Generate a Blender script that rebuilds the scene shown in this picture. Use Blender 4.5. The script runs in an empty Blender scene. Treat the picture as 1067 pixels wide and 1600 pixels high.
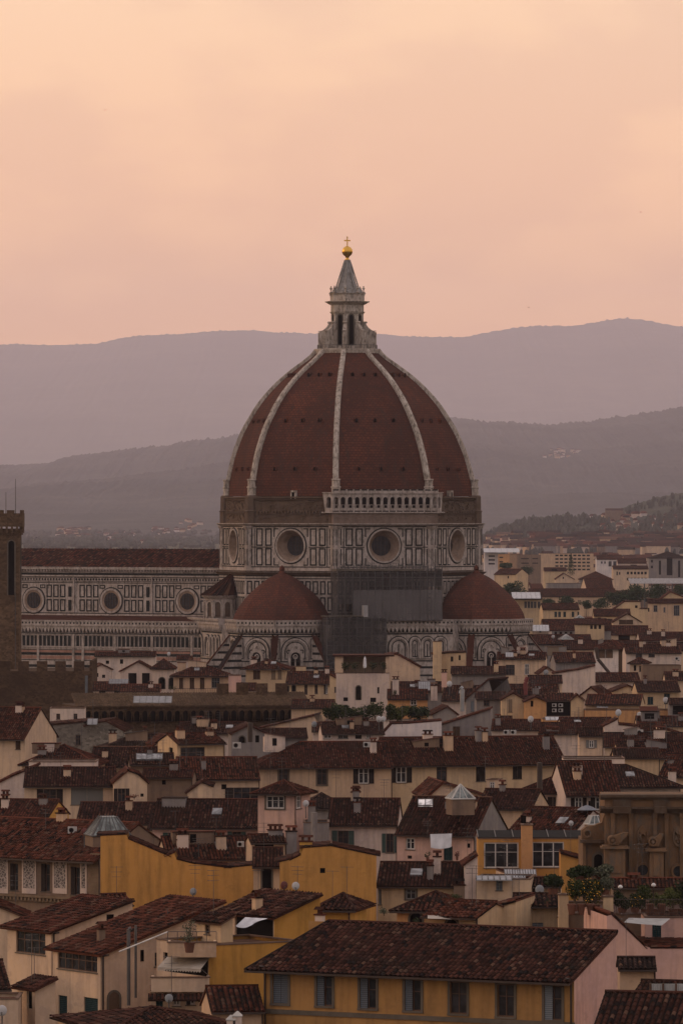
import bpy, math, random
import numpy as np
from mathutils import Vector, Matrix
R = math.radians
scene = bpy.context.scene
COL = scene.collection
# ------------------------------------------------------------------ camera
F, CX, CY, CH = 9300.0, 533.5, 800.0, 55.0      # focal length and centre in photo pixels, camera height in m
cam_d = bpy.data.cameras.new('camera'); cam = bpy.data.objects.new('camera', cam_d); COL.objects.link(cam)
cam.location = (0, 0, CH); cam.rotation_euler = (R(90), 0, 0)
cam_d.sensor_fit = 'HORIZONTAL'; cam_d.sensor_width = 36.0; cam_d.lens = 36.0 * F / 1067.0
cam_d.clip_start = 5.0; cam_d.clip_end = 130000.0
scene.camera = cam
# ------------------------------------------------------------------ sky, sun, exposure
SUN_EL, SUN_AZ = 7.0, -78.0                       # azimuth measured from the view direction, negative is left
world = bpy.data.worlds.new('World'); scene.world = world; world.use_nodes = True
nt = world.node_tree; nt.nodes.clear(); N = nt.nodes.new; L = nt.links.new
def wmath(op, a, b=None, c=None, clamp=False):
    n = N('ShaderNodeMath'); n.operation = op; n.use_clamp = clamp
    for i, v in enumerate((a, b, c)):
        if v is None: continue
        if isinstance(v, (int, float)): n.inputs[i].default_value = v
        else: L(v, n.inputs[i])
    return n.outputs[0]
def wmix(f, a, b, mode='MIX'):
    n = N('ShaderNodeMix'); n.data_type = 'RGBA'; n.blend_type = mode
    if isinstance(f, (int, float)): n.inputs[0].default_value = f
    else: L(f, n.inputs[0])
    for i, v in ((6, a), (7, b)):
        if isinstance(v, tuple): n.inputs[i].default_value = v + (1,)
        else: L(v, n.inputs[i])
    return n.outputs[2]
tc = N('ShaderNodeTexCoord'); sep = N('ShaderNodeSeparateXYZ'); L(tc.outputs['Generated'], sep.inputs[0])
el = wmath('MAXIMUM', sep.outputs[2], 0.0)
ramp = N('ShaderNodeValToRGB'); L(wmath('POWER', el, 0.5), ramp.inputs[0])
SKY_FRONT = [(0.0, (1.14, .52, .165)), (.17, (1.10, .54, .205)), (.235, (1.05, .58, .285)), (.29, (.93, .585, .340)), (.5, (.72, .55, .46)), (1.0, (.60, .52, .52))]
cr = ramp.color_ramp
while len(cr.elements) < len(SKY_FRONT): cr.elements.new(.5)
for e, (p, c) in zip(cr.elements, SKY_FRONT): e.position = p; e.color = c + (1,)
SKY_BACK = (.55, .445, .415); SKY_TOP = (.60, .52, .52)
back = wmix(wmath('POWER', el, 0.6), SKY_BACK, SKY_TOP)
az = wmath('MULTIPLY_ADD', sep.outputs[1], .5, .5)      # 1 ahead (north west, where the sun went down), 0 behind
az = wmath('MULTIPLY_ADD', sep.outputs[0], -.12, az, clamp=True)
veil = wmix(wmath('POWER', az, 1.4, clamp=True), back, ramp.outputs[0])
# soft clouds
mp = N('ShaderNodeMapping'); L(tc.outputs['Generated'], mp.inputs[0]); mp.inputs['Scale'].default_value = (11, 11, 26.0); mp.inputs['Location'].default_value = (3.4, 5.2, 1.9)
nz = N('ShaderNodeTexNoise'); L(mp.outputs[0], nz.inputs['Vector']); nz.inputs['Scale'].default_value = 1.7; nz.inputs['Detail'].default_value = 8; nz.inputs['Roughness'].default_value = .52
mr = N('ShaderNodeMapRange'); mr.interpolation_type = 'SMOOTHSTEP'; L(nz.outputs[0], mr.inputs[0]); mr.inputs[1].default_value = .47; mr.inputs[2].default_value = .63
cl = mr.outputs[0]
veil = wmix(wmath('MULTIPLY', cl, .6), veil, wmix(1.0, veil, (.80, .78, .86), 'MULTIPLY'))
sky = N('ShaderNodeTexSky'); sky.sky_type = 'NISHITA'; sky.sun_disc = False
sky.sun_elevation = R(SUN_EL); sky.sun_rotation = R(SUN_AZ); sky.dust_density = 4.0; sky.air_density = 1.5
b1 = N('ShaderNodeBackground'); L(sky.outputs[0], b1.inputs[0]); b1.inputs[1].default_value = 0.05
b2 = N('ShaderNodeBackground'); L(veil, b2.inputs[0]); b2.inputs[1].default_value = 1.41
ad = N('ShaderNodeAddShader'); L(b1.outputs[0], ad.inputs[0]); L(b2.outputs[0], ad.inputs[1])
wo = N('ShaderNodeOutputWorld'); L(ad.outputs[0], wo.inputs[0])
sun_d = bpy.data.lights.new('sun', 'SUN'); sun = bpy.data.objects.new('sun', sun_d); COL.objects.link(sun)
sun_d.energy = 0.55; sun_d.angle = R(14); sun_d.color = (1.0, .66, .48)
sd = Vector((math.sin(R(SUN_AZ)) * math.cos(R(SUN_EL + 6)), math.cos(R(SUN_AZ)) * math.cos(R(SUN_EL + 6)), math.sin(R(SUN_EL + 6))))
sun.rotation_euler = (-sd).to_track_quat('-Z', 'Y').to_euler(); sun.location = (0, 0, 300)
vs = scene.view_settings; vs.view_transform = 'Standard'; vs.look = 'None'; vs.exposure = 0.0; vs.gamma = 1.0; vs.use_curve_mapping = False
scene.cycles.volume_bounces = 1
scene.cycles.max_bounces = 6; scene.cycles.transparent_max_bounces = 16
# ------------------------------------------------------------------ materials
MATS = {}
class NT:
    def __init__(s, name, rough=.9, metal=0.0):
        s.m = bpy.data.materials.new(name); s.m.use_nodes = True; s.t = s.m.node_tree
        s.b = s.t.nodes['Principled BSDF']; s.b.inputs['Roughness'].default_value = rough; s.b.inputs['Metallic'].default_value = metal
        s.b.inputs['Specular IOR Level'].default_value = .25 if rough < .7 else .04
    def n(s, k, **kw):
        x = s.t.nodes.new('ShaderNode' + k)
        for a, v in kw.items(): setattr(x, a, v)
        return x
    def l(s, a, b): s.t.links.new(a, b)
    def setin(s, sock, v):
        if isinstance(v, tuple): sock.default_value = v + (1,) if len(v) == 3 and sock.type == 'RGBA' else v
        elif isinstance(v, (int, float)): sock.default_value = v
        else: s.l(v, sock)
    def math(s, op, a, b=0.0, clamp=False):
        x = s.n('Math', operation=op, use_clamp=clamp); s.setin(x.inputs[0], a); s.setin(x.inputs[1], b); return x.outputs[0]
    def mix(s, f, a, b, mode='MIX'):
        x = s.n('Mix', data_type='RGBA', blend_type=mode); s.setin(x.inputs[0], f); s.setin(x.inputs[6], a); s.setin(x.inputs[7], b); return x.outputs[2]
    def pos(s, scale=(1, 1, 1)):
        g = s.n('NewGeometry'); mp = s.n('Mapping'); s.l(g.outputs['Position'], mp.inputs[0]); mp.inputs['Scale'].default_value = scale; return mp.outputs[0]
    def noise(s, vec, scale, detail=4, rough=.55):
        x = s.n('TexNoise'); s.l(vec, x.inputs['Vector']); x.inputs['Scale'].default_value = scale; x.inputs['Detail'].default_value = detail; x.inputs['Roughness'].default_value = rough; return x.outputs[0]
    def rng(s, v, a, b, c=0.0, d=1.0):
        x = s.n('MapRange'); s.l(v, x.inputs[0])
        for i, q in enumerate((a, b, c, d)): x.inputs[i + 1].default_value = q
        return x.outputs[0]
    def color(s, c): s.setin(s.b.inputs['Base Color'], c)
    def bump(s, h, dist=.05, st=.6):
        x = s.n('Bump'); s.l(h, x.inputs['Height']); x.inputs['Distance'].default_value = dist; x.inputs['Strength'].default_value = st; s.l(x.outputs[0], s.b.inputs['Normal'])
def sc(c, k): return tuple(min(1, v * k) for v in c)
def cached(fn):
    def g(*a):
        k = (fn.__name__,) + a
        if k not in MATS: MATS[k] = fn(*a)
        return MATS[k]
    return g
PL = {'cream': (.53, .38, .25), 'pale': (.55, .43, .34), 'pink': (.52, .33, .25), 'yellow': (.51, .36, .21), 'ochre': (.50, .27, .065), 'deepochre': (.42, .215, .05),
      'gold': (.47, .235, .065), 'orange': (.50, .26, .11), 'grey': (.22, .19, .165), 'white': (.60, .52, .46), 'brown': (.20, .135, .09), 'rose': (.55, .34, .26),
      'stone': (.075, .047, .029), 'greystone': (.17, .15, .125), 'tan': (.50, .34, .21), 'dimmed_gold': (.34, .185, .065)}  # last entry: golden wall darkened in its colour to imitate vignetting
@cached
def plaster(key):
    c = PL[key]; m = NT('plaster_' + key, .92)
    big = m.noise(m.pos((.25, .25, .25)), 1.0, 5, .6); streak = m.noise(m.pos((1.6, 1.6, .16)), 1.0, 5, .6); fine = m.noise(m.pos((2.5, 2.5, 2.5)), 1.0, 6, .7)
    col = m.mix(m.rng(big, .35, .7), c, sc((c[0] * .97, c[1], c[2] * 1.12), .76))
    col = m.mix(m.rng(streak, .46, .70, 0, .78), col, sc((c[0] * .85, c[1] * .9, c[2] * 1.05), .62))
    col = m.mix(m.rng(fine, .45, .75, 0, .4), col, sc((c[0] * .95, c[1] * 1.0, c[2] * 1.2), 1.12))
    patch = m.noise(m.pos((.5, .5, .7)), 1.0, 7, .65)
    col = m.mix(m.rng(patch, .585, .62, 0, .42), col, sc((c[0], c[1] * 1.05, c[2] * 1.25), .62))
    m.color(col); m.bump(fine, .03, .5); return m.m
@cached
def rubble(key):
    c = PL[key]; m = NT('rubble_' + key, .95)
    v = m.n('TexVoronoi'); m.l(m.pos((1.6, 1.6, 2.4)), v.inputs['Vector']); v.inputs['Scale'].default_value = 1.3
    sp = m.n('SeparateColor'); m.l(v.outputs['Color'], sp.inputs[0])
    big = m.noise(m.pos((.12, .12, .2)), 1.0, 6, .65)
    col = m.mix(sp.outputs[0], sc(c, .6), sc(c, 1.35)); col = m.mix(m.rng(big, .4, .68), col, sc((c[0] * .8, c[1] * .8, c[2] * .85), .75))
    m.color(col); m.bump(sp.outputs[1], .1, .7); return m.m
TILE = {'t1': (.060, .020, .0125), 't2': (.045, .018, .0125), 't3': (.070, .024, .0145), 't4': (.031, .0175, .014)}
@cached
def tiles(key):
    c = TILE[key]; m = NT('roof_tile_' + key, .9)
    uv = m.n('UVMap'); sp = m.n('SeparateXYZ'); m.l(uv.outputs[0], sp.inputs[0])
    big = m.noise(m.pos((.3, .3, .3)), 1.0, 6, .65); sm = m.noise(m.pos((1.3, 1.3, 1.3)), 1.0, 5, .7)
    col = m.mix(sp.outputs[0], sc((c[0] * .9, c[1] * .98, c[2]), .5), sc(c, 1.65))
    col = m.mix(m.math('GREATER_THAN', sp.outputs[1], .93), col, (.10, .054, .036))
    col = m.mix(m.math('LESS_THAN', sp.outputs[1], .10), col, (.013, .009, .008))  # near black: channel shade painted into the colour, plus odd dark tiles
    col = m.mix(m.rng(big, .48, .72, 0, .7), col, (.022, .0165, .0125))
    col = m.mix(m.rng(sm, .58, .74, 0, .45), col, (.042, .032, .023))
    m.color(col); m.bump(sm, .03, .5); return m.m
@cached
def plain(name, c, rough=.7, metal=0.0, var=.25):
    m = NT(name, rough, metal); n = m.noise(m.pos((1.1, 1.1, .8)), 1.0, 5, .6)
    m.color(m.mix(m.rng(n, .35, .7), sc(c, 1 + var * .4), sc(c, 1 - var))); return m.m
@cached
def glass(name, c, rough=.15):
    m = NT(name, rough); n = m.noise(m.pos((1.4, 1.4, 1.4)), 1.0, 2, .5)
    m.color(m.mix(m.rng(n, .4, .6), sc(c, .6), sc(c, 1.5))); m.b.inputs['Specular IOR Level'].default_value = .3; return m.m
@cached
def leaves(name, c, c2):
    m = NT(name, .8); uv = m.n('UVMap'); sp = m.n('SeparateXYZ'); m.l(uv.outputs[0], sp.inputs[0])
    n = m.noise(m.pos((.6, .6, .6)), 1.0, 3, .6)
    col = m.mix(sp.outputs[0], sc(c, .6), c2); m.color(m.mix(m.rng(n, .4, .65), col, sc(c, .8))); return m.m
@cached
def shutter(name, c):
    m = NT(name, .75); w = m.n('TexWave', wave_type='BANDS', bands_direction='Z'); m.l(m.pos(), w.inputs['Vector']); w.inputs['Scale'].default_value = 2.4
    m.color(m.mix(w.outputs[0], sc(c, .55), sc(c, 1.1))); m.bump(w.outputs[0], .02, .6); return m.m
DK = lambda: plain('dark_opening', (.006, .005, .005), .95)
WOODB = lambda: plain('brown_wood', (.085, .045, .028), .6)
METAL = lambda: plain('grey_metal', (.085, .08, .078), .6, .3)
GUT = lambda: plain('dark_gutter', (.045, .032, .026), .5, .3)
GL = lambda: glass('window_glass', (.018, .020, .024))
SHC = {'b': (.028, .022, .020), 'g': (.055, .085, .075), 't': (.020, .040, .042), 'n': (.075, .045, .03), 'l': (.16, .18, .20), 'y': (.17, .165, .155), 'w': (.42, .38, .34), 'k': (.21, .155, .11), 'e': (.10, .115, .135)}
# ------------------------------------------------------------------ mesh building
class MB:
    def __init__(s): s.v = []; s.f = []; s.m = []; s.uv = []; s.cm = 0; s.blocks = []; s.n = 0
    def mat(s, i): s.cm = i; return s
    def add(s, vs, fs, uv=None):
        b = len(s.v); s.v += [tuple(x) for x in vs]
        for f in fs: s.f.append([b + i for i in f]); s.m.append(s.cm); s.uv.append(uv if uv else (random.random(), random.random()))
    def quad(s, a, b, c, d): s.add((a, b, c, d), ((0, 1, 2, 3),))
    def box(s, x0, x1, y0, y1, z0, z1):
        s.add(((x0, y0, z0), (x1, y0, z0), (x1, y1, z0), (x0, y1, z0), (x0, y0, z1), (x1, y0, z1), (x1, y1, z1), (x0, y1, z1)),
              ((0, 3, 2, 1), (4, 5, 6, 7), (0, 1, 5, 4), (1, 2, 6, 5), (2, 3, 7, 6), (3, 0, 4, 7)))
    def fbox(s, fr, u0, u1, n0, n1, z0, z1):          # box in a facade frame (origin, along, outward)
        P = [fr.p(u, n, z) for z in (z0, z1) for u, n in ((u0, n1), (u1, n1), (u1, n0), (u0, n0))]
        s.add(P, ((0, 3, 2, 1), (4, 5, 6, 7), (0, 1, 5, 4), (1, 2, 6, 5), (2, 3, 7, 6), (3, 0, 4, 7)))
    def fprism(s, fr, pts, n0, n1):                    # polygon (u,z) extruded along the outward normal
        k = len(pts); a = [fr.p(u, n1, z) for u, z in pts]; b = [fr.p(u, n0, z) for u, z in pts]
        s.add(a + b, [tuple(range(k)), tuple(range(2 * k - 1, k - 1, -1))] + [(i, i + k, (i + 1) % k + k, (i + 1) % k) for i in range(k)])
    def fring(s, fr, outer, inner, n0, n1, nin=None):  # closed ring between two loops of (u,z)
        k = len(outer); nin = n1 if nin is None else nin
        P = [fr.p(u, n1, z) for u, z in outer] + [fr.p(u, nin, z) for u, z in inner] + [fr.p(u, n0, z) for u, z in outer] + [fr.p(u, n0, z) for u, z in inner]
        fs = []
        for i in range(k):
            j = (i + 1) % k; fs += [(i, j, k + j, k + i), (i, 2 * k + i, 2 * k + j, j), (k + i, k + j, 3 * k + j, 3 * k + i)]
        s.add(P, fs)
    def lathe(s, prof, seg=16, c=(0, 0), a0=0.0, sx=1.0):
        b = len(s.v)
        for r, z in prof:
            for i in range(seg):
                a = a0 + 2 * math.pi * i / seg; s.v.append((c[0] + r * math.cos(a) * sx, c[1] + r * math.sin(a), z))
        for k in range(len(prof) - 1):
            for i in range(seg):
                j = (i + 1) % seg
                s.f.append([b + k * seg + i, b + k * seg + j, b + (k + 1) * seg + j, b + (k + 1) * seg + i]); s.m.append(s.cm); s.uv.append((random.random(), random.random()))
        s.f.append([b + (len(prof) - 1) * seg + i for i in range(seg)]); s.m.append(s.cm); s.uv.append((.5, .5))
    def tube(s, p, q, r, seg=6, r2=None):
        p = Vector(p); q = Vector(q); d = (q - p); r2 = r if r2 is None else r2
        if d.length < 1e-6: return
        d.normalize(); a = d.orthogonal().normalized(); b = d.cross(a)
        P = [c + (a * math.cos(t) + b * math.sin(t)) * rr for c, rr in ((p, r), (q, r2)) for t in [2 * math.pi * i / seg for i in range(seg)]]
        s.add(P, [(i, (i + 1) % seg, seg + (i + 1) % seg, seg + i) for i in range(seg)] + [tuple(range(seg - 1, -1, -1)), tuple(range(seg, 2 * seg))])
    def slab(s, O, U, S, poly, th):                    # plain slab under tiles
        O, U, S = Vector(O), Vector(U), Vector(S); Nn = U.cross(S)
        a = [O + U * u + S * t for u, t in poly]; b = [x - Nn * th for x in a]; k = len(poly)
        s.add(a + b, [tuple(range(k)), tuple(range(2 * k - 1, k - 1, -1))] + [(i, i + k, (i + 1) % k + k, (i + 1) % k) for i in range(k)])
    def tiled(s, O, U, S, poly, per=.3, row=.42, amp=.06):
        O, U, S = (np.array(x, float) for x in (O, U, S)); Nn = np.cross(U, S)
        us = [p[0] for p in poly]; u0, u1 = min(us), max(us); smax = max(p[1] for p in poly); smin0 = min(p[1] for p in poly)
        nc = max(1, int(round((u1 - u0) / per))); per = (u1 - u0) / nc
        off = np.array([0, .30, .50, .80]); hh = np.array([0, 0, 1, .85])
        u = (np.arange(nc)[:, None] + off[None]).ravel() * per + u0; u = np.append(u, u1); h = np.append(np.tile(hh, nc), 0) * amp
        nr = max(1, int(math.ceil((smax - smin0) / row))); rb = smin0 + np.arange(nr + 1) * row; rb[-1] = smax
        lo = np.full(len(u), 1e9); hi = np.full(len(u), -1e9); k = len(poly)
        for i in range(k):
            (ua, sa), (ub, sb) = poly[i], poly[(i + 1) % k]
            if abs(ua - ub) < 1e-6:
                m = np.abs(u - ua) < 1e-6; lo[m] = np.minimum(lo[m], min(sa, sb)); hi[m] = np.maximum(hi[m], max(sa, sb)); continue
            m = (u >= min(ua, ub) - 1e-6) & (u <= max(ua, ub) + 1e-6); t = (u[m] - ua) / (ub - ua); x = sa + (sb - sa) * t
            lo[m] = np.minimum(lo[m], x); hi[m] = np.maximum(hi[m], x)
        nu = len(u); A = np.clip(rb[None, :-1], lo[:, None], hi[:, None]); B = np.clip(rb[None, 1:], lo[:, None], hi[:, None])
        i = np.arange(nu - 1)[:, None]; k2 = np.arange(nr)[None]
        keep = ((B - A)[:-1] + (B - A)[1:]) > .01
        jit = np.random.rand(nu // 4 + 2, nr) * .03; jt = jit[np.minimum(np.arange(nu) // 4, nu // 4)]
        def P(iu, T, rel): return O + U * u[iu][..., None] + S * T[..., None] + Nn * rel[..., None]
        ii, kk = np.nonzero(keep)
        hA = .045 + .0 * ii
        v0 = P(ii, A[ii, kk], h[ii] + .045 + jt[ii, kk]); v1 = P(ii + 1, A[ii + 1, kk], h[ii + 1] + .045 + jt[ii, kk])
        v2 = P(ii + 1, B[ii + 1, kk], h[ii + 1] + jt[ii, kk]); v3 = P(ii, B[ii, kk], h[ii] + jt[ii, kk])
        V = np.stack([v0, v1, v2, v3], 1).reshape(-1, 3)
        rnd = np.random.rand(nc + 2, nr, 2); cu = rnd[np.minimum(ii // 4, nc), kk]
        ch = (ii % 4) < 1; cu = cu.copy(); cu[ch, 0] = 0; cu[ch, 1] = .05
        s.blocks.append((V, cu, s.cm))
    def build(s, name, mats, parent=None, smooth=False, loc=None):
        if not isinstance(mats, (list, tuple)): mats = [mats]
        me = bpy.data.meshes.new(name)
        nv = len(s.v); lv = [i for f in s.f for i in f]; ls = [len(f) for f in s.f]
        V = [np.array(s.v, float).reshape(-1, 3)]; LV = [np.array(lv, np.int32)]; LS = [np.array(ls, np.int32)]; MI = [np.array(s.m, np.int32)]
        UV = [np.repeat(np.array(s.uv, float).reshape(-1, 2), LS[0], axis=0) if s.f else np.zeros((0, 2))]
        for (bv, cu, cm) in s.blocks:
            n = len(bv) // 4; V.append(bv); LV.append(np.arange(4 * n, dtype=np.int32) + nv); nv += 4 * n
            LS.append(np.full(n, 4, np.int32)); MI.append(np.full(n, cm, np.int32)); UV.append(np.repeat(cu, 4, axis=0))
        V = np.concatenate(V); LV = np.concatenate(LV); LS = np.concatenate(LS); MI = np.concatenate(MI); UV = np.concatenate(UV)
        me.vertices.add(len(V)); me.vertices.foreach_set('co', V.astype(np.float32).ravel())
        me.loops.add(len(LV)); me.loops.foreach_set('vertex_index', LV)
        me.polygons.add(len(LS)); st = np.concatenate([[0], np.cumsum(LS)[:-1]]).astype(np.int32)
        me.polygons.foreach_set('loop_start', st); me.polygons.foreach_set('loop_total', LS); me.polygons.foreach_set('material_index', MI)
        me.polygons.foreach_set('use_smooth', np.full(len(LS), smooth))
        ul = me.uv_layers.new(name='UVMap'); ul.data.foreach_set('uv', UV.astype(np.float32).ravel())
        for m in mats: me.materials.append(m)
        me.update(calc_edges=True)
        o = bpy.data.objects.new(name, me); COL.objects.link(o)
        if parent is not None: o.parent = parent
        if loc is not None: o.location = loc
        return o
class FR:                                              # facade frame in the thing's local space
    def __init__(s, o, du, n): s.o = Vector(o); s.du = Vector(du).normalized(); s.nn = Vector(n).normalized()
    def p(s, u, n, z): v = s.o + s.du * u + s.nn * n; return (v.x, v.y, v.z + z)
def tag(o, label, cat=None, group=None, kind=None):
    if label: o['label'] = label
    if cat: o['category'] = cat
    if group: o['group'] = group
    if kind: o['kind'] = kind
    return o
def thing(name, label, cat, loc=(0, 0, 0), rz=0.0, group=None):
    o = bpy.data.objects.new(name, None); COL.objects.link(o); o.location = loc; o.rotation_euler = (0, 0, rz)
    o.empty_display_size = 1.0
    return tag(o, label, cat, group)
def W(px, py, Y): return Vector(((px - CX) / F * Y, Y, CH - (py - CY) / F * Y))
def circ(u, z, r, n=24, rz=None): rz = rz or r; return [(u + r * math.cos(2 * math.pi * i / n), z + rz * math.sin(2 * math.pi * i / n)) for i in range(n)]
def archpts(u0, u1, z0, z1, n=8):                      # closed outline of an arch-topped opening
    r = (u1 - u0) / 2; c = (u0 + u1) / 2; zs = max(z0, z1 - r)
    return [(u0, z0), (u1, z0)] + [(c + r * math.cos(t), zs + (z1 - zs) * math.sin(t)) for t in [math.pi * i / n for i in range(n + 1)]]
class Place:                                           # photo pixel -> local coordinates of a turned thing
    def __init__(s, x0, Y, r, z=0.0):
        s.P = Vector(((x0 - CX) / F * Y, Y, z)); s.r = r; s.c = math.cos(r); s.s = math.sin(r)
    def ray(s, px, py):
        C = Vector((0, 0, CH)) - s.P; D = Vector(((px - CX) / F, 1, -(py - CY) / F)); c, q = s.c, s.s
        rot = lambda v: Vector((v.x * c + v.y * q, -v.x * q + v.y * c, v.z)); return rot(C), rot(D)
    def hit(s, px, py, axis, val):
        C, D = s.ray(px, py); t = (val - C[axis]) / D[axis]; return C + D * t
# ------------------------------------------------------------------ setting
g = MB(); g.quad((-12000, -2000, 0), (12000, -2000, 0), (12000, 75500, 0), (-12000, 75500, 0))
gm = NT('ground_earth', .95); nn = gm.noise(gm.pos((.01, .01, .01)), 1, 6); gm.color(gm.mix(nn, (.07, .06, .045), (.05, .06, .03)))
tag(g.build('ground', gm.m), 'dark ground under the city', kind='structure')
def interp(P, x):
    for (a, b), (c, d) in zip(P[:-1], P[1:]):
        if x <= c: return b + (d - b) * max(0, (x - a)) / (c - a)
    return P[-1][1]
def fbm(x, y, seed=0, o=4):
    from mathutils import noise
    return noise.fractal(Vector((x, y, seed)), 1.0, 2.0, o)
HV = []
def hill(name, label, prof, Yr, Y0, jit, cols, amp, mat, back=.25, power=1.25, nx=420, ny=46, smooth=True):
    xa, xb = prof[0][0], prof[-1][0]; m = MB(); rnd = random.Random(len(prof) + int(Yr))
    X = [(xa + (xb - xa) * i / nx) for i in range(nx + 1)]
    zr = [55 + (800 - interp(prof, x)) / F * Yr for x in X]
    zr = [z + fbm(i * .05, 0, 3) * jit * .8 + rnd.random() ** 2 * jit for i, z in enumerate(zr)]
    V = []; rows = ny + 10
    for j in range(rows):
        t = j / (ny - 1); 
        for i, x in enumerate(X):
            tt = min(t, 1.0)
            Y = Y0 + (Yr - Y0) * t if t <= 1 else Yr + (t - 1) * (Yr - Y0) * back * 6
            wx = (x - CX) / F * Yr * (1.0 if t > 1 else 1.0)
            e = max(0, tt * (1 - tt)) * 4
            z = zr[i] * (tt ** power) * (1 if t <= 1 else max(0, 1 - (t - 1) * 5)) + fbm(wx / cols, Y / cols * .6, 7, 5) * amp * e
            z += (rnd.random()) * jit * .7 * (e if t < 1 else 0)
            V.append((wx, Y, max(-.5, z - 1 * (t <= 0))))
    n = nx + 1
    m.add(V, [(j * n + i, j * n + i + 1, (j + 1) * n + i + 1, (j + 1) * n + i) for j in range(rows - 1) for i in range(nx)])
    HV.append((V, [(j * n + i, j * n + i + 1, (j + 1) * n + i + 1, (j + 1) * n + i) for j in range(rows - 1) for i in range(nx)]))
    return tag(m.build(name, mat, smooth=smooth), label, kind='structure')
def hillmat(name, c1, c2, s):
    m = NT(name, .95); a = m.noise(m.pos((s, s, s)), 1, 6, .65); b = m.noise(m.pos((s * 9, s * 9, s * 9)), 1, 4, .6)
    m.color(m.mix(m.rng(a, .4, .62), c1, c2)) if 0 else m.color(m.mix(m.rng(b, .35, .65, 0, .7), m.mix(m.rng(a, .4, .62), c1, c2), sc(c1, .5))); return m.m
HB = [(-400, 750), (-100, 735), (0, 730), (60, 726), (100, 721), (130, 713), (200, 703), (260, 697), (300, 690), (340, 684), (370, 681), (450, 670), (600, 655), (700, 655), (720, 655), (740, 657), (760, 659), (800, 661), (830, 664), (850, 667), (880, 662), (910, 661), (940, 655), (980, 650), (1020, 644), (1067, 639), (1150, 635), (1500, 640)]
HB2 = [(700, 690), (840, 672), (870, 665), (900, 658), (940, 652), (1000, 645), (1067, 636), (1150, 630), (1500, 630)]
HC = [(-500, 560), (-100, 541), (0, 538), (60, 539), (110, 539), (150, 537), (190, 529), (230, 524), (260, 523), (300, 521), (330, 517), (400, 516), (480, 522), (600, 522), (640, 526), (700, 527), (730, 526), (750, 521), (790, 515), (830, 511), (900, 508), (940, 502), (980, 498), (1010, 501), (1040, 506), (1067, 510), (1150, 516), (1500, 540)]
FH = [(640, 875), (740, 850), (780, 826), (830, 812), (880, 806), (920, 812), (960, 800), (1000, 785), (1067, 770), (1150, 755), (1400, 740)]
hill('far_mountains', 'pale hazy mountain range along the horizon', HC, 64000, 36000, 16, 6600, 280, hillmat('mountain_woods', (.035, .045, .025), (.09, .085, .055), .0003), nx=500, power=1.4)
hill('wooded_hills', 'long wooded hills in front of the far mountains', HB, 28000, 13500, 13, 2300, 105, hillmat('hill_woods', (.034, .038, .034), (.07, .066, .058), .0009), nx=900, ny=60, power=1.15)
hill('foothill', 'lower dark foothill with villas at the right edge of the city', FH, 8500, 5500, 3, 500, 13, hillmat('foothill_woods', (.04, .046, .036), (.075, .073, .055), .004), nx=260, ny=40, power=1.1)
from mathutils.bvhtree import BVHTree
BV = [BVHTree.FromPolygons(v, f) for v, f in HV]
def onhill(px, py, k):
    D = Vector(((px - CX) / F, 1, -(py - CY) / F)).normalized(); return BV[k].ray_cast(Vector((0, 0, CH)), D)[0]
hz = MB(); hz.box(-12500, 12500, -2200, 76000, -1.5, 2900)
hm = bpy.data.materials.new('haze_air'); hm.use_nodes = True; hm.node_tree.nodes.clear()
pv = hm.node_tree.nodes.new('ShaderNodeVolumePrincipled'); ho = hm.node_tree.nodes.new('ShaderNodeOutputMaterial')
hm.node_tree.links.new(pv.outputs[0], ho.inputs['Volume'])
HAZE_D = 2.0e-5
pv.inputs['Color'].default_value = (.90, .84, .97, 1); pv.inputs['Density'].default_value = HAZE_D; pv.inputs['Anisotropy'].default_value = .35
hzo = tag(hz.build('haze', hm), 'thin warm evening haze over the city', kind='stuff')
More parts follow.
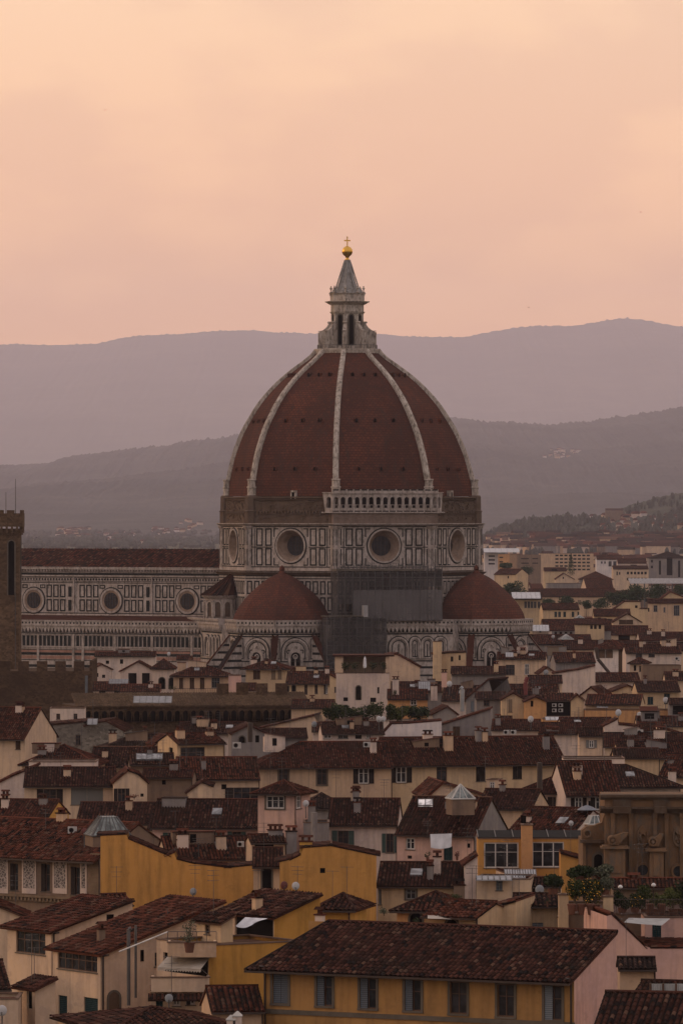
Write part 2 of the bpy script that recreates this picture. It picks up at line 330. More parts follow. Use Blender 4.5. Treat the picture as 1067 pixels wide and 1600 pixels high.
# ------------------------------------------------------------------ windows, chimneys, houses
def window(fr, u0, u1, z0, z1, style, parent, deep=.16, label=None, name='window'):
    m = MB(); k = style[0]; fl = style[1:]; w = u1 - u0; h = z1 - z0
    fm = {'w': plain('white_frame', (.52, .49, .46), .6), 'g': plain('grey_frame', (.16, .16, .16), .6)}.get(k, WOODB())
    pane = GL() if k in 'wgd' else DK(); n0 = -deep
    if k == 'S':
        c = SHC[fl[0]]; m.mat(1); m.fbox(fr, u0, (u0 + u1) / 2 - .015, n0, n0 + .06, z0, z1); m.fbox(fr, (u0 + u1) / 2 + .015, u1, n0, n0 + .06, z0, z1); pane = shutter('shutter_' + fl[0], c)
    else:
        m.mat(1); m.fbox(fr, u0, u1, n0 - .03, n0, z0, z1); m.mat(0)
        if k != 'b':
            t = .07 if k != 'w' else .12; a, b = n0, n0 + .05
            m.fbox(fr, u0, u0 + t, a, b, z0, z1); m.fbox(fr, u1 - t, u1, a, b, z0, z1); m.fbox(fr, u0 + t, u1 - t, a, b, z0, z0 + t); m.fbox(fr, u0 + t, u1 - t, a, b, z1 - t, z1)
            nv = max(1, int(round(w / .95)) - (w > 2)) if k == 'w' or w > 1.6 else 1
            for i in range(1, nv + 1): 
                if nv == 1 and i > 1: break
                c = u0 + w * i / (nv + 1); m.fbox(fr, c - t * .45, c + t * .45, a, b - .006, z0 + t, z1 - t)
            zc = z0 + h * .62; m.fbox(fr, u0 + t, u1 - t, a, b - .012, zc - .025, zc + .025)
    m.mat(2)
    if '+' in fl:
        s = .17; m.fbox(fr, u0 - s, u0, -.01, .05, z0 - .0, z1); m.fbox(fr, u1, u1 + s, -.01, .05, z0, z1); m.fbox(fr, u0 - s, u1 + s, -.01, .06, z1, z1 + .2); m.fbox(fr, u0 - s - .12, u1 + s + .12, -.01, .13, z1 + .2, z1 + .28)
        m.fbox(fr, u0 - s, u1 + s, -.01, .1, z0 - .14, z0)
    elif k != 'b': m.fbox(fr, u0 - .08, u1 + .08, -.12, .07, z0 - .08, z0 - .002)
    o = m.build(name, [fm, pane, plain('grey_stone_trim', (.105, .088, .07), .85)], parent)
    if k in 'dgw' and 'O' in fl:
        c = fl[fl.index('O') + 1]; sw = w * .5
        for a, b in ((u0 - sw - .02, u0 - .02), (u1 + .02, u1 + sw + .02)):
            s2 = MB(); s2.fbox(fr, a, b, .03, .08, z0, z1); s2.build('shutter', shutter('shutter_' + c, SHC[c]), o)
    if 'H' in fl:                                       # one leaf half closed
        c = fl[fl.index('H') + 1]; s2 = MB(); s2.fbox(fr, u0 + .02, u0 + w * .46, -.06, -.01, z0, z1); s2.build('shutter', shutter('shutter_' + c, SHC[c]), o)
    return o
def arch_window(fr, u0, u1, z0, z1, parent, col=None, trim=.16, name='arched_window'):
    m = MB(); o_ = archpts(u0 - trim, u1 + trim, z0, z1 + trim); i_ = archpts(u0, u1, z0, z1)
    m.mat(0); m.fring(fr, o_, i_, -.02, .07); m.mat(1); m.fprism(fr, i_, -.02, .015)
    return m.build(name, [plain('grey_stone_trim', (.105, .088, .07), .85) if trim > .1 else plaster('cream'), col or DK()], parent)
def wall_grid(mb, fr, w, z0, z1, holes, rev=.2):
    us = sorted({0.0, w} | {x for h in holes for x in h[:2]}); zs = sorted({z0, z1} | {x for h in holes for x in h[2:4]})
    for a, b in zip(us[:-1], us[1:]):
        for c, d in zip(zs[:-1], zs[1:]):
            um, zm = (a + b) / 2, (c + d) / 2
            if any(h[0] < um < h[1] and h[2] < zm < h[3] for h in holes): continue
            mb.quad(fr.p(a, 0, c), fr.p(b, 0, c), fr.p(b, 0, d), fr.p(a, 0, d))
    for a, b, c, d in holes:
        for (p, q) in (((a, c), (b, c)), ((b, c), (b, d)), ((b, d), (a, d)), ((a, d), (a, c))):
            mb.quad(fr.p(p[0], 0, p[1]), fr.p(q[0], 0, q[1]), fr.p(q[0], -rev, q[1]), fr.p(p[0], -rev, p[1]))
def chimney(roof, x, y, w, h, z, col='cream', depth=None):
    m = MB(); m.mat(0); m.box(x - w / 2, x + w / 2, y - w * .35, y + w * .35, z - 1.2, z + h)
    m.mat(1); m.box(x - w / 2 - .08, x + w / 2 + .08, y - w * .35 - .08, y + w * .35 + .08, z + h, z + h + .1)
    n = max(1, int(w / .38))
    for i in range(n):
        cx_ = x - w / 2 + w * (i + .5) / n; m.box(cx_ - .11, cx_ + .11, y - .16, y + .16, z + h + .1, z + h + .42)
    for s in (-1, 1):
        m.add([(x - w / 2 - .06, y - .3 * s, z + h + .38), (x + w / 2 + .06, y - .3 * s, z + h + .38), (x + w / 2 + .06, y, z + h + .58), (x - w / 2 - .06, y, z + h + .58)], ((0, 1, 2, 3),))
    m.build('chimney', [plaster(col), tiles('t1')], roof)
HS = {}
AR = random.Random(3)
def house(label, x0, x1, ye, yr=None, typ='E', r=0, d=9, col='cream', wins=(), Y=None, tile='t1', name='house', cat='house', group=None,
          hip='', prof=None, ov=.45, chim=(), rp=.5, wallm=None, per=None, gut=True, pipes=(), key=None, z0=0.0, thick=.12, lcol=None, rcol=None, auto=True, vg_=.12, hin=None):
    Y = Y or 31.0 * F / (ye - 800); rr = R(r); P = Place(x0, Y, rr)
    C, D = P.ray(x1, ye); t = -C[1] / D[1]; w = (C + D * t).x
    ze = P.hit(x0, ye, 1, 0).z
    e = thing(name, label, cat, P.P, rr, group)
    wm = wallm or plaster(col); far = Y > 1700; per = (.35 if Y < 480 else .31 if Y < 900 else .45); row = .46 if Y < 900 else .6
    fr = {'F': FR((0, 0, 0), (1, 0, 0), (0, -1, 0)), 'L': FR((0, 0, 0), (0, 1, 0), (-1, 0, 0)), 'R': FR((w, 0, 0), (0, 1, 0), (1, 0, 0))}
    pf = None
    if typ == 'G':
        zr = P.hit(x0 + (x1 - x0) * rp, yr, 1, 0).z; pf = [(0, ze)] * (rp > 0) + [(w * rp, zr)] + [(w, ze)] * (rp < 1)
        if rp >= 1: pf = [(0, ze), (w, zr)]
        if rp <= 0: pf = [(0, zr), (w, ze)]
    elif typ == 'P':
        q = [P.hit(a, b, 1, 0) for a, b in prof]; pf = [(v.x, v.z) for v in q]; pf[0] = (0, pf[0][1]); pf[-1] = (w, pf[-1][1])
    elif typ in 'EH': zr = P.hit((x0 + x1) / 2, yr, 1, d * rp).z; zr = max(zr, ze + .5)
    ztop = min(z for _, z in pf) if pf else ze
    holes = {'F': [], 'L': [], 'R': []}; todo = []
    for wn in wins:
        x, y, pw, ph, st = wn[:5]; sd_ = wn[5] if len(wn) > 5 else 'F'
        ax, val = (1, 0) if sd_ == 'F' else ((0, 0) if sd_ == 'L' else (0, w))
        a = P.hit(x - pw / 2, y - ph / 2, ax, val); b = P.hit(x + pw / 2, y + ph / 2, ax, val); c = P.hit(x, y, ax, val)
        ua, ub = sorted((a.x, b.x)) if sd_ == 'F' else sorted((a.y, b.y)); hh = ph / F * (Y + c.y * math.cos(rr)) / 2 * 1.0
        za, zb = c.z - hh, c.z + hh; lim = w if sd_ == 'F' else d
        ua, ub = max(.08, ua), min(lim - .08, ub)
        if ub - ua < .15: continue
        ok = zb < (ztop if sd_ == 'F' else 1e9) - .02 and st[0] not in 'A' and Y < 1600 and not any(ua < h[1] + .05 and ub > h[0] - .05 and za < h[3] + .05 and zb > h[2] - .05 for h in holes[sd_])
        if sd_ != 'F': ok = ok and zb < (pf[0][1] if sd_ == 'L' else pf[-1][1]) - .02 if pf else ok and zb < ze - .02
        if ok: holes[sd_].append((ua, ub, za, zb))
        todo.append((sd_, ua, ub, za, zb, st, ok))
    m = MB()
    zL = pf[0][1] if pf else ze; zR = pf[-1][1] if pf else ze
    wall_grid(m, fr['F'], w, z0, ztop, holes['F']); m.cm = 1; wall_grid(m, fr['L'], d, z0, zL, holes['L']); m.cm = 2; wall_grid(m, fr['R'], d, z0, zR, holes['R']); m.cm = 0
    wall_grid(m, FR((0, d, 0), (1, 0, 0), (0, 1, 0)), w, z0, zr if typ == 'E' and rp >= 1 else ztop, [])
    if pf:
        for yy in (0, d): m.add([(0, yy, ztop)] + [(u, yy, z) for u, z in pf] + [(w, yy, ztop)], (tuple(range(len(pf) + 2)),))
    if typ == 'E':
        for xx, s in ((0, 'l'), (w, 'r')):
            m.cm = 1 if s == 'l' else 2
            if s not in hip: m.add([(xx, 0, ze), (xx, d, ze), (xx, d * rp, zr)], ((0, 1, 2),))
    wall = m.build('wall', [wm, plaster(lcol) if lcol else wm, plaster(rcol) if rcol else wm], e); m = MB(); tm = tiles(tile)
    def slope(O, U, S, poly, corr=True, th=thick):
        if min(Vector(O).z, 1) < -1: return
        m.slab(Vector(O) - Vector((0, 0, .02)), U, S, poly, th)
        if corr: m.tiled(O, U, S, poly, per, row, .10)
    if typ in 'EH':
        hip = 'lr' if typ == 'H' else hip; run = d * rp; tp = (zr - ze) / run; a = math.atan(tp); ca, sa = math.cos(a), math.sin(a); ol = ov if 'l' in hip else vg_; orr = ov if 'r' in hip else vg_
        Ls = (run + ov) / ca; Wd = w + ol + orr; zo = ze - ov * tp; ins = hin or run + ov
        if 'l' in hip and 'r' in hip: ins = min(ins, Wd / 2)
        hl, hr = (ins if 'l' in hip else 0), (ins if 'r' in hip else 0)
        slope((-ol, -ov, zo), (1, 0, 0), (0, ca, sa), [(0, 0), (Wd, 0), (Wd - hr, Ls), (hl, Ls)])
        if rp < 1:
            rb = d * (1 - rp); a2 = math.atan(tp * rp / (1 - rp)); L2 = (rb + ov) / math.cos(a2); zo2 = zr - L2 * math.sin(a2)
            slope((w + orr, d + ov, zo2), (-1, 0, 0), (0, -math.cos(a2), math.sin(a2)), [(0, 0), (Wd, 0), (Wd - hl, L2), (hr, L2)], False)
        zt = zo + Ls * sa; Dd = d + 2 * ov
        for s, x_, sg in (('l', -ov, 1), ('r', w + ov, -1)):
            if s in hip:
                a3 = math.atan((zt - zo) / ins); c3, s3 = math.cos(a3), math.sin(a3); L3 = ins / c3; mid = run + ov
                if sg > 0: slope((x_, d + ov, zo), (0, -1, 0), (c3, 0, s3), [(0, 0), (Dd, 0), (Dd - mid, L3)])
                else: slope((x_, -ov, zo), (0, 1, 0), (-c3, 0, s3), [(0, 0), (Dd, 0), (mid, L3)])
                m.tube((x_, -ov, zo + .05), (x_ + sg * ins, run, zt + .06), .11, 6)
        m.tube((-ol + hl, run, zt + .05), (w + orr - hr, run, zt + .05), .13, 6)
    elif pf:
        fo = min(ov, .35 if typ == 'G' else .2) if gut else .04; thk = thick if gut else .05
        for (ua, za), (ub, zb) in zip(pf[:-1], pf[1:]):
            if ub - ua < .5 or abs(zb - za) > (ub - ua) * 1.6: continue
            Ln = math.hypot(ub - ua, zb - za); c_, s_ = (ub - ua) / Ln, abs(zb - za) / Ln; e1 = .35
            if zb >= za: slope((ua - e1 * c_, d + ov, za - e1 * s_ + .03), (0, -1, 0), (c_, 0, s_), [(0, 0), (d + fo + ov, 0), (d + fo + ov, Ln + e1), (0, Ln + e1)], th=thk)
            else: slope((ub + e1 * c_, -fo, zb - e1 * s_ + .03), (0, 1, 0), (-c_, 0, s_), [(0, 0), (d + fo + ov, 0), (d + fo + ov, Ln + e1), (0, Ln + e1)], th=thk)
        for i in range(1, len(pf) - 1):
            if pf[i][1] > pf[i - 1][1] and pf[i][1] > pf[i + 1][1]: m.tube((pf[i][0], -fo, pf[i][1] + .09), (pf[i][0], d + ov, pf[i][1] + .09), .13, 6)
    else:
        m.box(.18, w - .18, .18, d - .18, ze - .35, ze - .25)
        m.mat(1)
        for a in ((-.06, w + .06, -.06, .18), (-.06, w + .06, d - .18, d + .06), (-.06, .18, .18, d - .18), (w - .18, w + .06, .18, d - .18)): m.box(a[0], a[1], a[2], a[3], ze - .03, ze + .07)
        m.mat(0)
    roof = m.build('roof', [tm, plain('parapet_coping', (.13, .085, .062), .9)], e)
    if gut and typ in 'EH' and Y < 1300:
        q = MB(); q.box(-ol, w + orr, -ov - .13, -ov, zo - .13, zo - .0); q.build('gutter', GUT(), e)
        q = MB(); q.tube((w + .0, -.1, z0), (w + .0, -.1, ze - .2), .06, 5)
        if Y < 800 and not pipes: q.build('drainpipe', GUT(), e)
    for px in pipes:
        u = P.hit(px, ye + 20, 1, 0).x; q = MB(); q.tube((u, -.1, z0), (u, -.1, ze - .15), .07, 5); q.tube((u, -.1, ze - .15), (u, -ov, ze - .05), .07, 5); q.build('drainpipe', GUT(), e)
    for (sd_, ua, ub, za, zb, st, ok) in todo:
        f_ = fr[sd_]
        if st[0] == 'A': arch_window(f_, ua, ub, za, zb, e, col=plain('arch_recess', (.10, .065, .045), .9) if 'r' in st else None, trim=.08 if 't' in st else .16)
        else: window(f_, ua, ub, za, zb, st, e, deep=.16 if ok else -.03)
    for c in chim:
        x, y, pw, ph = c[:4]; v = c[4] if len(c) > 4 else (d * rp if typ in 'EH' else d * .4)
        q = P.hit(x, y, 1, v); s = (Y + v * math.cos(rr)) / F; chimney(roof, q.x, q.y, max(.5, pw * s), ph * s, q.z, c[5] if len(c) > 5 else 'grey')
    if auto and typ in 'EH' and 420 < Y < 1500 and not chim and w > 5:
        for _ in range(AR.choice([0, 1, 1, 2, 3])):
            v = AR.uniform(.35, 1.0) * d * rp; u = AR.uniform(.15, .85) * w; chimney(roof, u, v, AR.uniform(.5, 1.1), AR.uniform(.5, 1.1), ze + (zr - ze) * v / (d * rp), AR.choice(['pale', 'grey', 'cream', 'tan']))
    if auto and typ in 'EHGP' and gut and 400 < Y < 1500:
        for _ in range(AR.choice([0, 1, 1, 2])):
            v = AR.uniform(.4, .9) * d * (rp if typ in 'EH' else 1); u = AR.uniform(.1, .9) * w; zz = (ze + (zr - ze) * v / (d * rp)) if typ in 'EH' else interp(pf, u); h_ = AR.uniform(1.6, 3.4); q = MB(); q.tube((u, v, zz - .3), (u, v, zz + h_), .02 if Y < 700 else .04, 4)
            for i in range(AR.choice([1, 2, 3])): q.tube((u - .5, v, zz + h_ - .05 - .35 * i), (u + .5, v, zz + h_ - .05 - .35 * i), .016, 4); q.tube((u - .3, v - .3, zz + h_ - .05 - .35 * i), (u - .3, v + .3, zz + h_ - .05 - .35 * i), .02, 4)
            q.build('aerial', METAL(), roof)
    if auto and typ in 'EH' and 450 < Y < 1400 and w > 9 and AR.random() < .13 and not chim:
        v = .45 * d * rp; u = AR.uniform(.2, .8) * w; zz = ze + (zr - ze) * .45; q = MB(); hw_ = AR.uniform(.7, 1.3); ht = AR.uniform(1.1, 1.6); q.mat(0); q.box(u - hw_, u + hw_, v, v + 2.4, zz - .5, zz + ht); q.mat(1); q.box(u - hw_ * .6, u + hw_ * .6, v - .03, v, zz + .35, zz + ht - .25)
        q.mat(2); q.add([(u - hw_ - .2, v - .3, zz + ht - .03), (u + hw_ + .2, v - .3, zz + ht - .03), (u + hw_ + .2, v + 2.7, zz + ht + .6), (u - hw_ - .2, v + 2.7, zz + ht + .6), (u - hw_ - .2, v - .3, zz + ht + .12), (u + hw_ + .2, v - .3, zz + ht + .12), (u + hw_ + .2, v + 2.7, zz + ht + .75), (u - hw_ - .2, v + 2.7, zz + ht + .75)], ((0, 3, 2, 1), (4, 5, 6, 7), (0, 1, 5, 4), (1, 2, 6, 5), (2, 3, 7, 6), (3, 0, 4, 7))); q.build('dormer', [plaster(AR.choice(['pale', 'cream', 'grey'])), DK(), tm], roof)
    if auto and typ in 'EH' and 480 < Y < 1400 and w > 8:
        for _ in range(AR.choice([0, 1, 1, 2])):
            hw_ = AR.uniform(.5, 1.9); v = AR.uniform(.5, .85) * d * rp; u = AR.uniform(hw_ + .5, max(hw_ + .6, w - hw_ - .5)); zz = ze + (zr - ze) * v / (d * rp); ht = AR.uniform(.6, 1.5); dp = AR.uniform(1.2, 3); q = MB(); q.mat(0); q.box(u - hw_, u + hw_, v, v + dp, zz - .6, zz + ht); q.mat(1)
            if AR.random() < .5: q.box(u - hw_ - .08, u + hw_ + .08, v - .08, v + dp + .08, zz + ht, zz + ht + .1)
            else: k_ = AR.choice([-1, 1]); q.add([(u - hw_ - .2, v - .2, zz + ht + .02 + (.5 if k_ < 0 else 0)), (u + hw_ + .2, v - .2, zz + ht + .02 + (.5 if k_ > 0 else 0)), (u + hw_ + .2, v + dp + .2, zz + ht + .02 + (.5 if k_ > 0 else 0)), (u - hw_ - .2, v + dp + .2, zz + ht + .02 + (.5 if k_ < 0 else 0))], ((0, 1, 2, 3),)); q.mat(0); q.add([(u - hw_, v, zz + ht), (u + hw_, v, zz + ht), (u + hw_ * k_, v, zz + ht + .45)], ((0, 1, 2),))
            if hw_ > 1 and AR.random() < .6: q.mat(2); q.box(u - .3, u + .25, v - .02, v, zz + .2, zz + ht - .15)
            q.build('attic', [plaster(AR.choice(['pale', 'cream', 'grey', 'tan', 'brown', 'grey'])), tm, DK()], roof)
    if auto and typ in 'EH' and 450 < Y < 1400 and w > 7 and AR.random() < .3:
        v = .5 * d * rp; u = AR.uniform(.2, .8) * w; a_ = math.atan((zr - ze) / (d * rp)); zz = ze + (zr - ze) * .5; q = MB(); O_ = Vector((u, v, zz + .2)); U_ = Vector((1, 0, 0)); S_ = Vector((0, math.cos(a_), math.sin(a_))); q.slab(O_, U_, S_, [(-.5, -.6), (.5, -.6), (.5, .6), (-.5, .6)], .15); q.build('roof_window', glass('sky_glass', (.14, .145, .15), .35), roof)
    HS[key or label] = (e, P, w, d, ze, Y)
    return e
def dish(x, y, r, Y, label, col='w', lean=0.0):
    p = W(x, y, Y); s = Y / F * r; e = thing('satellite_dish', label, 'satellite dish', (p.x, p.y, p.z - s * 1.6), lean, 'satellite dishes on the roofs')
    m = MB(); prof = [(s * k / 5, -.22 * s * (1 - (k / 5) ** 2)) for k in range(6)]; seg = 18
    V = []; 
    for rr_, q in prof + prof[::-1]:
        for i in range(seg): a = 2 * math.pi * i / seg; V.append((rr_ * math.cos(a), -.0 - q * -1 + (0.03 if len(V) >= seg * 6 else 0), s * 1.6 + rr_ * math.sin(a) * 1.08))
    m.add(V, [(k * seg + i, k * seg + (i + 1) % seg, (k + 1) * seg + (i + 1) % seg, (k + 1) * seg + i) for k in range(11) for i in range(seg)])
    m.build('reflector', {'w': plain('dish_white', (.40, .39, .39), .5), 'r': plain('dish_red', (.12, .035, .03), .5), 'g': plain('dish_grey', (.22, .23, .24), .5)}[col], e, True)
    m = MB(); m.tube((0, .05, -1.0), (0, .12, s * 1.6), s * .09 + .02); m.build('mast', METAL(), e)
    m = MB(); m.tube((0, 0, s * .7), (0, -s * .8, s * 1.2), .025); m.box(-.06, .06, -s * .8 - .08, -s * .8 + .06, s * 1.15, s * 1.3); m.build('arm', METAL(), e)
def antenna(x, y0, y1, Y, label, bars=3):
    p = W(x, y1, Y); h = (y1 - y0) / F * Y; e = thing('roof_antenna', label, 'antenna', p, random.uniform(-.6, .6), 'television antennas on the roofs')
    m = MB(); m.tube((0, 0, -.6), (0, 0, h), .024, 5); m.build('mast', METAL(), e); m = MB()
    for i in range(bars):
        z = h * (.97 - .16 * i); L_ = .55 - .08 * i; m.tube((-L_, 0, z), (L_, 0, z), .02, 4)
        for k in range(-2, 3): m.tube((k * L_ / 2, -.22, z), (k * L_ / 2, .22, z), .012, 4)
    m.build('crossbars', METAL(), e)
def ac_unit(x, y, w, Y, label, rz=0):
    p = W(x, y, Y); s = w / F * Y; e = thing('air_conditioner', label, 'air conditioner', p, rz, 'air conditioning units')
    m = MB(); m.box(-s / 2, s / 2, 0, .35, 0, s * .75); m.build('casing', plain('unit_casing', (.36, .34, .32), .5), e)
    m = MB(); f_ = FR((0, 0, 0), (1, 0, 0), (0, -1, 0)); m.fring(f_, circ(-s * .12, s * .38, s * .27, 14), circ(-s * .12, s * .38, s * .20, 14), 0, .03); m.fprism(f_, circ(-s * .12, s * .38, s * .19, 14), 0, .012); m.build('fan', DK(), e)
def leafmass(m, cl, n, size, flat=1.0):
    for _ in range(n):
        c, rx, ry, rz_ = random.choice(cl)
        while 1:
            q = Vector((random.uniform(-1, 1), random.uniform(-1, 1), random.uniform(-1, 1)))
            if .25 < q.length < 1: break
        p = Vector(c) + Vector((q.x * rx, q.y * ry, q.z * rz_)); a = Vector((random.gauss(0, 1), random.gauss(0, 1), random.gauss(0, 1))).normalized(); b = a.orthogonal().normalized(); s = size * random.uniform(.6, 1.3); k = a.cross(b)
        m.add([p - b * s, p + k * s * .55, p + b * s, p - k * s * .55], ((0, 1, 2, 3),))
def tree(x, yb, yt, wpx, Y, label, kind='round', n=700, mat=None, name='tree', cat='tree', group=None, ground=None):
    b = W(x, yb, Y); h = (yb - yt) / F * Y; w = wpx / F * Y; base = b.z if ground is None else ground
    e = thing(name, label, cat, (b.x, b.y, base), random.uniform(0, 6), group); H = h + b.z - base
    m = MB(); m.tube((0, 0, 0), (w * .03, 0, H * .55), max(.05, w * .035), 7, max(.03, w * .022))
    cl = []
    if kind == 'cypress':
        for i in range(9): t = i / 8; cl.append(((0, 0, H - h + h * (.08 + .88 * t)), w * .5 * (1 - t) ** .6 + .1, w * .5 * (1 - t) ** .6 + .1, h * .12))
    else:
        for i in range(11 if kind == 'round' else 8):
            a = random.uniform(0, 6.28); rr_ = random.uniform(.1, .62) * w * .5; zc = H - h * random.uniform(.18, .72); q = random.uniform(.22, .4)
            if kind == 'pine': zc = H - h * random.uniform(.12, .3); q = random.uniform(.2, .3)
            cl.append(((rr_ * math.cos(a), rr_ * math.sin(a), zc), w * q, w * q, min(h * .3, w * q * .8) * (.6 if kind == 'pine' else 1)))
            m.tube((0, 0, H * .4 if ground is not None else h * .15), cl[-1][0], max(.02, w * .015), 4, .015)
    m.build('trunk', plain('bark', (.09, .065, .045), .9), e)
    m = MB(); leafmass(m, cl, n, max(.05, w * .045)); m.build('crown', mat or leaves('leaf_dark', (.035, .055, .025), (.075, .10, .04)), e)
    return e
# ------------------------------------------------------------------ cathedral
def marble(name, c, dirt=.5):
    m = NT(name, .85); a = m.noise(m.pos((.5, .5, .35)), 1, 6, .7); b = m.noise(m.pos((1.8, 1.8, .7)), 1, 6, .72)
    col = m.mix(m.rng(a, .4, .68), c, sc((c[0] * .95, c[1] * .9, c[2] * .85), .7)); col = m.mix(m.rng(b, .47, .66, 0, dirt), col, (.10, .085, .07)); m.color(col); m.bump(b, .06, .5); return m.m
WM = marble('white_marble', (.375, .325, .295), .85); GM = marble('green_marble', (.018, .021, .021), .1); PM = marble('pink_marble', (.30, .17, .13)); RIBM = marble('rib_marble', (.44, .385, .335), 1.0)
BRN = marble('bare_masonry', (.105, .074, .055), .6); LEAD = marble('lantern_cone', (.30, .29, .28), .7)
dt = NT('dome_terracotta', .9)
uvn = dt.n('UVMap'); bt = dt.n('TexBrick'); dt.l(uvn.outputs[0], bt.inputs['Vector'])
bt.inputs['Scale'].default_value = 1.0; bt.inputs['Brick Width'].default_value = .95; bt.inputs['Row Height'].default_value = .62; bt.inputs['Mortar Size'].default_value = .06
bt.inputs['Color1'].default_value = (.118, .041, .026, 1); bt.inputs['Color2'].default_value = (.078, .031, .022, 1); bt.inputs['Mortar'].default_value = (.036, .018, .014, 1)
n1 = dt.noise(dt.pos((.12, .12, .08)), 1, 6, .6); n2 = dt.noise(dt.pos((.9, .9, .12)), 1, 5, .65); n3 = dt.noise(dt.pos((1.3, 1.3, 1.3)), 1, 3, .6)
cc = dt.mix(dt.rng(n1, .38, .6, 0, .75), bt.outputs['Color'], (.048, .023, .018)); cc = dt.mix(dt.rng(n2, .5, .68, 0, .7), cc, (.045, .03, .026)); cc = dt.mix(dt.rng(n3, .58, .7, 0, .4), cc, (.15, .055, .03))
dt.color(cc); dt.bump(bt.outputs['Fac'], .08, .5); DT = dt.m
TH = R(-29.2); YC = 1400.0; CP = Place(547.5, YC, TH)
duo = thing('cathedral', 'huge cathedral with red octagonal dome, white ribs and marble lantern', 'cathedral', CP.P, TH)
def face(phi, A): p = R(phi); n_ = Vector((math.cos(p), math.sin(p), 0)); return FR(n_ * A, (-math.sin(p), math.cos(p), 0), n_)
def off(fr, u, v=0): return FR(fr.o + fr.du * u + fr.nn * v, fr.du, fr.nn)
zf = lambda y: 55 - (y - 800) / 6.77
T8 = math.tan(R(22.5))
def octa(m, A0, A1, z0, z1, c=(0, 0), dx0=(0, 0), dx1=(0, 0)):
    P = []
    for A, z, d_ in ((A0, z0, dx0), (A1, z1, dx1)):
        for k in range(8): a = R(22.5 + 45 * k); r_ = A / math.cos(R(22.5)); P.append((c[0] + d_[0] + r_ * math.cos(a), c[1] + d_[1] + r_ * math.sin(a), z))
    m.add(P, [(k, (k + 1) % 8, 8 + (k + 1) % 8, 8 + k) for k in range(8)] + [tuple(range(7, -1, -1)), tuple(range(8, 16))])
def loop_rect(pts, cu, cz, U0, U1, Z0, Z1):
    out = []
    for u, z in pts:
        du, dz = u - cu, z - cz; t = 1e9
        if du > 1e-9: t = min(t, (U1 - cu) / du)
        if du < -1e-9: t = min(t, (U0 - cu) / du)
        if dz > 1e-9: t = min(t, (Z1 - cz) / dz)
        if dz < -1e-9: t = min(t, (Z0 - cz) / dz)
        out.append((cu + du * t, cz + dz * t))
    return out
def panel(m, fr, u, z0, z1, w, t=.32, pr=.06):
    a, b = u - w / 2, u + w / 2
    m.fring(fr, [(a, z0), (b, z0), (b, z1), (a, z1)], [(a + t, z0 + t), (b - t, z0 + t), (b - t, z1 - t), (a + t, z1 - t)], -.05, pr)
def oculus(fr, zc, ro, ri, depth, parent, trim=.45):
    m = MB(); m.mat(0); m.fring(fr, circ(0, zc, ro + trim, 40), circ(0, zc, ro, 40), -.1, .28)
    m.mat(2); m.fring(fr, circ(0, zc, ro + trim + .28, 40), circ(0, zc, ro + trim, 40), -.1, .1)
    m.mat(1); a = circ(0, zc, ro, 40); b = circ(0, zc, ri, 40); P = [fr.p(u, .2, z) for u, z in a] + [fr.p(u, -depth, z) for u, z in b]
    m.add(P, [(i, (i + 1) % 40, 40 + (i + 1) % 40, 40 + i) for i in range(40)])
    o = m.build('round_window', [WM, BRN2, GM], parent)
    m = MB(); m.mat(0); m.fprism(fr, circ(0, zc, ri, 30), -depth - .1, -depth + .02)
    m.mat(1)
    for k in range(-2, 3):
        h_ = math.sqrt(max(0, ri * ri - (k * ri * .38) ** 2)); m.fbox(fr, k * ri * .38 - .05, k * ri * .38 + .05, -depth + .02, -depth + .1, zc - h_, zc + h_)
    for k in (-1, 0, 1):
        h_ = math.sqrt(max(0, ri * ri - (k * ri * .5) ** 2)); m.fbox(fr, -h_, h_, -depth + .02, -depth + .09, zc + k * ri * .5 - .04, zc + k * ri * .5 + .04)
    m.build('glazing', [glass('stained_glass', (.012, .013, .018), .5), GUT()], o)
BRN2 = marble('oculus_reveal', (.26, .19, .145), .7)
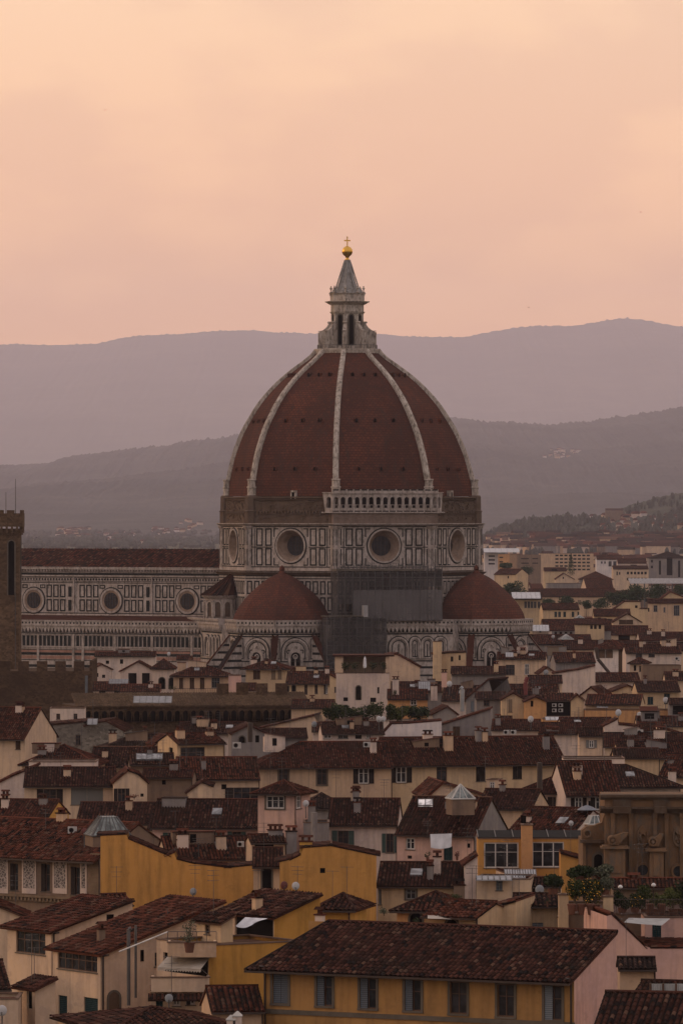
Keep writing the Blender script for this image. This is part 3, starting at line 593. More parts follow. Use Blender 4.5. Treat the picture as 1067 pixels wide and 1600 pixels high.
# drum ---------------------------------------------------------------
A1 = 28.3; HW = A1 * T8; ZB, ZT = zf(892), zf(822); ZO = zf(853)
m = MB(); frames = MB()
for k in range(8):
    fr = face(22.5 * 2 * k, A1); f2 = FR(fr.o - fr.du * HW, fr.du, fr.nn)
    if k in (5, 6, 7, 0, 4):
        wall_grid(m, f2, 2 * HW, ZB, ZT, [(HW - 4.6, HW + 4.6, ZO - 4.6, ZO + 4.45)], 0.0)
        c_ = circ(0, ZO, 3.65, 40); m.fring(fr, loop_rect(c_, 0, ZO, -4.6, 4.6, ZO - 4.6, ZO + 4.45), c_, -.01, 0)
        oculus(fr, ZO, 3.6, 2.3, 2.4, duo, .36)
        zt, zm, zb = zf(825.5), zf(855), zf(886)
        for s in (-1, 1):
            for u in (5.95, 8.35):
                panel(frames, fr, s * u, zm + .28, zt, 1.75); panel(frames, fr, s * u, zb + .3, zm - .22, 1.75)
            for (z0, z1) in ((zt - 2.0, zt), (zb + .3, zb + 2.1)):
                frames.fbox(fr, s * 4.45 - .13, s * 4.45 + .13, -.02, .06, z0, z1); frames.fbox(fr, min(s * 4.45, s * 3.3), max(s * 4.45, s * 3.3), -.02, .058, z1 - .26 if z1 == zt else z0, z1 if z1 == zt else z0 + .26)
            frames.fbox(fr, s * 10.55 - .28, s * 10.55 + .28, -.02, .07, zm + .45, zt - .1); frames.fbox(fr, s * 10.55 - .28, s * 10.55 + .28, -.02, .07, zb + .5, zm - .4)
            frames.fbox(fr, s * 9.65 - .09, s * 9.65 + .09, -.02, .05, zb, zt)
        frames.fbox(fr, -HW, HW, -.02, .065, ZT - .22, ZT - .02); frames.fbox(fr, -HW, -4.8, -.02, .05, zm - .11, zm + .09); frames.fbox(fr, 4.8, HW, -.02, .05, zm - .11, zm + .09); frames.fbox(fr, -HW, HW, -.02, .065, zb - .12, zb + .1)
    else: m.quad(f2.p(0, 0, ZB), f2.p(2 * HW, 0, ZB), f2.p(2 * HW, 0, ZT), f2.p(0, 0, ZT))
m.build('drum_wall', WM, duo); frames.build('green_marble_frames', GM, duo)
for k in range(8):                                   # corner pilasters of the drum
    a = R(22.5 + 45 * k); r_ = A1 / math.cos(R(22.5)) - .75; q = MB(); q.mat(0)
    q.lathe([(1.25, ZB), (1.25, ZT - .8), (1.6, ZT - .3), (1.7, ZT + .1)], 8, (r_ * math.cos(a), r_ * math.sin(a)), a + R(22.5)); q.mat(1)
    for da in (-1, 1):
        n_ = a + R(22.5) * da; f = FR((r_ * math.cos(a) + math.cos(n_) * 1.17, r_ * math.sin(a) + math.sin(n_) * 1.17, 0), (-math.sin(n_), math.cos(n_), 0), (math.cos(n_), math.sin(n_), 0))
        q.fbox(f, -.22, .22, -.02, .05, zf(852), zf(827)); q.fbox(f, -.22, .22, -.02, .05, zf(884), zf(858))
    q.build('drum_pilaster', [WM, GM], duo)
m = MB(); octa(m, A1 + .25, A1 + 1.1, ZT - .02, ZT + .45); octa(m, A1 + 1.1, A1 + 1.1, ZT + .455, ZT + .62); octa(m, A1 + .3, A1 + .9, ZB - .4, ZB + .0); m.build('cornice', WM, duo)
m = MB(); octa(m, A1 + .75, A1 + 1.5, ZB - 1.1, ZB - .42); m.build('lower_cornice', BRN, duo)
# rough unclad band
ZD = zf(775)
m = MB(); octa(m, A1 - .5, A1 - .7, ZT + .6, ZD - .2); octa(m, A1 - .4, A1 - .2, ZD - 1.1, ZD - .85)
for k in range(8):
    fr = face(45 * k, A1 - .6)
    if k == 7: continue
    for i in range(-13, 14): m.fbox(fr, i * .82 - .22, i * .82 + .22, -.1, .5, zf(802), zf(798.5)); 
    m.fbox(fr, -HW + .5, HW - .5, -.1, .3, zf(803.6), zf(802.4)); m.fbox(fr, -HW + .5, HW - .5, -.1, .35, ZD - .45, ZD - .1)
    for i in range(170): 
        u = random.uniform(-HW + 1, HW - 1); z = random.uniform(ZT + 1, ZD - 1.3); m.fbox(fr, u, u + random.uniform(.4, 1.4), -.05, random.uniform(.05, .3), z, z + random.uniform(.15, .4))
m.build('unclad_band', BRN, duo)
for k in range(8):
    a = R(22.5 + 45 * k); r_ = (A1 - .3) / math.cos(R(22.5)) - 1.0; q = MB(); c_ = (r_ * math.cos(a), r_ * math.sin(a))
    q.lathe([(1.75, ZT + .5), (1.75, zf(800)), (1.95, zf(799)), (1.6, zf(797)), (1.55, ZD - .1), (1.3, ZD + .2)], 8, c_, a + R(22.5))
    q.mat(1); q.lathe([(1.05, ZD + .1), (1.05, zf(763)), (1.2, zf(762)), (1.2, zf(760)), (.95, zf(759.5)), (.95, zf(751)), (1.15, zf(750)), (1.1, zf(748))], 8, ((r_ - .1) * math.cos(a), (r_ - .1) * math.sin(a)), a + R(22.5))
    q.build('corner_pier', [BRN, RIBM], duo)
# gallery on the south-east face
fr = face(-45, A1 + 1.2); m = MB(); m.mat(0); g0, g1 = zf(800), zf(767); hw = 12.7; z0, z1 = zf(793.5), zf(776.5)
nb = 15; bw = 2 * hw / nb
for i in range(nb):
    U0 = -hw + i * bw; c_ = U0 + bw / 2; ap = archpts(c_ - .56, c_ + .56, z0, z1)
    m.fring(fr, loop_rect(ap, c_, (z0 + z1) / 2, U0, U0 + bw, z0 - .9, z1 + .55), ap, -.45, 0)
    m.fring(fr, archpts(c_ - .74, c_ + .74, z0, z1 + .18), ap, -.05, .07)
    m.fbox(fr, U0 + bw - .13, U0 + bw + .13, .0, .12, z0 - .9, z1 + .9) if i < nb - 1 else None
    m.mat(2); m.fbox(fr, U0 + .2, U0 + bw - .2, 0.0, .05, zf(766.5), zf(764.5)); m.mat(0)
m.fbox(fr, -hw, hw, -2.2, .1, z1 + .56, z1 + .8); m.fbox(fr, -hw - .1, hw + .1, -2.2, .3, z1 + .8, z1 + 1.0); m.fbox(fr, -hw, hw, -.3, .0, z1 + 1.0, zf(764.5))
m.fbox(fr, -hw - .2, hw + .2, -2.2, .35, z0 - 1.25, z0 - .9); m.fbox(fr, -hw, hw, -2.2, .55, zf(801.5), zf(800)); 
for i in range(nb * 2): u = -hw + (i + .5) * bw / 2; m.fbox(fr, u - .07, u + .07, .1, .2, z0 - .05, z0 + .62)
m.fbox(fr, -hw, hw, .06, .24, z0 + .62, z0 + .74)
m.mat(1); m.fbox(fr, -hw, hw, -1.9, -1.0, z0 - .9, z1 + .5)
m.mat(3); m.fbox(fr, -hw + .2, hw - .2, -1.6, .0, zf(818), zf(801.6)); m.mat(0); m.fbox(fr, -hw, hw, -1.6, .3, zf(819.3), zf(818.02))
m.mat(3)
for i in range(22): u = -hw + .6 + i * (2 * hw - 1.2) / 21; m.fring(fr, circ(u, zf(809.5), .52, 10), circ(u, zf(809.5), .36, 10), -.02, .07)
m.build('gallery', [WM, DK(), GM, marble('frieze_stone', (.19, .14, .115), .6)], duo)
for s in (-1, 1):
    m = MB(); f2 = face(-45 + s * 45, A1 + 1.2); u0, u1 = ((HW - 2.6, HW + .4) if s < 0 else (-HW - .4, -HW + 2.6))
    m.mat(0); c_ = (u0 + u1) / 2 - .1 * s; ap = archpts(c_ - .56, c_ + .56, z0, z1); m.fring(f2, loop_rect(ap, c_, (z0 + z1) / 2, u0, u1, z0 - .9, z1 + .9), ap, -1.9, 0)
    m.fbox(f2, u0, u1, -1.9, .25, z1 + .9, z1 + 1.1); m.fbox(f2, u0 - .1, u1 + .1, -1.9, .55, zf(801.5), z0 - .91); m.mat(1); m.fbox(f2, c_ - .6, c_ + .6, -1.8, -1.2, z0 - .2, z1)
    m.build('gallery_return', [WM, DK()], duo)
# dome shell ----------------------------------------------------------
PROF = [(0, 29.25), (3.7, 28.75), (9.8, 27.2), (15.4, 24.9), (21.8, 20.9), (25.5, 17.6), (28.2, 14.7), (30.6, 11.5), (33.0, 8.0), (34.4, 6.6)]
def dprof(h): return interp(PROF, h)
def dsm(h):                                            # smooth the measured profile
    return sum(dprof(min(34.4, max(0, h + d_))) * w_ for d_, w_ in ((-1.6, .2), (-.8, .2), (0, .2), (.8, .2), (1.6, .2)))
def shift(h): s = -5.0 / 6.7 * h / 34.4; return (s * math.cos(TH), -s * math.sin(TH))
HH = [34.2 * i / 56 for i in range(57)]
me_v = []; m = MB()
V = []; Fc = []; U = []
for k in range(8):
    a0, a1 = R(22.5 + 45 * (k - 1)), R(22.5 + 45 * k); arc = 0; prev = None
    for h in HH:
        r_ = dsm(h) ; sx, sy = shift(h)
        if prev: arc += math.hypot(h - prev[0], (r_ - prev[1]) * .924)
        prev = (h, r_); hwk = r_ * math.sin(R(22.5))
        V += [(sx + r_ * math.cos(a0), sy + r_ * math.sin(a0), ZD + h), (sx + r_ * math.cos(a1), sy + r_ * math.sin(a1), ZD + h)]; U += [(-hwk + 20 * k, arc), (hwk + 20 * k, arc)]
    b = k * 2 * len(HH)
    for i in range(len(HH) - 1): Fc.append((b + 2 * i, b + 2 * i + 1, b + 2 * i + 3, b + 2 * i + 2))
me = bpy.data.meshes.new('dome_shell'); me.from_pydata(V, [], Fc); ul = me.uv_layers.new(name='UVMap')
for lp in me.loops: ul.data[lp.index].uv = U[lp.vertex_index]
me.materials.append(DT); do = bpy.data.objects.new('dome_shell', me); COL.objects.link(do); do.parent = duo
for k in (5, 6, 7, 0, 4):                              # little round dormer holes in three rows
    for h in (6.1, 17.4, 28.2):
        r_ = dsm(h); A_ = r_ * math.cos(R(22.5)); sx, sy = shift(h); fr = face(45 * k, A_); fr.o += Vector((sx, sy, 0))
        for s in (-1, 0, 1):
            u = s * r_ * .19; q = MB(); q.mat(1); q.fring(fr, archpts(u - .42, u + .42, ZD + h - .2, ZD + h + .75, 5), archpts(u - .27, u + .27, ZD + h - .2, ZD + h + .6, 5), -.9, .45); q.mat(0); q.fprism(fr, archpts(u - .27, u + .27, ZD + h - .2, ZD + h + .6, 5), -.9, .35)
            q.build('dome_dormer', [DK(), DT], do)
for k in (6, 7, 0):
    fr = face(45 * k, A1 - .9); u = {6: 0.3, 7: 4.6, 0: -1.5}[k]; q = MB(); q.mat(1); q.fbox(fr, u - .65, u + .65, -1.0, .5, ZD + .9, ZD + 1.3); q.fbox(fr, u - .65, u - .4, -1, .45, ZD - .6, ZD + .9); q.fbox(fr, u + .4, u + .65, -1, .45, ZD - .6, ZD + .9); q.mat(0); q.fbox(fr, u - .4, u + .4, -1, .3, ZD - .6, ZD + .9); q.build('dome_door', [DK(), RIBM], do)
for k in range(8):                                     # eight white ribs
    a = R(22.5 + 45 * k); t_ = (-math.sin(a), math.cos(a)); n_ = (math.cos(a), math.sin(a)); q = MB(); P = []
    hs = [h for h in HH if h > 3.2]
    for i, h in enumerate(hs):
        r_ = dsm(h); sx, sy = shift(h); w_ = .66 - .12 * h / 34; rn = r_ + .55 
        for s, rr_ in ((-1, r_ - .8), (-1, rn - .1), (-.55, rn - .02), (-.5, rn + .16), (.5, rn + .16), (.55, rn - .02), (1, rn - .1), (1, r_ - .8)):
            ext = rr_; P.append((sx + n_[0] * ext + t_[0] * w_ * s, sy + n_[1] * ext + t_[1] * w_ * s, ZD + h + (.25 if rr_ > r_ else 0)))
    q.add(P, [(i * 8 + j, i * 8 + j + 1, i * 8 + 9 + j, i * 8 + 8 + j) for i in range(len(hs) - 1) for j in range(7)]); q.build('dome_rib', RIBM, duo)
# lantern ------------------------------------------------------------
sx, sy = shift(34.2); LZ = lambda y: 55 - (y - 800) / F * YC
lan = thing('lantern', None, None, (sx, sy, 0), 0); lan.parent = duo
m = MB(); octa(m, 7.0, 7.3, ZD + 33.4, LZ(547)); octa(m, 7.3, 7.3, LZ(547) + .01, LZ(545)); m.build('platform', RIBM, lan)
m = MB()
for k in range(40):
    a = 2 * math.pi * k / 40; m.tube((7.0 * math.cos(a), 7.0 * math.sin(a), LZ(545)), (7.0 * math.cos(a), 7.0 * math.sin(a), LZ(539)), .06, 4)
    a2 = 2 * math.pi * (k + 1) / 40; m.tube((7.0 * math.cos(a), 7.0 * math.sin(a), LZ(539)), (7.0 * math.cos(a2), 7.0 * math.sin(a2), LZ(539)), .06, 4)
m.build('railing', METAL(), lan)
m = MB(); octa(m, 3.35, 3.35, LZ(545), LZ(490)); octa(m, 3.8, 3.8, LZ(545) - .2, LZ(540)); octa(m, 3.6, 3.9, LZ(490), LZ(487)); octa(m, 3.6, 3.6, LZ(487) + .01, LZ(476)); octa(m, 3.8, 4.9, LZ(476), LZ(471.5)); octa(m, 4.9, 4.9, LZ(471.4), LZ(470.5))
octa(m, 3.75, 3.75, LZ(470.5), LZ(460)); octa(m, 3.85, 4.1, LZ(460), LZ(458)); m.build('lantern_body', RIBM, lan)
for k in range(8):
    fr = face(45 * k, 3.36); arch_window(fr, -.52, .52, LZ(543), LZ(492), lan, trim=.3)
    a = R(22.5 + 45 * k); n_ = Vector((math.cos(a), math.sin(a), 0)); f2 = FR((0, 0, 0), n_, (-math.sin(a), math.cos(a), 0)); q = MB()
    sc_ = [(3.2, LZ(545)), (6.6, LZ(545)), (6.6, LZ(519)), (6.3, LZ(517)), (5.6, LZ(515)), (4.9, LZ(511)), (4.4, LZ(506)), (4.3, LZ(503)), (3.5, LZ(502)), (3.2, LZ(504))]
    q.fprism(f2, sc_, -.42, .42); q.fprism(f2, [(6.5, LZ(517.5)), (6.85, LZ(517.5)), (6.85, LZ(516.5)), (6.2, LZ(516.5))], -.55, .55); q.lathe([(.5, LZ(505)), (.62, LZ(503.5)), (.5, LZ(502))], 10, (4.15 * n_.x, 4.15 * n_.y)); q.tube(n_ * 6.72 + Vector((0, 0, LZ(543))), n_ * 6.72 + Vector((0, 0, LZ(519))), .2, 6)
    q.fbox(FR((0, 0, 0), n_, (-math.sin(a), math.cos(a), 0)), 3.3, 3.8, -.3, .3, LZ(502), LZ(490)); q.build('buttress', RIBM, lan)
    q = MB(); c_ = (3.85 * n_.x, 3.85 * n_.y); q.lathe([(.34, LZ(462)), (.34, LZ(457)), (.5, LZ(456.4)), (.16, LZ(455.6)), (.14, LZ(452.5)), (.36, LZ(451)), (.3, LZ(449.5)), (.08, LZ(448.6)), (.2, LZ(447.6)), (.02, LZ(446.4))], 8, c_); q.build('finial', RIBM, lan)
m = MB(); octa(m, 3.35, 2.75, LZ(458), LZ(456.5))
m.lathe([(3.1, LZ(458)), (2.62, LZ(453)), (1.95, LZ(440)), (1.25, LZ(424)), (.62, LZ(406)), (.5, LZ(405))], 8, (0, 0), R(22.5))
for k in range(8): a = R(22.5 + 45 * k); m.tube((3.1 * math.cos(a), 3.1 * math.sin(a), LZ(458)), (.6 * math.cos(a), .6 * math.sin(a), LZ(406)), .17, 5)
for k in range(8): fr = face(45 * k, 3.4); m.fprism(fr, circ(0, LZ(457.5), .85, 14), -.7, .12)
m.build('cone', LEAD, lan)
GOLD = NT('gilded_copper', .32, .95); GOLD.color((.62, .36, .07)); m = MB(); zb_ = LZ(392.3)
m.lathe([(.62, LZ(405.4)), (.62, LZ(404.6)), (.34, LZ(403.8)), (.4, LZ(402))] + [(1.26 * math.sin(t), zb_ - 1.26 * math.cos(t)) for t in [math.pi * i / 14 for i in range(2, 14)]] + [(.14, LZ(383.4))], 22); m.build('golden_ball', GOLD.m, lan, True)
m = MB(); f = FR((0, 0, 0), (math.cos(-TH), math.sin(-TH), 0), (math.sin(-TH), -math.cos(-TH), 0)); m.fbox(f, -.13, .13, -.1, .1, LZ(384), LZ(370)); m.fbox(f, -.62, .62, -.09, .09, LZ(376.3), LZ(374.4))
for u, z in ((-.62, LZ(375.4)), (.62, LZ(375.4)), (0, LZ(370))): m.fprism(f, circ(u, z, .17, 8), -.1, .1)
m.build('cross', GOLD.m, lan)
# body under the drum --------------------------------------------------
ZP = 30.2
m = MB(); octa(m, A1 + .5, A1 + .5, 0, ZB - 1.08); m.build('octagon_wall', WM, duo)
m = MB()
for k in (5, 6, 7, 0):
    fr = face(45 * k, A1 + .5); hwk = HW + .1
    for y0, y1 in ((899, 901), (903.5, 905), (958, 960)): m.fbox(fr, -hwk, hwk, -.02, .07, zf(y1), zf(y0))
    i = -hwk + 1.1
    while i < hwk - .8: panel(m, fr, i, zf(929), zf(908), 1.45); panel(m, fr, i, zf(955), zf(933), 1.45); i += 1.95
m.build('green_marble_frames', GM, duo)
m = MB()
for k in (5, 6, 7, 0):
    fr = face(45 * k, A1 + .5)
    for i in range(-17, 18): m.fbox(fr, i * .68 - .2, i * .68 + .2, -.02, .12, zf(897.6), zf(894.5))
m.build('dentils', WM, duo)
def parapet(m, fr, hw, z, drop=3.4):                   # pierced parapet carried on little arches
    m.mat(0); m.fbox(fr, -hw, hw, -.6, .95, z - .16, z); m.fbox(fr, -hw, hw, -.5, .85, z - 1.15, z - .17); m.fbox(fr, -hw, hw, -.5, 1.0, z - 1.35, z - 1.16)
    n_ = max(2, int(2 * hw / .95)); w_ = 2 * hw / n_
    for i in range(n_): 
        u = -hw + (i + .5) * w_; m.mat(1); m.fbox(fr, u - .2, u + .2, .84, .88, z - .85, z - .42)
        m.mat(0); m.fprism(fr, [(u - w_ * .5, z - 1.36), (u - w_ * .5, z - 2.5), (u - w_ * .38, z - 2.9), (u - w_ * .28, z - 2.4), (u, z - 1.75), (u + w_ * .28, z - 2.4), (u + w_ * .38, z - 2.9), (u + w_ * .5, z - 2.5), (u + w_ * .5, z - 1.36)], -.1, .72)
    m.mat(1); m.fbox(fr, -hw, hw, -.1, .03, z - 2.9, z - 1.4); m.fbox(fr, -hw, hw, -.1, .07, z - 3.35, z - 3.05)
# lower octagon joining the tribunes
AL = 35.0; m = MB(); octa(m, AL, AL, 0, ZP - 1.2); m.build('lower_wall', WM, duo)
for k in (5, 7): m = MB(); parapet(m, face(45 * k, AL), AL * T8, ZP); m.build('parapet', [WM, GM], duo)
def blind_arch(m, fr, u, w, z0, z1):
    m.mat(0); m.fring(fr, archpts(u - w / 2 - .4, u + w / 2 + .4, z0, z1 + .4, 12), archpts(u - w / 2, u + w / 2, z0, z1, 12), -.05, .35)
    m.mat(1); m.fring(fr, archpts(u - w / 2 - .62, u + w / 2 + .62, z0, z1 + .62, 12), archpts(u - w / 2 - .4, u + w / 2 + .4, z0, z1 + .4, 12), -.05, .12)
    m.fring(fr, archpts(u - w / 2 + .35, u + w / 2 - .35, z0 + .35, z1 - .35, 12), archpts(u - w / 2 + .55, u + w / 2 - .55, z0 + .55, z1 - .55, 12), -.05, .08)
def bands(m, fr, hw, zs):
    m.mat(1)
    for a, b in zs: m.fbox(fr, -hw, hw, -.04, .06, a, b)
BZ = [(20.6, 20.85), (19.0, 19.5), (17.2, 17.6), (15.5, 15.9), (13.6, 14.1), (11.5, 12)]
for k in (5, 7):
    m = MB(); fr = face(45 * k, AL); bands(m, fr, AL * T8, BZ)
    for u, w_ in ((-12, 2.2), (-9, 2.2), (-5, 4.0), (1.5, 4.0), (5.4, 1.9), (8.4, 2.3), (11.5, 2.3)): 
        blind_arch(m, fr, u, w_, 21.3, 25.9)
        m.mat(1); m.fbox(fr, u - .12, u + .12, -.04, .06, 21.6, 24.6)
    m.build('blind_arcade', [WM, GM], duo)
# tribunes with half domes
TP = [(0, 10.9), (1.6, 10.4), (3.3, 9.45), (5.2, 8.05), (6.8, 6.5), (8.4, 4.75), (9.6, 3.2), (10.4, 1.8), (10.8, .7), (11.0, .45)]
for (cx_, cy_, ks, zt_) in ((0, -32.4, (4, 5, 6, 7, 0), 0.0), (33.5, 0, (6, 7, 0, 1, 5), 0.4)):
    c_ = Vector((cx_, cy_, 0)); AT = 11.4; m = MB(); octa(m, AT, AT, 0, ZP - 1.0, (cx_, cy_)); m.build('tribune_wall', WM, duo)
    for k in ks:
        q = MB(); b = MB(); fr = face(45 * k, AT); fr.o += c_; parapet(q, fr, (AT + .6) * T8, ZP + zt_ * 0)
        bands(b, fr, AT * T8, BZ + [(26.3, 26.6)])
        blind_arch(b, fr, 0, 5.6, 20.9, 25.7)
        b.mat(1)
        for s in (-1, 1): panel(b, fr, s * 4.05, 21.3, 26.0, .9, .16); b.fring(fr, circ(s * 1.55, 23.0, .5, 12), circ(s * 1.55, 23.0, .3, 12), -.03, .09)
        # two-light pointed window
        w_ = MB(); w_.mat(0); w_.fring(fr, archpts(-1.75, 1.75, 15.6, 23.6, 10), archpts(-1.15, 1.15, 15.6, 22.9, 10), -.05, .45); w_.fprism(fr, [(-1.9, 22.2), (0, 25.0), (1.9, 22.2), (1.5, 22.2), (0, 24.4), (-1.5, 22.2)], -.02, .3)
        w_.fbox(fr, -.12, .12, .02, .3, 15.6, 22.0); w_.mat(1); w_.fprism(fr, archpts(-1.15, 1.15, 15.6, 22.9, 10), -.05, .05); w_.mat(0); w_.fring(fr, circ(0, 21.9, .6, 12), circ(0, 21.9, .38, 12), .03, .28); w_.build('pointed_window', [WM, DK()], duo)
        q.build('parapet', [WM, GM], duo); b.build('blind_arcade', [WM, GM], duo)
    d_ = MB(); d_.mat(0); S8 = 8
    V = []; U = []
    for k in range(8):
        arc = 0; prev = None
        for i in range(29):
            h = 11.0 * (i / 28); r_ = interp(TP, h) * 1.0; rr_ = r_ / math.cos(R(22.5)) * .985
            if prev: arc += math.hypot(h - prev[0], r_ - prev[1])
            prev = (h, r_)
            for s in range(5):
                a = R(22.5 + 45 * (k - 1) + 45 * s / 4); bl = .55; ro = rr_ * math.cos(R(22.5)) / math.cos(R(-22.5 + 45 * s / 4)) * bl + r_ * 1.03 * (1 - bl)
                V.append((cx_ + ro * math.cos(a), cy_ + ro * math.sin(a), ZP - .2 + h)); U.append(((s - 2) * r_ * .2 + 20 * k, arc))
    Fc = [(k * 145 + i * 5 + s, k * 145 + i * 5 + s + 1, k * 145 + i * 5 + s + 6, k * 145 + i * 5 + s + 5) for k in range(8) for i in range(28) for s in range(4)]
    me = bpy.data.meshes.new('half_dome'); me.from_pydata(V, [], Fc); ul = me.uv_layers.new(name='UVMap')
    for lp in me.loops: ul.data[lp.index].uv = U[lp.vertex_index]
    me.materials.append(DT); o = bpy.data.objects.new('half_dome', me); COL.objects.link(o); o.parent = duo
    q = MB(); q.lathe([(.9, ZP + 10.4), (.75, ZP + 10.9), (.5, ZP + 11.2), (.62, ZP + 11.5), (.6, ZP + 11.9), (.35, ZP + 12.3), (.05, ZP + 12.5)], 10, (cx_, cy_)); q.build('finial', DT, o)
    for k in range(8):                                  # tile-topped sloping buttresses on the corners
        a = R(22.5 + 45 * k); n_ = Vector((math.cos(a), math.sin(a), 0)); outw = n_.dot(Vector((cx_, cy_, 0)).normalized())
        if outw < -.2: continue
        rc = AT / math.cos(R(22.5)); f2 = FR(c_, n_, (-math.sin(a), math.cos(a), 0)); q = MB(); q.mat(0); q.fprism(f2, [(rc - 1, 0), (rc + 8.5, 0), (rc + 8.5, 15.2), (rc - .2, 26.4), (rc - 1, 26.4)], -.55, .55)
        q.mat(1); q.fprism(f2, [(rc + 8.8, 15.0), (rc + 8.8, 15.4), (rc - .3, 26.95), (rc - .3, 26.5)], -.75, .75); q.mat(2); [q.fprism(f2, [(rc - .2, zz_), (rc + (26.2 - zz_) * .777 - .3, zz_), (rc + (26.2 - zz_) * .777 - .75, zz_ + .55), (rc - .2, zz_ + .55)], -.6, .6) for zz_ in (15.5, 17.2, 19.0, 20.6, 22.3, 24.0)]; q.build('buttress', [WM, tiles('t1'), GM], duo)
def exedra(phi):
    n_ = Vector((math.cos(R(phi)), math.sin(R(phi)), 0)); c_ = n_ * 31.0; e = MB(); e.mat(0); e.lathe([(4.1, ZP - 1.2), (4.1, 34.6), (4.5, 34.9), (4.9, 35.3), (4.9, 35.6)], 24, (c_.x, c_.y))
    for i in range(-3, 4):
        a = R(phi + i * 30); nn_ = Vector((math.cos(a), math.sin(a), 0)); fr = FR(c_ + nn_ * 4.05, (-math.sin(a), math.cos(a), 0), nn_)
        e.mat(0); e.fring(fr, archpts(-.95, .95, 30.6, 34.3), archpts(-.68, .68, 30.6, 34.0), -.1, .42); e.mat(1); e.fprism(fr, archpts(-.68, .68, 30.6, 34.0), -.1, .1)
        a += R(15); p = c_ + Vector((math.cos(a), math.sin(a), 0)) * 4.35; e.mat(0); e.tube((p.x, p.y, 30.2), (p.x, p.y, 34.4), .2, 6)
    e.build('exedra_wall', [WM, BRN], duo)
    q = MB(); ap = c_ - n_ * 3.0; P = [(c_.x + 5.3 * math.cos(2 * math.pi * i / 24), c_.y + 5.3 * math.sin(2 * math.pi * i / 24), 35.55) for i in range(24)]; mid = [(Vector(p) * .42 + Vector((ap.x, ap.y, 41.2)) * .58 + Vector((0, 0, -.35))) for p in P]
    q.add(P + mid + [(ap.x, ap.y, 41.2)], [(i, (i + 1) % 24, 24 + (i + 1) % 24, 24 + i) for i in range(24)] + [(24 + i, 24 + (i + 1) % 24, 48) for i in range(24)])
    for i in range(24): q.tube(P[i], (ap.x, ap.y, 41.3), .12, 4)
    q.build('exedra_roof', tiles('t2'), duo)
exedra(-135); exedra(-45)
# nave ------------------------------------------------------------------
hz_ = lambda y, v, x=180: CP.hit(x, y, 1, v).z
zn = lambda y: hz_(y, -10.5); za = lambda y: hz_(y, -21.0)
XL = -118.0
m = MB(); m.box(XL, -26, -10.5, 10.5, 0, zn(887)); m.box(XL, -26, -21, 21, 0, za(975)); m.build('nave_wall', WM, duo)
zr = hz_(857.5, 0); ze_ = zn(886); a = math.atan((zr - ze_) / 10.5)
tm_ = MB()
for O, U_, S_ in (((XL, -11.3, ze_ - .8 * math.tan(a)), (1, 0, 0), (0, math.cos(a), math.sin(a))), ((-26, 11.3, ze_ - .8 * math.tan(a)), (-1, 0, 0), (0, -math.cos(a), math.sin(a)))):
    L_ = 11.3 / math.cos(a); tm_.slab(O, U_, S_, [(0, 0), (92, 0), (92, L_), (0, L_)], .3)
    if U_[0] > 0: tm_.tiled(O, U_, S_, [(0, 0), (92, 0), (92, L_), (0, L_)], .9, .8, .12)
tm_.build('nave_roof', tiles('t1'), duo)
m = MB(); za2 = zn(962)
m.slab((XL, -21.0, za(970)), (1, 0, 0), Vector((0, 10.5, za2 - za(970))).normalized(), [(0, 0), (92, 0), (92, math.hypot(10.5, za2 - za(970))), (0, math.hypot(10.5, za2 - za(970)))], .3); m.build('aisle_roof', tiles('t2'), duo)
fr = FR((0, -10.5, 0), (1, 0, 0), (0, -1, 0)); gfr = MB(); wfr = MB(); dark = MB()
wfr.fbox(fr, XL, -26, -.1, .8, zn(890), zn(886.2)); wfr.fbox(fr, XL, -26, -.1, .35, zn(901), zn(899)); wfr.fbox(fr, XL, -26, -.1, .25, zn(963), zn(960.5))
gfr.fbox(fr, XL, -26, -.1, .12, zn(898.8), zn(895.5)); gfr.fbox(fr, XL, -26, -.1, .07, zn(911.5), zn(910.4)); gfr.fbox(fr, XL, -26, -.1, .07, zn(959.3), zn(958)); gfr.fbox(fr, XL, -26, -.1, .07, zn(903), zn(902.2)); gfr.fbox(fr, XL, -26, -.1, .07, zn(909), zn(908.2))
i = XL
while i < -27: gfr.fprism(fr, [(i - .3, zn(905.6)), (i, zn(907.6)), (i + .3, zn(905.6)), (i, zn(903.6))], -.05, .06); wfr.fbox(fr, i - .15, i + .15, -.05, .7, zn(893), zn(890.2)); i += .8
ocx = [CP.hit(x, 939, 1, -10.5).x for x in (53, 174, 293)]; ocx = [2 * ocx[0] - ocx[1]] + ocx
for u in ocx:
    f = off(fr, u); mm = MB(); oculus(f, zn(939), 2.5, 1.95, -.1, duo, .5)
    for s in (-1, 1):
        for d_ in (4.35, 6.25, 8.15):
            if u + s * d_ > -28 or u + s * d_ < XL + 1: continue
            panel(gfr, f, s * d_, zn(934), zn(914), 1.5, .3); panel(gfr, f, s * d_, zn(956), zn(937), 1.5, .3)
        panel(gfr, f, s * 2.5, zn(920), zn(914), 1.5, .24, .05)
    for d_ in (10.2,):
        if u + d_ < -28: gfr.fbox(f, d_ - .42, d_ + .42, -.02, .1, zn(933), zn(917)); gfr.fbox(f, d_ - .42, d_ + .42, -.02, .1, zn(955), zn(938)); wfr.fbox(f, d_ + 1.0, d_ + 1.3, -.02, .3, zn(958), zn(902))
gfr.build('green_marble_frames', GM, duo); wfr.build('nave_cornices', WM, duo)
fr = FR((0, -21, 0), (1, 0, 0), (0, -1, 0)); m = MB(); parapet(m, off(fr, (XL - 26) / 2), (-26 - XL) / 2, za(970)); m.build('parapet', [WM, GM], duo)
m = MB(); m.mat(0); m.fbox(fr, XL, -26, -.05, .25, za(993), za(991.5)); m.fbox(fr, XL, -26, -.05, .2, za(1013), za(1011.5)); i = XL
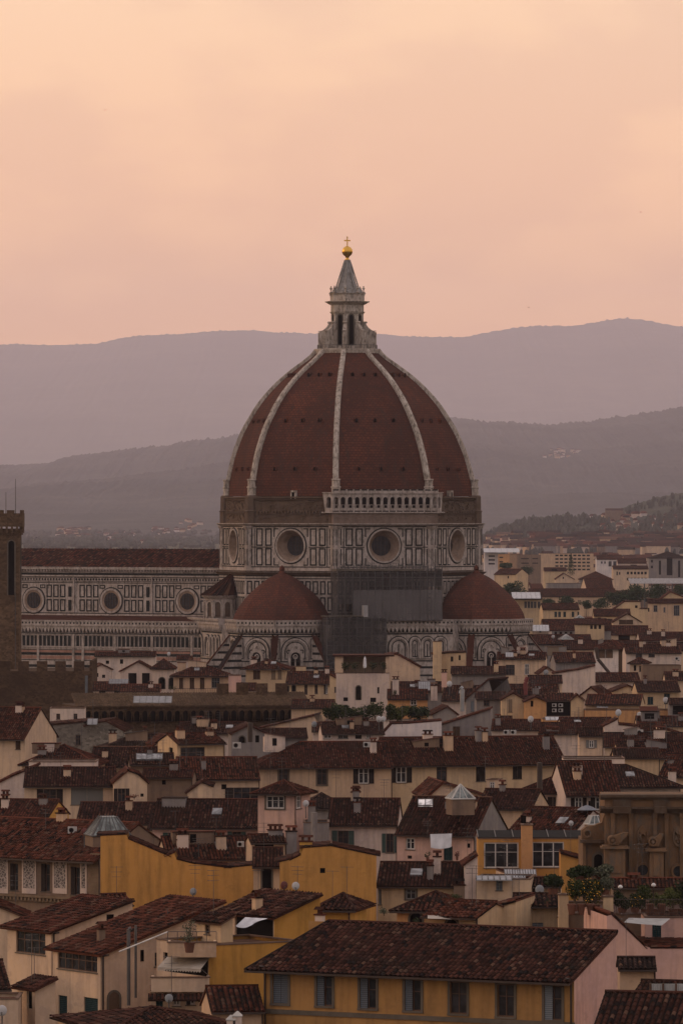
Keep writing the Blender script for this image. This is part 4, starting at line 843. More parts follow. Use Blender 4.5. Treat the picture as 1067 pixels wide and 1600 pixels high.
while i < -28: m.mat(1); m.fbox(fr, i - .38, i + .38, -.02, .05, za(1010.5), za(994.5)); m.mat(0); m.fbox(fr, i + .52, i + .64, -.02, .12, za(1011.5), za(993)); i += 1.16
m.mat(1)
for a_, b_ in ((1016, 1017), (1021, 1025), (1032, 1033.2), (1040, 1044)): m.fbox(fr, XL, -26, -.02, .06, za(b_), za(a_))
m.mat(2)
for a_, b_ in ((1017.2, 1020.8), (1026, 1031)): m.fbox(fr, XL, -26, -.02, .04, za(b_), za(a_))
for x in (60, 115, 130, 180, 238, 300):
    u = CP.hit(x, 1000, 1, -21).x; m.mat(0); m.fbox(fr, u - .3, u + .3, -.02, .25, 0, za(991.4))
m.build('aisle_panels', [WM, GM, PM], duo)
# scaffolding ------------------------------------------------------------
np_ = Vector((math.cos(R(-45)), math.sin(R(-45)), 0)) * 36.6; rot = TH + R(45)
wp = Vector((CP.P.x + np_.x * math.cos(TH) - np_.y * math.sin(TH), CP.P.y + np_.x * math.sin(TH) + np_.y * math.cos(TH), 0))
SP = Place(0, 1, rot); SP.P = wp; sfd = thing('scaffolding', 'tall grey netted scaffolding wrapped round the cathedral between the half domes', 'scaffolding', wp, rot)
def net(name, c, al):
    m = NT(name, .9); nz_ = m.math('ADD', m.math('MULTIPLY', m.noise(m.pos((.35, .35, .2)), 1, 4), .6), m.math('MULTIPLY', m.noise(m.pos((1.6, 1.6, .05)), 1, 2), .4)); m.color(m.mix(nz_, sc(c, .7), sc(c, 1.3))); m.setin(m.b.inputs['Alpha'], m.rng(nz_, .3, .7, al - .22, al + .22)); return m.m
NETD = net('dark_netting', (.06, .056, .056), .36); NETL = net('grey_sheeting', (.13, .12, .12), .48)
def sx_(x, v): return SP.hit(x, 950, 1, v).x
def sz_(y, v): return SP.hit(600, y, 1, v).z
def scaf(x0, x1, y0, y1, v0, v1, nm, netm, base=None, gaps=()):
    a, b = sx_(x0, v0), sx_(x1, v0); zt, zb = sz_(y0, v0), (sz_(y1, v0) if base is None else base); m = MB(); d_ = MB()
    nx_ = max(1, int((b - a) / 1.7)); nz2 = max(1, int((zt - zb) / 1.9))
    for i in range(nx_ + 1):
        for v in (v0, (v0 + v1) / 2, v1): u = a + (b - a) * i / nx_; m.tube((u, v - (.3 if v == v0 else 0), zb), (u, v - (.3 if v == v0 else 0), zt + random.uniform(.2, 1.4)), .1, 4)
    for j in range(nz2 + 1):
        z = zb + (zt - zb) * j / nz2
        for v in (v0 - .3, v1): m.tube((a, v, z), (b, v, z), .06, 4); m.tube((a, v, min(zt, z + 1)), (b, v, min(zt, z + 1)), .035, 4)
        for i in range(nx_ + 1): u = a + (b - a) * i / nx_; m.tube((u, v0, z), (u, v1, z), .05, 4)
        d_.box(a + .1, b - .1, v0 + .15, v1 - .1, z - .05, z)
    for i in range(0, nx_, 3): m.tube((a + (b - a) * i / nx_, v0 - .08, zb), (a + (b - a) * min(nx_, i + 3) / nx_, v0 - .08, zt), .05, 4)
    m.build('pole_frame', METAL(), sfd); d_.build('deck', plain('scaffold_boards', (.10, .085, .07), .9), sfd)
    n_ = MB(); cu_ = max(3, int((b - a) / 3.4)); cz_ = max(2, int((zt - zb) / 3.8))
    for i in range(cu_):
        for j in range(cz_):
            if random.random() < .13: continue
            o_ = random.uniform(-.14, .1); n_.box(a + (b - a) * i / cu_ - .05, a + (b - a) * (i + 1) / cu_ + .12, v0 - .22 + o_, v0 - .19 + o_, zb + (zt - zb) * j / cz_ - .1, zb + (zt - zb) * (j + 1) / cz_)
            if random.random() < .35: n_.box(a + (b - a) * i / cu_ + .2, a + (b - a) * (i + 1) / cu_ - .2, v0 - .12 + o_, v0 - .1 + o_, zb + (zt - zb) * j / cz_, zb + (zt - zb) * (j + 1) / cz_ - .5)
    n_.box(a - .13, a - .1, v0 - .16, v1, zb, zt); n_.box(b + .1, b + .13, v0 - .16, v1, zb, zt); n_.build('netting', netm, sfd)
scaf(527, 690, 889, 970, 0, 5.0, 'upper', NETD)
scaf(510, 603, 966, 1030, -3.5, -.3, 'lower', NETD, base=12.0)
m = MB(); a, b = sx_(552, -.4), sx_(690, -.4); m.box(a, b, -.42, -.36, sz_(970, -.4), sz_(922, -.4)); m.build('white_sheet', NETL, sfd)
m = MB(); m.box(sx_(526, -.5), sx_(663, -.5), -.5, 3, sz_(892, -.5), sz_(889, -.5)); m.box(sx_(508, -3.8), sx_(574, -3.8), -3.9, 0, sz_(963.5, -3.8), sz_(962, -3.8)); m.build('top_deck', plain('scaffold_boards', (.10, .085, .07), .9), sfd)
m = MB(); m.box(sx_(568, -3.9), sx_(574.5, -3.9), -4.0, -2.6, sz_(964, -3.9), sz_(946, -3.9)); m.build('hoist_cabin', plain('hoist_grey', (.26, .25, .25), .7), sfd)
m = MB()
for i in range(46):
    x = random.uniform(526, 690); m.tube((sx_(x, random.uniform(0, 4)), random.uniform(0, 4.5), sz_(892, 0)), (sx_(x, 0), random.uniform(0, 4.5), sz_(random.uniform(878, 886), 0)), .05, 4)
for y in (880, 884): m.tube((sx_(552, 0), 0, sz_(y, 0)), (sx_(663, 0), 0, sz_(y, 0)), .05, 4)
m.build('guard_rail', METAL(), sfd)
# ------------------------------------------------------------------ the old town, written from the photograph (x, rows in photo pixels)
random.seed(11); np.random.seed(11)
H = house
PL['towerstone'] = (.105, .068, .042); RB = rubble('stone'); RT = rubble('towerstone'); RG = rubble('greystone')
# --- bottom edge
H('long golden yellow house with a row of grey framed windows at the bottom', 412, 897, 1508, 1446, 'E', -27.7, 6.2, 'dimmed_gold', Y=386, rcol='rose', rp=1, hin=2.4, hip='l', ov=.9, tile='t2', per=.27, pipes=(415, 893), key='F1',
  wins=[(438, 1546, 24, 46, 'Se+'), (507, 1549, 24, 47, 'dHe+'), (575, 1553, 25, 47, 'dHe+'), (645, 1556, 25, 48, 'dHe+'), (716, 1560, 26, 49, 'd+'), (790, 1564, 26, 50, 'd+'), (864, 1568, 27, 52, 'dHl+')],
  chim=[(500, 1440, 13, 9, 8, 'pale')])
e, P, w, d, ze, _ = HS['F1']; q = MB(); f = FR((0, 0, 0), (1, 0, 0), (0, -1, 0)); zc = P.hit(500, 1581, 1, 0).z; q.fbox(f, -.05, w + .05, -.01, .09, zc - .3, zc); q.build('string_course', plain('grey_stone_trim', (.105, .088, .07), .85), e)
H('dark tiled roof with a red patch in the bottom right corner', 918, 1120, 1640, 1553, 'E', -14, 11, 'rose', Y=335, tile='t2', per=.27)
H('pink house with a sloping tiled coping below the roof garden', 948, 1120, 1436, None, 'P', 8, 9, 'rose', Y=415, prof=[(948, 1432), (956, 1430), (1006, 1478), (1016, 1482), (1050, 1482), (1120, 1482)], gut=False, key='pinkwall')
H('pink wall block with a grey awning and a blue door, at the right edge', 1008, 1120, 1434, None, 'F', 0, 6, 'rose', Y=424, wins=[(1026, 1462, 14, 38, 'St'), (993, 1466, 10, 24, 'b')], tile='t4')
H('small peeling ochre lean-to under the pink wall', 968, 1023, 1512, 1500, 'E', 0, 3, 'tan', Y=404, tile='t4')
H('low tiled lean-to beside the white corrugated fence', 988, 1090, 1560, 1535, 'E', -22, 4, 'rose', Y=372, tile='t2', per=.27)
H('low hipped roof peeping over the bottom edge, left of centre', 175, 385, 1614, 1574, 'H', 18, 12, 'cream', Y=352, tile='t2', per=.27)
H('small red roof squeezed between ochre wall and long yellow house', 332, 410, 1578, 1543, 'E', 8, 6, 'tan', Y=384, tile='t1', per=.27, wins=[(372, 1594, 12, 20, 'd')])
# --- bottom left cluster
H('cream house with a wide brown four-pane window at the left edge', 80, 207, 1456, 1407, 'G', 34, 6.2, 'cream', Y=430, rp=1, tile='t1', per=.27, ov=.8, wins=[(48, 1474, 46, 34, 'd', 'L'), (172, 1434, 11, 9, 'b')], key='A1', pipes=(83,))
H('cream house with dark loggia and teal shutters in the lower left', 157, 350, 1491, 1409, 'G', 33, 6.6, 'cream', Y=416, rp=1, tile='t3', per=.27, ov=.8,
  wins=[(121, 1504, 62, 27, 'd', 'L'), (98, 1573, 14, 33, 'St', 'L'), (142, 1577, 22, 34, 'St', 'L'), (247, 1500, 10, 22, 'd'), (222, 1494, 5, 18, 'b'), (178, 1566, 16, 30, 'Ar')], chim=[(158, 1462, 9, 9, 3, 'brown')], key='A2', pipes=(160,))
H('narrow cream stair turret with a small sloping tiled roof', 55, 87, 1545, 1529, 'G', 33, 2.4, 'cream', Y=402, rp=1, tile='t2', per=.27, wins=[(46, 1562, 8, 30, 'b', 'L')])
H('low cream wall block with a red coping in the bottom left corner', -40, 28, 1562, None, 'F', 0, 5, 'cream', Y=398)
H('cream flank wall with a falling coping above the wide brown window', -40, 36, 1424, None, 'P', 0, 5, 'cream', Y=448, prof=[(-40, 1400), (-5, 1415), (36, 1432)])
H('tiny dark roofed annex cut by the left edge', -30, 14, 1543, 1502, 'E', 12, 7, 'cream', Y=418, tile='t2', wins=[(6, 1556, 10, 14, 'b')])
H('small cream dormer block with tiled cap behind the wide brown window house', 168, 203, 1411, 1401, 'E', 25, 2.2, 'cream', Y=452, wins=[(174, 1434, 12, 10, 'b', 'L')])
H('ochre house with a balcony and an open cream awning', 326, 472, 1478, None, 'F', 32, 7, 'deepochre', Y=404, lcol='cream', wins=[(291, 1508, 72, 30, 'b', 'L'), (251, 1573, 12, 28, 'St', 'L'), (276, 1572, 12, 14, 'd', 'L'), (300, 1572, 16, 14, 'd', 'L')], key='B1')
H('ochre attic house with a white shade sail over its dark loggia', 428, 500, 1433, 1398, 'G', 38, 6.2, 'deepochre', Y=412, lcol='cream', rp=1, tile='t2', per=.27, ov=.5, wins=[(397, 1453, 60, 36, 'b', 'L')], chim=[(402, 1412, 14, 8, 3, 'tan')], key='B2')
H('small yellow attic with one little window beside the potted olive tree', 345, 364, 1441, 1430, 'G', 38, 2.8, 'yellow', Y=410, rp=1, tile='t2', per=.27, wins=[(324, 1453, 8, 15, 'd', 'L')])
H('ochre house end with a black downpipe behind the yellow wall', 500, 546, 1419, 1397, 'H', -12, 6, 'ochre', Y=430, tile='t2', per=.27, ov=.6)
# --- decorated palazzo and big yellow walls
H('palace wing with decorated grey panels between tall windows at the left edge', -60, 156, 1328, 1280, 'E', -38, 11, 'brown', Y=556, tile='t3', per=.3, ov=1.1, key='D1',
  wins=[(22, 1371, 13, 42, 'dHb'), (71, 1372, 14, 43, 'dHb'), (118, 1377, 15, 43, 'dHb')])
e, P, w, d, ze, _ = HS['D1']; f = FR((0, 0, 0), (1, 0, 0), (0, -1, 0))
sg = NT('sgraffito', .9); v_ = sg.n('TexVoronoi', feature='DISTANCE_TO_EDGE'); sg.l(sg.pos((1.6, 1.6, 1.6)), v_.inputs['Vector']); v_.inputs['Scale'].default_value = 2.2; nz2 = sg.noise(sg.pos((3, 3, 3)), 1.5, 3)
sg.color(sg.mix(sg.rng(sg.math('ADD', v_.outputs[0], sg.math('MULTIPLY', nz2, .12)), .12, .2), (.34, .29, .26), (.10, .085, .08)))
for x in (2, 46, 94, 131):
    a, b = P.hit(x - (9 if x < 120 else 3), 1370, 1, 0).x, P.hit(x + (9 if x < 120 else 3), 1370, 1, 0).x; z0_, z1_ = P.hit(x, 1397, 1, 0).z, P.hit(x, 1342, 1, 0).z
    q = MB(); q.mat(0); q.fring(f, [(a - .16, z0_), (b + .16, z0_), (b + .16, z1_ + .16), (a - .16, z1_ + .16)], [(a, z0_ + .5), (b, z0_ + .5), (b, z1_), (a, z1_)], -.01, .07); q.mat(1); q.fbox(f, a, b, -.01, .03, z0_ + .5, z1_); q.build('decorated_panel', [plaster('pale'), sg.m], e)
q = MB(); z0_ = P.hit(100, 1403, 1, 0).z; q.fbox(f, -.2, w + .1, -.01, .45, z0_ - .12, z0_ + .1); q.fbox(f, -.2, w + .1, -.01, .25, z0_ - .5, z0_ - .13); i = 0
while i < w: q.fbox(f, i, i + .2, .2, .4, z0_ - .4, z0_ - .16); i += .45
q.build('cornice', plain('brown_stone', (.17, .12, .08), .9), e); q = MB()
for k in range(9): q.fbox(f, w - (1.5 if k % 2 else 1.1), w + .03, -.01, .05, z0_ + .2 + k * .45, z0_ + .2 + k * .45 + .4)
q.build('quoins', plain('brown_stone', (.17, .12, .08), .9), e)
H('big plain golden wall with a stepped sloping top, left of centre', 157, 397, 1306, None, 'P', 0, 4, 'gold', Y=522, prof=[(157, 1306), (198, 1304), (200, 1311), (262, 1337), (272, 1333), (276, 1343), (300, 1349), (356, 1356), (397, 1352)], gut=False, tile='t2', ov=.15)
H('big plain golden wall with one tiny square window, centre', 437, 588, 1347, None, 'P', 0, 5, 'gold', Y=498, prof=[(437, 1347), (458, 1342), (470, 1336), (474, 1325), (517, 1322), (588, 1337)], gut=False, tile='t2', ov=.15, wins=[(504, 1361, 8, 8, 'b')], chim=[(478, 1325, 20, 9, 1, 'ochre')])
H('cream wall with an arched dark shutter between the two golden walls', 396, 440, 1352, 1326, 'E', 0, 6, 'tan', Y=512, tile='t2', wins=[(417, 1372, 14, 34, 'A')])
H('low red roof sliding down to the golden wall, with a small white unit', 262, 405, 1341, 1308, 'E', 10, 7, 'cream', Y=536, tile='t3')
H('small cream dormer with dark window in front of the pink tower', 393, 446, 1316, 1308, 'E', 8, 4, 'cream', Y=531, tile='t1', wins=[(413, 1327, 30, 13, 'b')], chim=[(430, 1307, 22, 9, 2), (455, 1318, 16, 18, 2)])
# --- middle left
H('square pink tower with a small hipped roof and a white double window', 403, 462, 1237, 1220, 'H', -16, 5.2, 'pink', Y=606, tile='t1', ov=.7, wins=[(430, 1254, 28, 20, 'w+'), (467, 1254, 8, 20, 'w', 'R')], key='tower')
H('long low house with brown roof and green shutters left of the pink tower', 238, 405, 1291, 1250, 'E', -6, 9, 'pink', Y=622, tile='t2', wins=[(271, 1308, 16, 13, 'dOg'), (328, 1307, 18, 13, 'dOg'), (370, 1306, 14, 12, 'dOg')], chim=[(350, 1310, 28, 6, 1, 'pale')])
H('brown roofed cottage right of the glass skylight on the left', 120, 243, 1285, 1255, 'E', -5, 8, 'cream', Y=644, tile='t2', wins=[(262, 1308, 10, 12, 'dOg')])
H('lower brown roof joining the green shuttered house', 232, 300, 1293, 1262, 'E', -8, 7, 'cream', Y=632, tile='t2')
H('cream house with a wide grey roller blind on the left', 38, 178, 1226, 1200, 'E', 0, 8, 'cream', Y=690, tile='t2', ov=.6, wins=[(78, 1247, 20, 27, 'dOb'), (136, 1245, 50, 26, 'Sy'), (190, 1244, 12, 23, 'dOb')])
H('cream gable wing beside the roller blind house', 178, 230, 1222, None, 'P', 4, 8, 'cream', Y=686, tile='t1', prof=[(178, 1222), (200, 1204), (216, 1210), (230, 1222)], wins=[(190, 1244, 12, 23, 'dOb'), (222, 1243, 5, 5, 'b')])
H('red roofs stepping down at the left edge below the roller blind', -30, 75, 1275, 1250, 'E', -12, 9, 'ochre', Y=652, tile='t3')
H('grey brown rendered house with a sloping skylight roof', 204, 272, 1194, 1178, 'E', 4, 7, 'brown', Y=720, tile='t2', wins=[(256, 1222, 6, 7, 'b'), (262, 1246, 12, 9, 'w')], key='skyl')
H('buff block with a red round vent under the skylight roof', 222, 300, 1214, 1202, 'E', -3, 6, 'brown', Y=700, tile='t1', wins=[(256, 1223, 6, 7, 'b')])
H('cream turret house with a triple grey window and peeling plaster', 277, 350, 1161, 1146, 'E', 22, 7, 'yellow', Y=742, tile='t1', ov=.7, wins=[(301, 1179, 38, 22, 'd'), (267, 1174, 6, 11, 'b', 'L')])
H('dark red roof below the turret with the triple window', 280, 405, 1216, 1184, 'E', 6, 8, 'cream', Y=712, tile='t3', wins=[(378, 1242, 26, 22, 'dOb'), (350, 1230, 8, 8, 'b')])
H('small cream gable tucked under the turret, with a crooked pipe', 293, 330, 1236, None, 'P', 0, 6, 'cream', Y=688, tile='t2', prof=[(293, 1238), (315, 1222), (330, 1228)])
H('low white parapet house behind the roller blind house', 45, 150, 1191, None, 'F', 0, 7, 'pale', Y=716)
H('brown pyramid shaped roof left of the skylight roof', 34, 150, 1194, 1164, 'H', -4, 12, 'cream', Y=742, tile='t1')
H('wide brown roof above the sloping skylight', 140, 245, 1196, 1168, 'E', -5, 9, 'cream', Y=752, tile='t2')
H('wide dark roof below the fortress arcade, left', 152, 290, 1172, 1147, 'E', 3, 11, hip='l', col='cream', Y=798, tile='t4')
H('rough grey walled old house with stepped outline and one narrow window', 38, 192, 1146, None, 'P', -4, 12, 'grey', Y=824, wallm=RG, prof=[(38, 1148), (62, 1134), (84, 1132), (130, 1128), (134, 1134), (150, 1129), (166, 1127), (192, 1141)], tile='t2', ov=.15, wins=[(122, 1157, 8, 16, 'd')])
H('cream house with a steep dark red roof at the left edge', -40, 39, 1150, 1106, 'E', -20, 11, 'cream', Y=806, tile='t3', ov=.7, wins=[(28, 1162, 8, 19, 'Sn')])
H('pale box penthouse with two small windows behind the rough grey house', 78, 132, 1107, None, 'F', 0, 5, 'pale', Y=880, wins=[(91, 1120, 6, 9, 'd'), (118, 1120, 6, 9, 'd')])
H('little ochre gabled hut right of the wide dark roof', 242, 276, 1163, 1150, 'G', 12, 5, 'yellow', Y=756, tile='t1', wins=[(247, 1172, 6, 9, 'b'), (266, 1173, 5, 9, 'b')])
H('cream sloping wall stump at the left edge under the red roof', -20, 60, 1214, None, 'P', 0, 5, 'pale', Y=704, prof=[(-20, 1232), (20, 1212), (60, 1196)])
# --- long yellow house of the middle
H('very long buff house with a brown roof and black shutters across the middle', 405, 612, 1196, 1160, 'E', 5, 11, 'tan', Y=746, hip='l', tile='t1', ov=.8, key='M8', wins=[(443, 1213, 15, 24, 'd+'), (503, 1213, 15, 28, 'd+'), (568, 1212, 16, 26, 'wOb')], chim=[(583, 1172, 10, 12, 3, 'pale')])
H('right half of the long buff house, with tall dark windows', 612, 884, 1193, 1152, 'E', 14, 12, 'yellow', Y=750, tile='t1', ov=.8, wins=[(627, 1211, 16, 25, 'wOb'), (690, 1208, 16, 27, 'd'), (751, 1208, 15, 27, 'Sb'), (808, 1204, 14, 27, 'Sb'), (845, 1206, 5, 18, 'b')], chim=[(700, 1162, 14, 12, 3, 'tan'), (747, 1152, 9, 10, 5, 'grey'), (757, 1154, 9, 10, 5, 'tan'), (853, 1160, 10, 9, 3, 'grey'), (668, 1156, 14, 8, 5, 'pale')])
H('brown roof in the middle with a bright oblong skylight and glass pyramid', 620, 742, 1300, 1246, 'E', -20, 10, 'pink', Y=588, rcol='grey', tile='t2', ov=.5, key='M12', wins=[(641, 1319, 14, 18, 'w'), (640, 1340, 7, 5, 'b'), (732, 1322, 5, 7, 'b'), (700, 1334, 14, 22, 'St')])
H('brown roofed house with big green shutters, left of the laundry', 513, 620, 1287, 1249, 'E', -4, 9, 'pale', Y=606, tile='t2', wins=[(536, 1312, 17, 27, 'dOg'), (609, 1318, 12, 30, 'dOg')], key='M13')
H('dark roof corner between the pink tower and the green shutters', 474, 530, 1262, 1240, 'H', 0, 9, 'grey', Y=640, tile='t4', wins=[(498, 1309, 9, 9, 'b')])
H('grey plastered block with a tall chimney beside the pink tower', 474, 514, 1286, None, 'F', 0, 5, 'grey', Y=600, tile='t4', chim=[(487, 1284, 12, 24, 1, 'grey')])
H('small gabled roof right behind the glass pyramid', 668, 760, 1245, 1224, 'G', 6, 12, 'cream', Y=648, tile='t1', rp=.25)
H('brown roof with a white framed dormer right of the glass pyramid', 745, 830, 1262, 1234, 'E', -14, 9, 'tan', Y=640, tile='t2', key='dorm')
H('little dormer block with a white square window', 760, 778, 1219, None, 'F', -10, 3, 'cream', Y=660, wins=[(769, 1228, 8, 12, 'w')])
H('stepped red roof climbing left of the roof umbrella terrace', 790, 890, 1304, 1262, 'E', -30, 10, 'pale', Y=600, tile='t1', wins=[(818, 1284, 8, 18, 'b')])
H('bright orange conservatory house with white paned windows', 747, 908, 1311, None, 'F', 0, 7, 'gold', Y=560, key='M16', tile='t4', wins=[(783, 1337, 54, 40, 'w'), (856, 1336, 50, 40, 'w')], pipes=())
H('square orange chimney stack on the conservatory house', 815, 832, 1290, None, 'F', 0, 2, 'orange', Y=558, tile='t4')
H('low orange lean-to right of the conservatory', 876, 912, 1336, None, 'P', 0, 4, 'gold', Y=552, prof=[(876, 1333), (912, 1343)])
H('brown tiled roof below the hanging laundry', 590, 735, 1383, 1349, 'E', -5, 8, 'yellow', Y=502, tile='t2', wins=[(642, 1398, 15, 15, 'g+'), (592, 1402, 8, 24, 'g')], chim=[(683, 1352, 11, 12, 2, 'pale'), (672, 1362, 5, 8, 1), (718, 1396, 18, 12, -1, 'brown')], ov=.4, key='M17')
H('narrow grey wall with a broken tiled top, right of the laundry', 726, 746, 1345, None, 'P', 0, 4, 'pale', Y=500, prof=[(726, 1350), (746, 1336)])
H('pair of hipped roofs over an orange arched window, lower centre', 620, 720, 1421, 1394, 'H', -10, 7, 'orange', Y=455, tile='t1', ov=.5, wins=[(650, 1442, 19, 30, 'A')], key='M19')
H('dark red roof above the pale wall with a grey arched window', 665, 746, 1429, 1408, 'E', -28, 6, 'yellow', Y=438, tile='t3', ov=.6, wins=[(706, 1448, 18, 22, 'A')])
H('plain yellow wall right of the grey arched window', 745, 806, 1420, None, 'P', -12, 8, 'yellow', Y=440, prof=[(745, 1424), (806, 1408)], ov=.1)
H('yellow house with pale blue shutters below the flower terrace', 805, 874, 1415, 1398, 'E', 0, 6, 'yellow', Y=446, tile='t2', wins=[(840, 1449, 17, 13, 'Sl')])
H('ochre parapet wall of the roof garden', 871, 950, 1434, None, 'F', -6, 8, 'yellow', Y=432, tile='t4', pipes=(948,))
H('square yellow pillar left of the roof garden', 873, 888, 1399, None, 'F', 0, 1.2, 'yellow', Y=430, tile='t4')
H('square yellow pillar right of the lit bushes', 943, 958, 1402, None, 'F', 0, 1.2, 'yellow', Y=424, tile='t4')
H('cream box house with a grey canopy below the conservatory', 744, 828, 1374, None, 'F', -6, 6, 'cream', Y=498, wins=[(780, 1384, 10, 16, 'Sl')], tile='t4', key='cbox')
H('cream wall with slatted white roofing, above the round dish terrace', 790, 846, 1367, None, 'P', 8, 5, 'cream', Y=507, prof=[(790, 1364), (846, 1376)], ov=.1)
H('small tiled lean-to under the slatted white roofing', 822, 875, 1384, 1376, 'E', -4, 4, 'tan', Y=500, tile='t2', wins=[(838, 1394, 14, 10, 'b')])
# --- middle right
H('large hipped brown roof with a tall black chimney, right of the long house', 812, 884, 1235, 1196, 'E', -14, 12, 'pale', Y=668, tile='t1', ov=.8, hip='l', wins=[(871, 1262, 15, 32, 'dOb')], key='M11a')
H('pale house with a planted balcony under its hipped roof', 884, 968, 1238, 1190, 'E', 7, 12, 'pale', Y=660, tile='t1', ov=.9, wins=[(904, 1256, 12, 20, 'wOb'), (937, 1256, 14, 20, 'wOb'), (921, 1262, 4, 20, 'b')], key='M11b')
H('wide dark roof behind the baroque church drum', 962, 1062, 1228, 1196, 'E', 4, 11, 'pale', Y=680, tile='t2', ov=.7, hip='r', chim=[(1050, 1215, 12, 9, 4, 'pale')])
H('square cream roof tower with grey shutters and a terrace', 905, 942, 1149, 1139, 'E', 0, 5, 'cream', Y=715, tile='t2', wins=[(924, 1163, 8, 12, 'wOy'), (944, 1166, 4, 16, 'St', 'R')], key='M10')
H('cream terrace block under the square roof tower', 881, 976, 1186, None, 'F', 0, 7, 'pale', Y=706, tile='t4', wins=[(928, 1208, 24, 9, 'b')])
H('brown roof at the right edge beyond the roof tower', 970, 1110, 1184, 1160, 'E', 4, 11, 'yellow', Y=765, tile='t1', ov=.6, chim=[(1005, 1195, 14, 10, 0, 'pale'), (985, 1163, 10, 7, 4)])
H('plain yellow wall part below the right edge roofs', 960, 1030, 1184, 1170, 'E', 0, 8, 'yellow', Y=740, tile='t2')
H('red roofs crowding the right edge above the church drum', 1030, 1110, 1212, 1180, 'E', -16, 10, 'cream', Y=722, tile='t3', chim=[(1048, 1196, 9, 8, 3)])
# --- upper band: fortress palace
def merlons(m, fr, u0, u1, z, h=1.7, w=1.5, g=1.2, th=.5):
    i = u0
    while i < u1 - w: m.fbox(fr, i, i + w, -th, 0, z, z + h); i += w + g
def corbel_arches(m, fr, u0, u1, z0, z1, pr=.7, w=1.9):
    n = max(1, int((u1 - u0) / w)); w = (u1 - u0) / n
    for i in range(n):
        c = u0 + (i + .5) * w; ap = archpts(c - w * .34, c + w * .34, z0, z1 - .35, 6); m.mat(0)
        m.fring(fr, loop_rect(ap, c, (z0 + z1) / 2, c - w / 2, c + w / 2, z0, z1), ap, -.1, pr)
    m.mat(1); m.fbox(fr, u0, u1, -.1, .05, z0, z1 - .3); m.mat(0)
def fort(label, x0, x1, Y, r, yt, d, parts, name='fortress_palace', cat='palace'):
    P = Place(x0, Y, R(r)); C, D = P.ray(x1, yt); t = -C[1] / D[1]; w = (C + D * t).x; zt = P.hit(x0, yt, 1, 0).z
    e = thing(name, label, cat, P.P, R(r)); fr = FR((0, 0, 0), (1, 0, 0), (0, -1, 0)); m = MB(); m.box(0, w, 0, d, 0, zt); m.build('wall', RB, e); parts(e, P, fr, w, d, zt); return e
def p1(e, P, fr, w, d, zt):
    m = MB(); merlons(m, fr, .2, w, zt, 1.9, 2.0, 1.5); merlons(m, FR((w, 0, 0), (0, 1, 0), (1, 0, 0)), .5, d, zt, 1.9, 2.0, 1.5); m.build('battlements', RB, e)
    q = MB(); u = P.hit(135, 1070, 1, 0).x; q.fbox(fr, u - .25, u + .25, 0, .25, P.hit(135, 1088, 1, 0).z, P.hit(135, 1056, 1, 0).z); q.build('drainpipe', plain('lead_pipe', (.10, .11, .12), .5), e)
fort('high rough stone fortress block with square battlements at the left', -60, 144, 1125, 0, 1049, 24, p1)
def p2(e, P, fr, w, d, zt):
    m = MB(); a, b = P.hit(460, 1126, 1, 0).z, P.hit(460, 1106, 1, 0).z
    corbel_arches(m, fr, 0, w, zt - 6.0 if 0 else a, b, .8, 1.35); m.fbox(fr, -.1, w, -.2, .9, b, zt); m.build('corbel_arcade', [RB, DK()], e)
    q = MB(); q.mat(0); a = R(17); q.slab((0, -1.2, zt), (1, 0, 0), (0, math.cos(a), math.sin(a)), [(0, 0), (w, 0), (w, 7), (0, 7)], .2); q.tiled((0, -1.2, zt), (1, 0, 0), (0, math.cos(a), math.sin(a)), [(0, 0), (w, 0), (w, 7), (0, 7)], .5, .6, .1); q.build('roof', RT, e)
    q = MB(); i = w * .62
    while i < w - 2: q.box(i, i + 2.0, 4, 4.6, zt, zt + 3.6); i += 3.4
    q.build('battlements', RB, e)
fort('long stone fortress wing with a row of small corbel arches', 118, 484, 1010, 11, 1104, 16, p2)
# fortress tower
tw = thing('fortress_tower', 'tall brown stone tower with battlements and an arched opening at the left edge', 'tower', W(-18, 1040, 1140).to_2d().to_3d())
s = 1140 / F; tz = lambda y: 55 - (y - 800) * s; TWd = 49 * s
m = MB(); m.box(0, TWd, 0, TWd, 0, tz(826)); m.build('wall', RT, tw); m = MB(); m.box(-.55, TWd + .55, -.55, TWd + .55, tz(823), tz(802)); ft = FR((0, 0, 0), (1, 0, 0), (0, -1, 0)); frr = FR((TWd, 0, 0), (0, 1, 0), (1, 0, 0))
for f_ in (ft, frr):
    for i in range(6): u = TWd * (i + .5) / 6; m.fbox(f_, u - .2, u + .2, -.1, .55, tz(833), tz(823)); m.fbox(f_, u - .2, u + .2, -.1, .3, tz(836), tz(833))
m.build('corbelled_top', RT, tw); m = MB(); merlons(m, FR((0, -.55, 0), (1, 0, 0), (0, -1, 0)), -.55, TWd + .7, tz(802), 5 * s, 1.45, .6, .5); merlons(m, FR((TWd + .55, 0, 0), (0, 1, 0), (1, 0, 0)), -.5, TWd, tz(802), 5 * s, 1.45, .6, .5); m.build('battlements', RT, tw)
arch_window(ft, 31 * s, 40.5 * s, tz(930), tz(845), tw, trim=.25); arch_window(frr, 2, 4.4, tz(930), tz(845), tw, trim=.25)
m = MB(); m.tube((26 * s + .1, 1, tz(807)), (26 * s + .1, 1, tz(769)), .09, 5, .05); m.build('flagpole', METAL(), tw); m = MB(); m.tube((42 * s, 1, tz(807)), (42 * s, 1, tz(748)), .09, 5, .05); m.build('flagpole', METAL(), tw)
m = MB(); m.tube((42 * s, -.12, tz(925)), (42 * s, -.12, tz(1045)), .07, 5); m.build('lightning_cable', METAL(), tw)
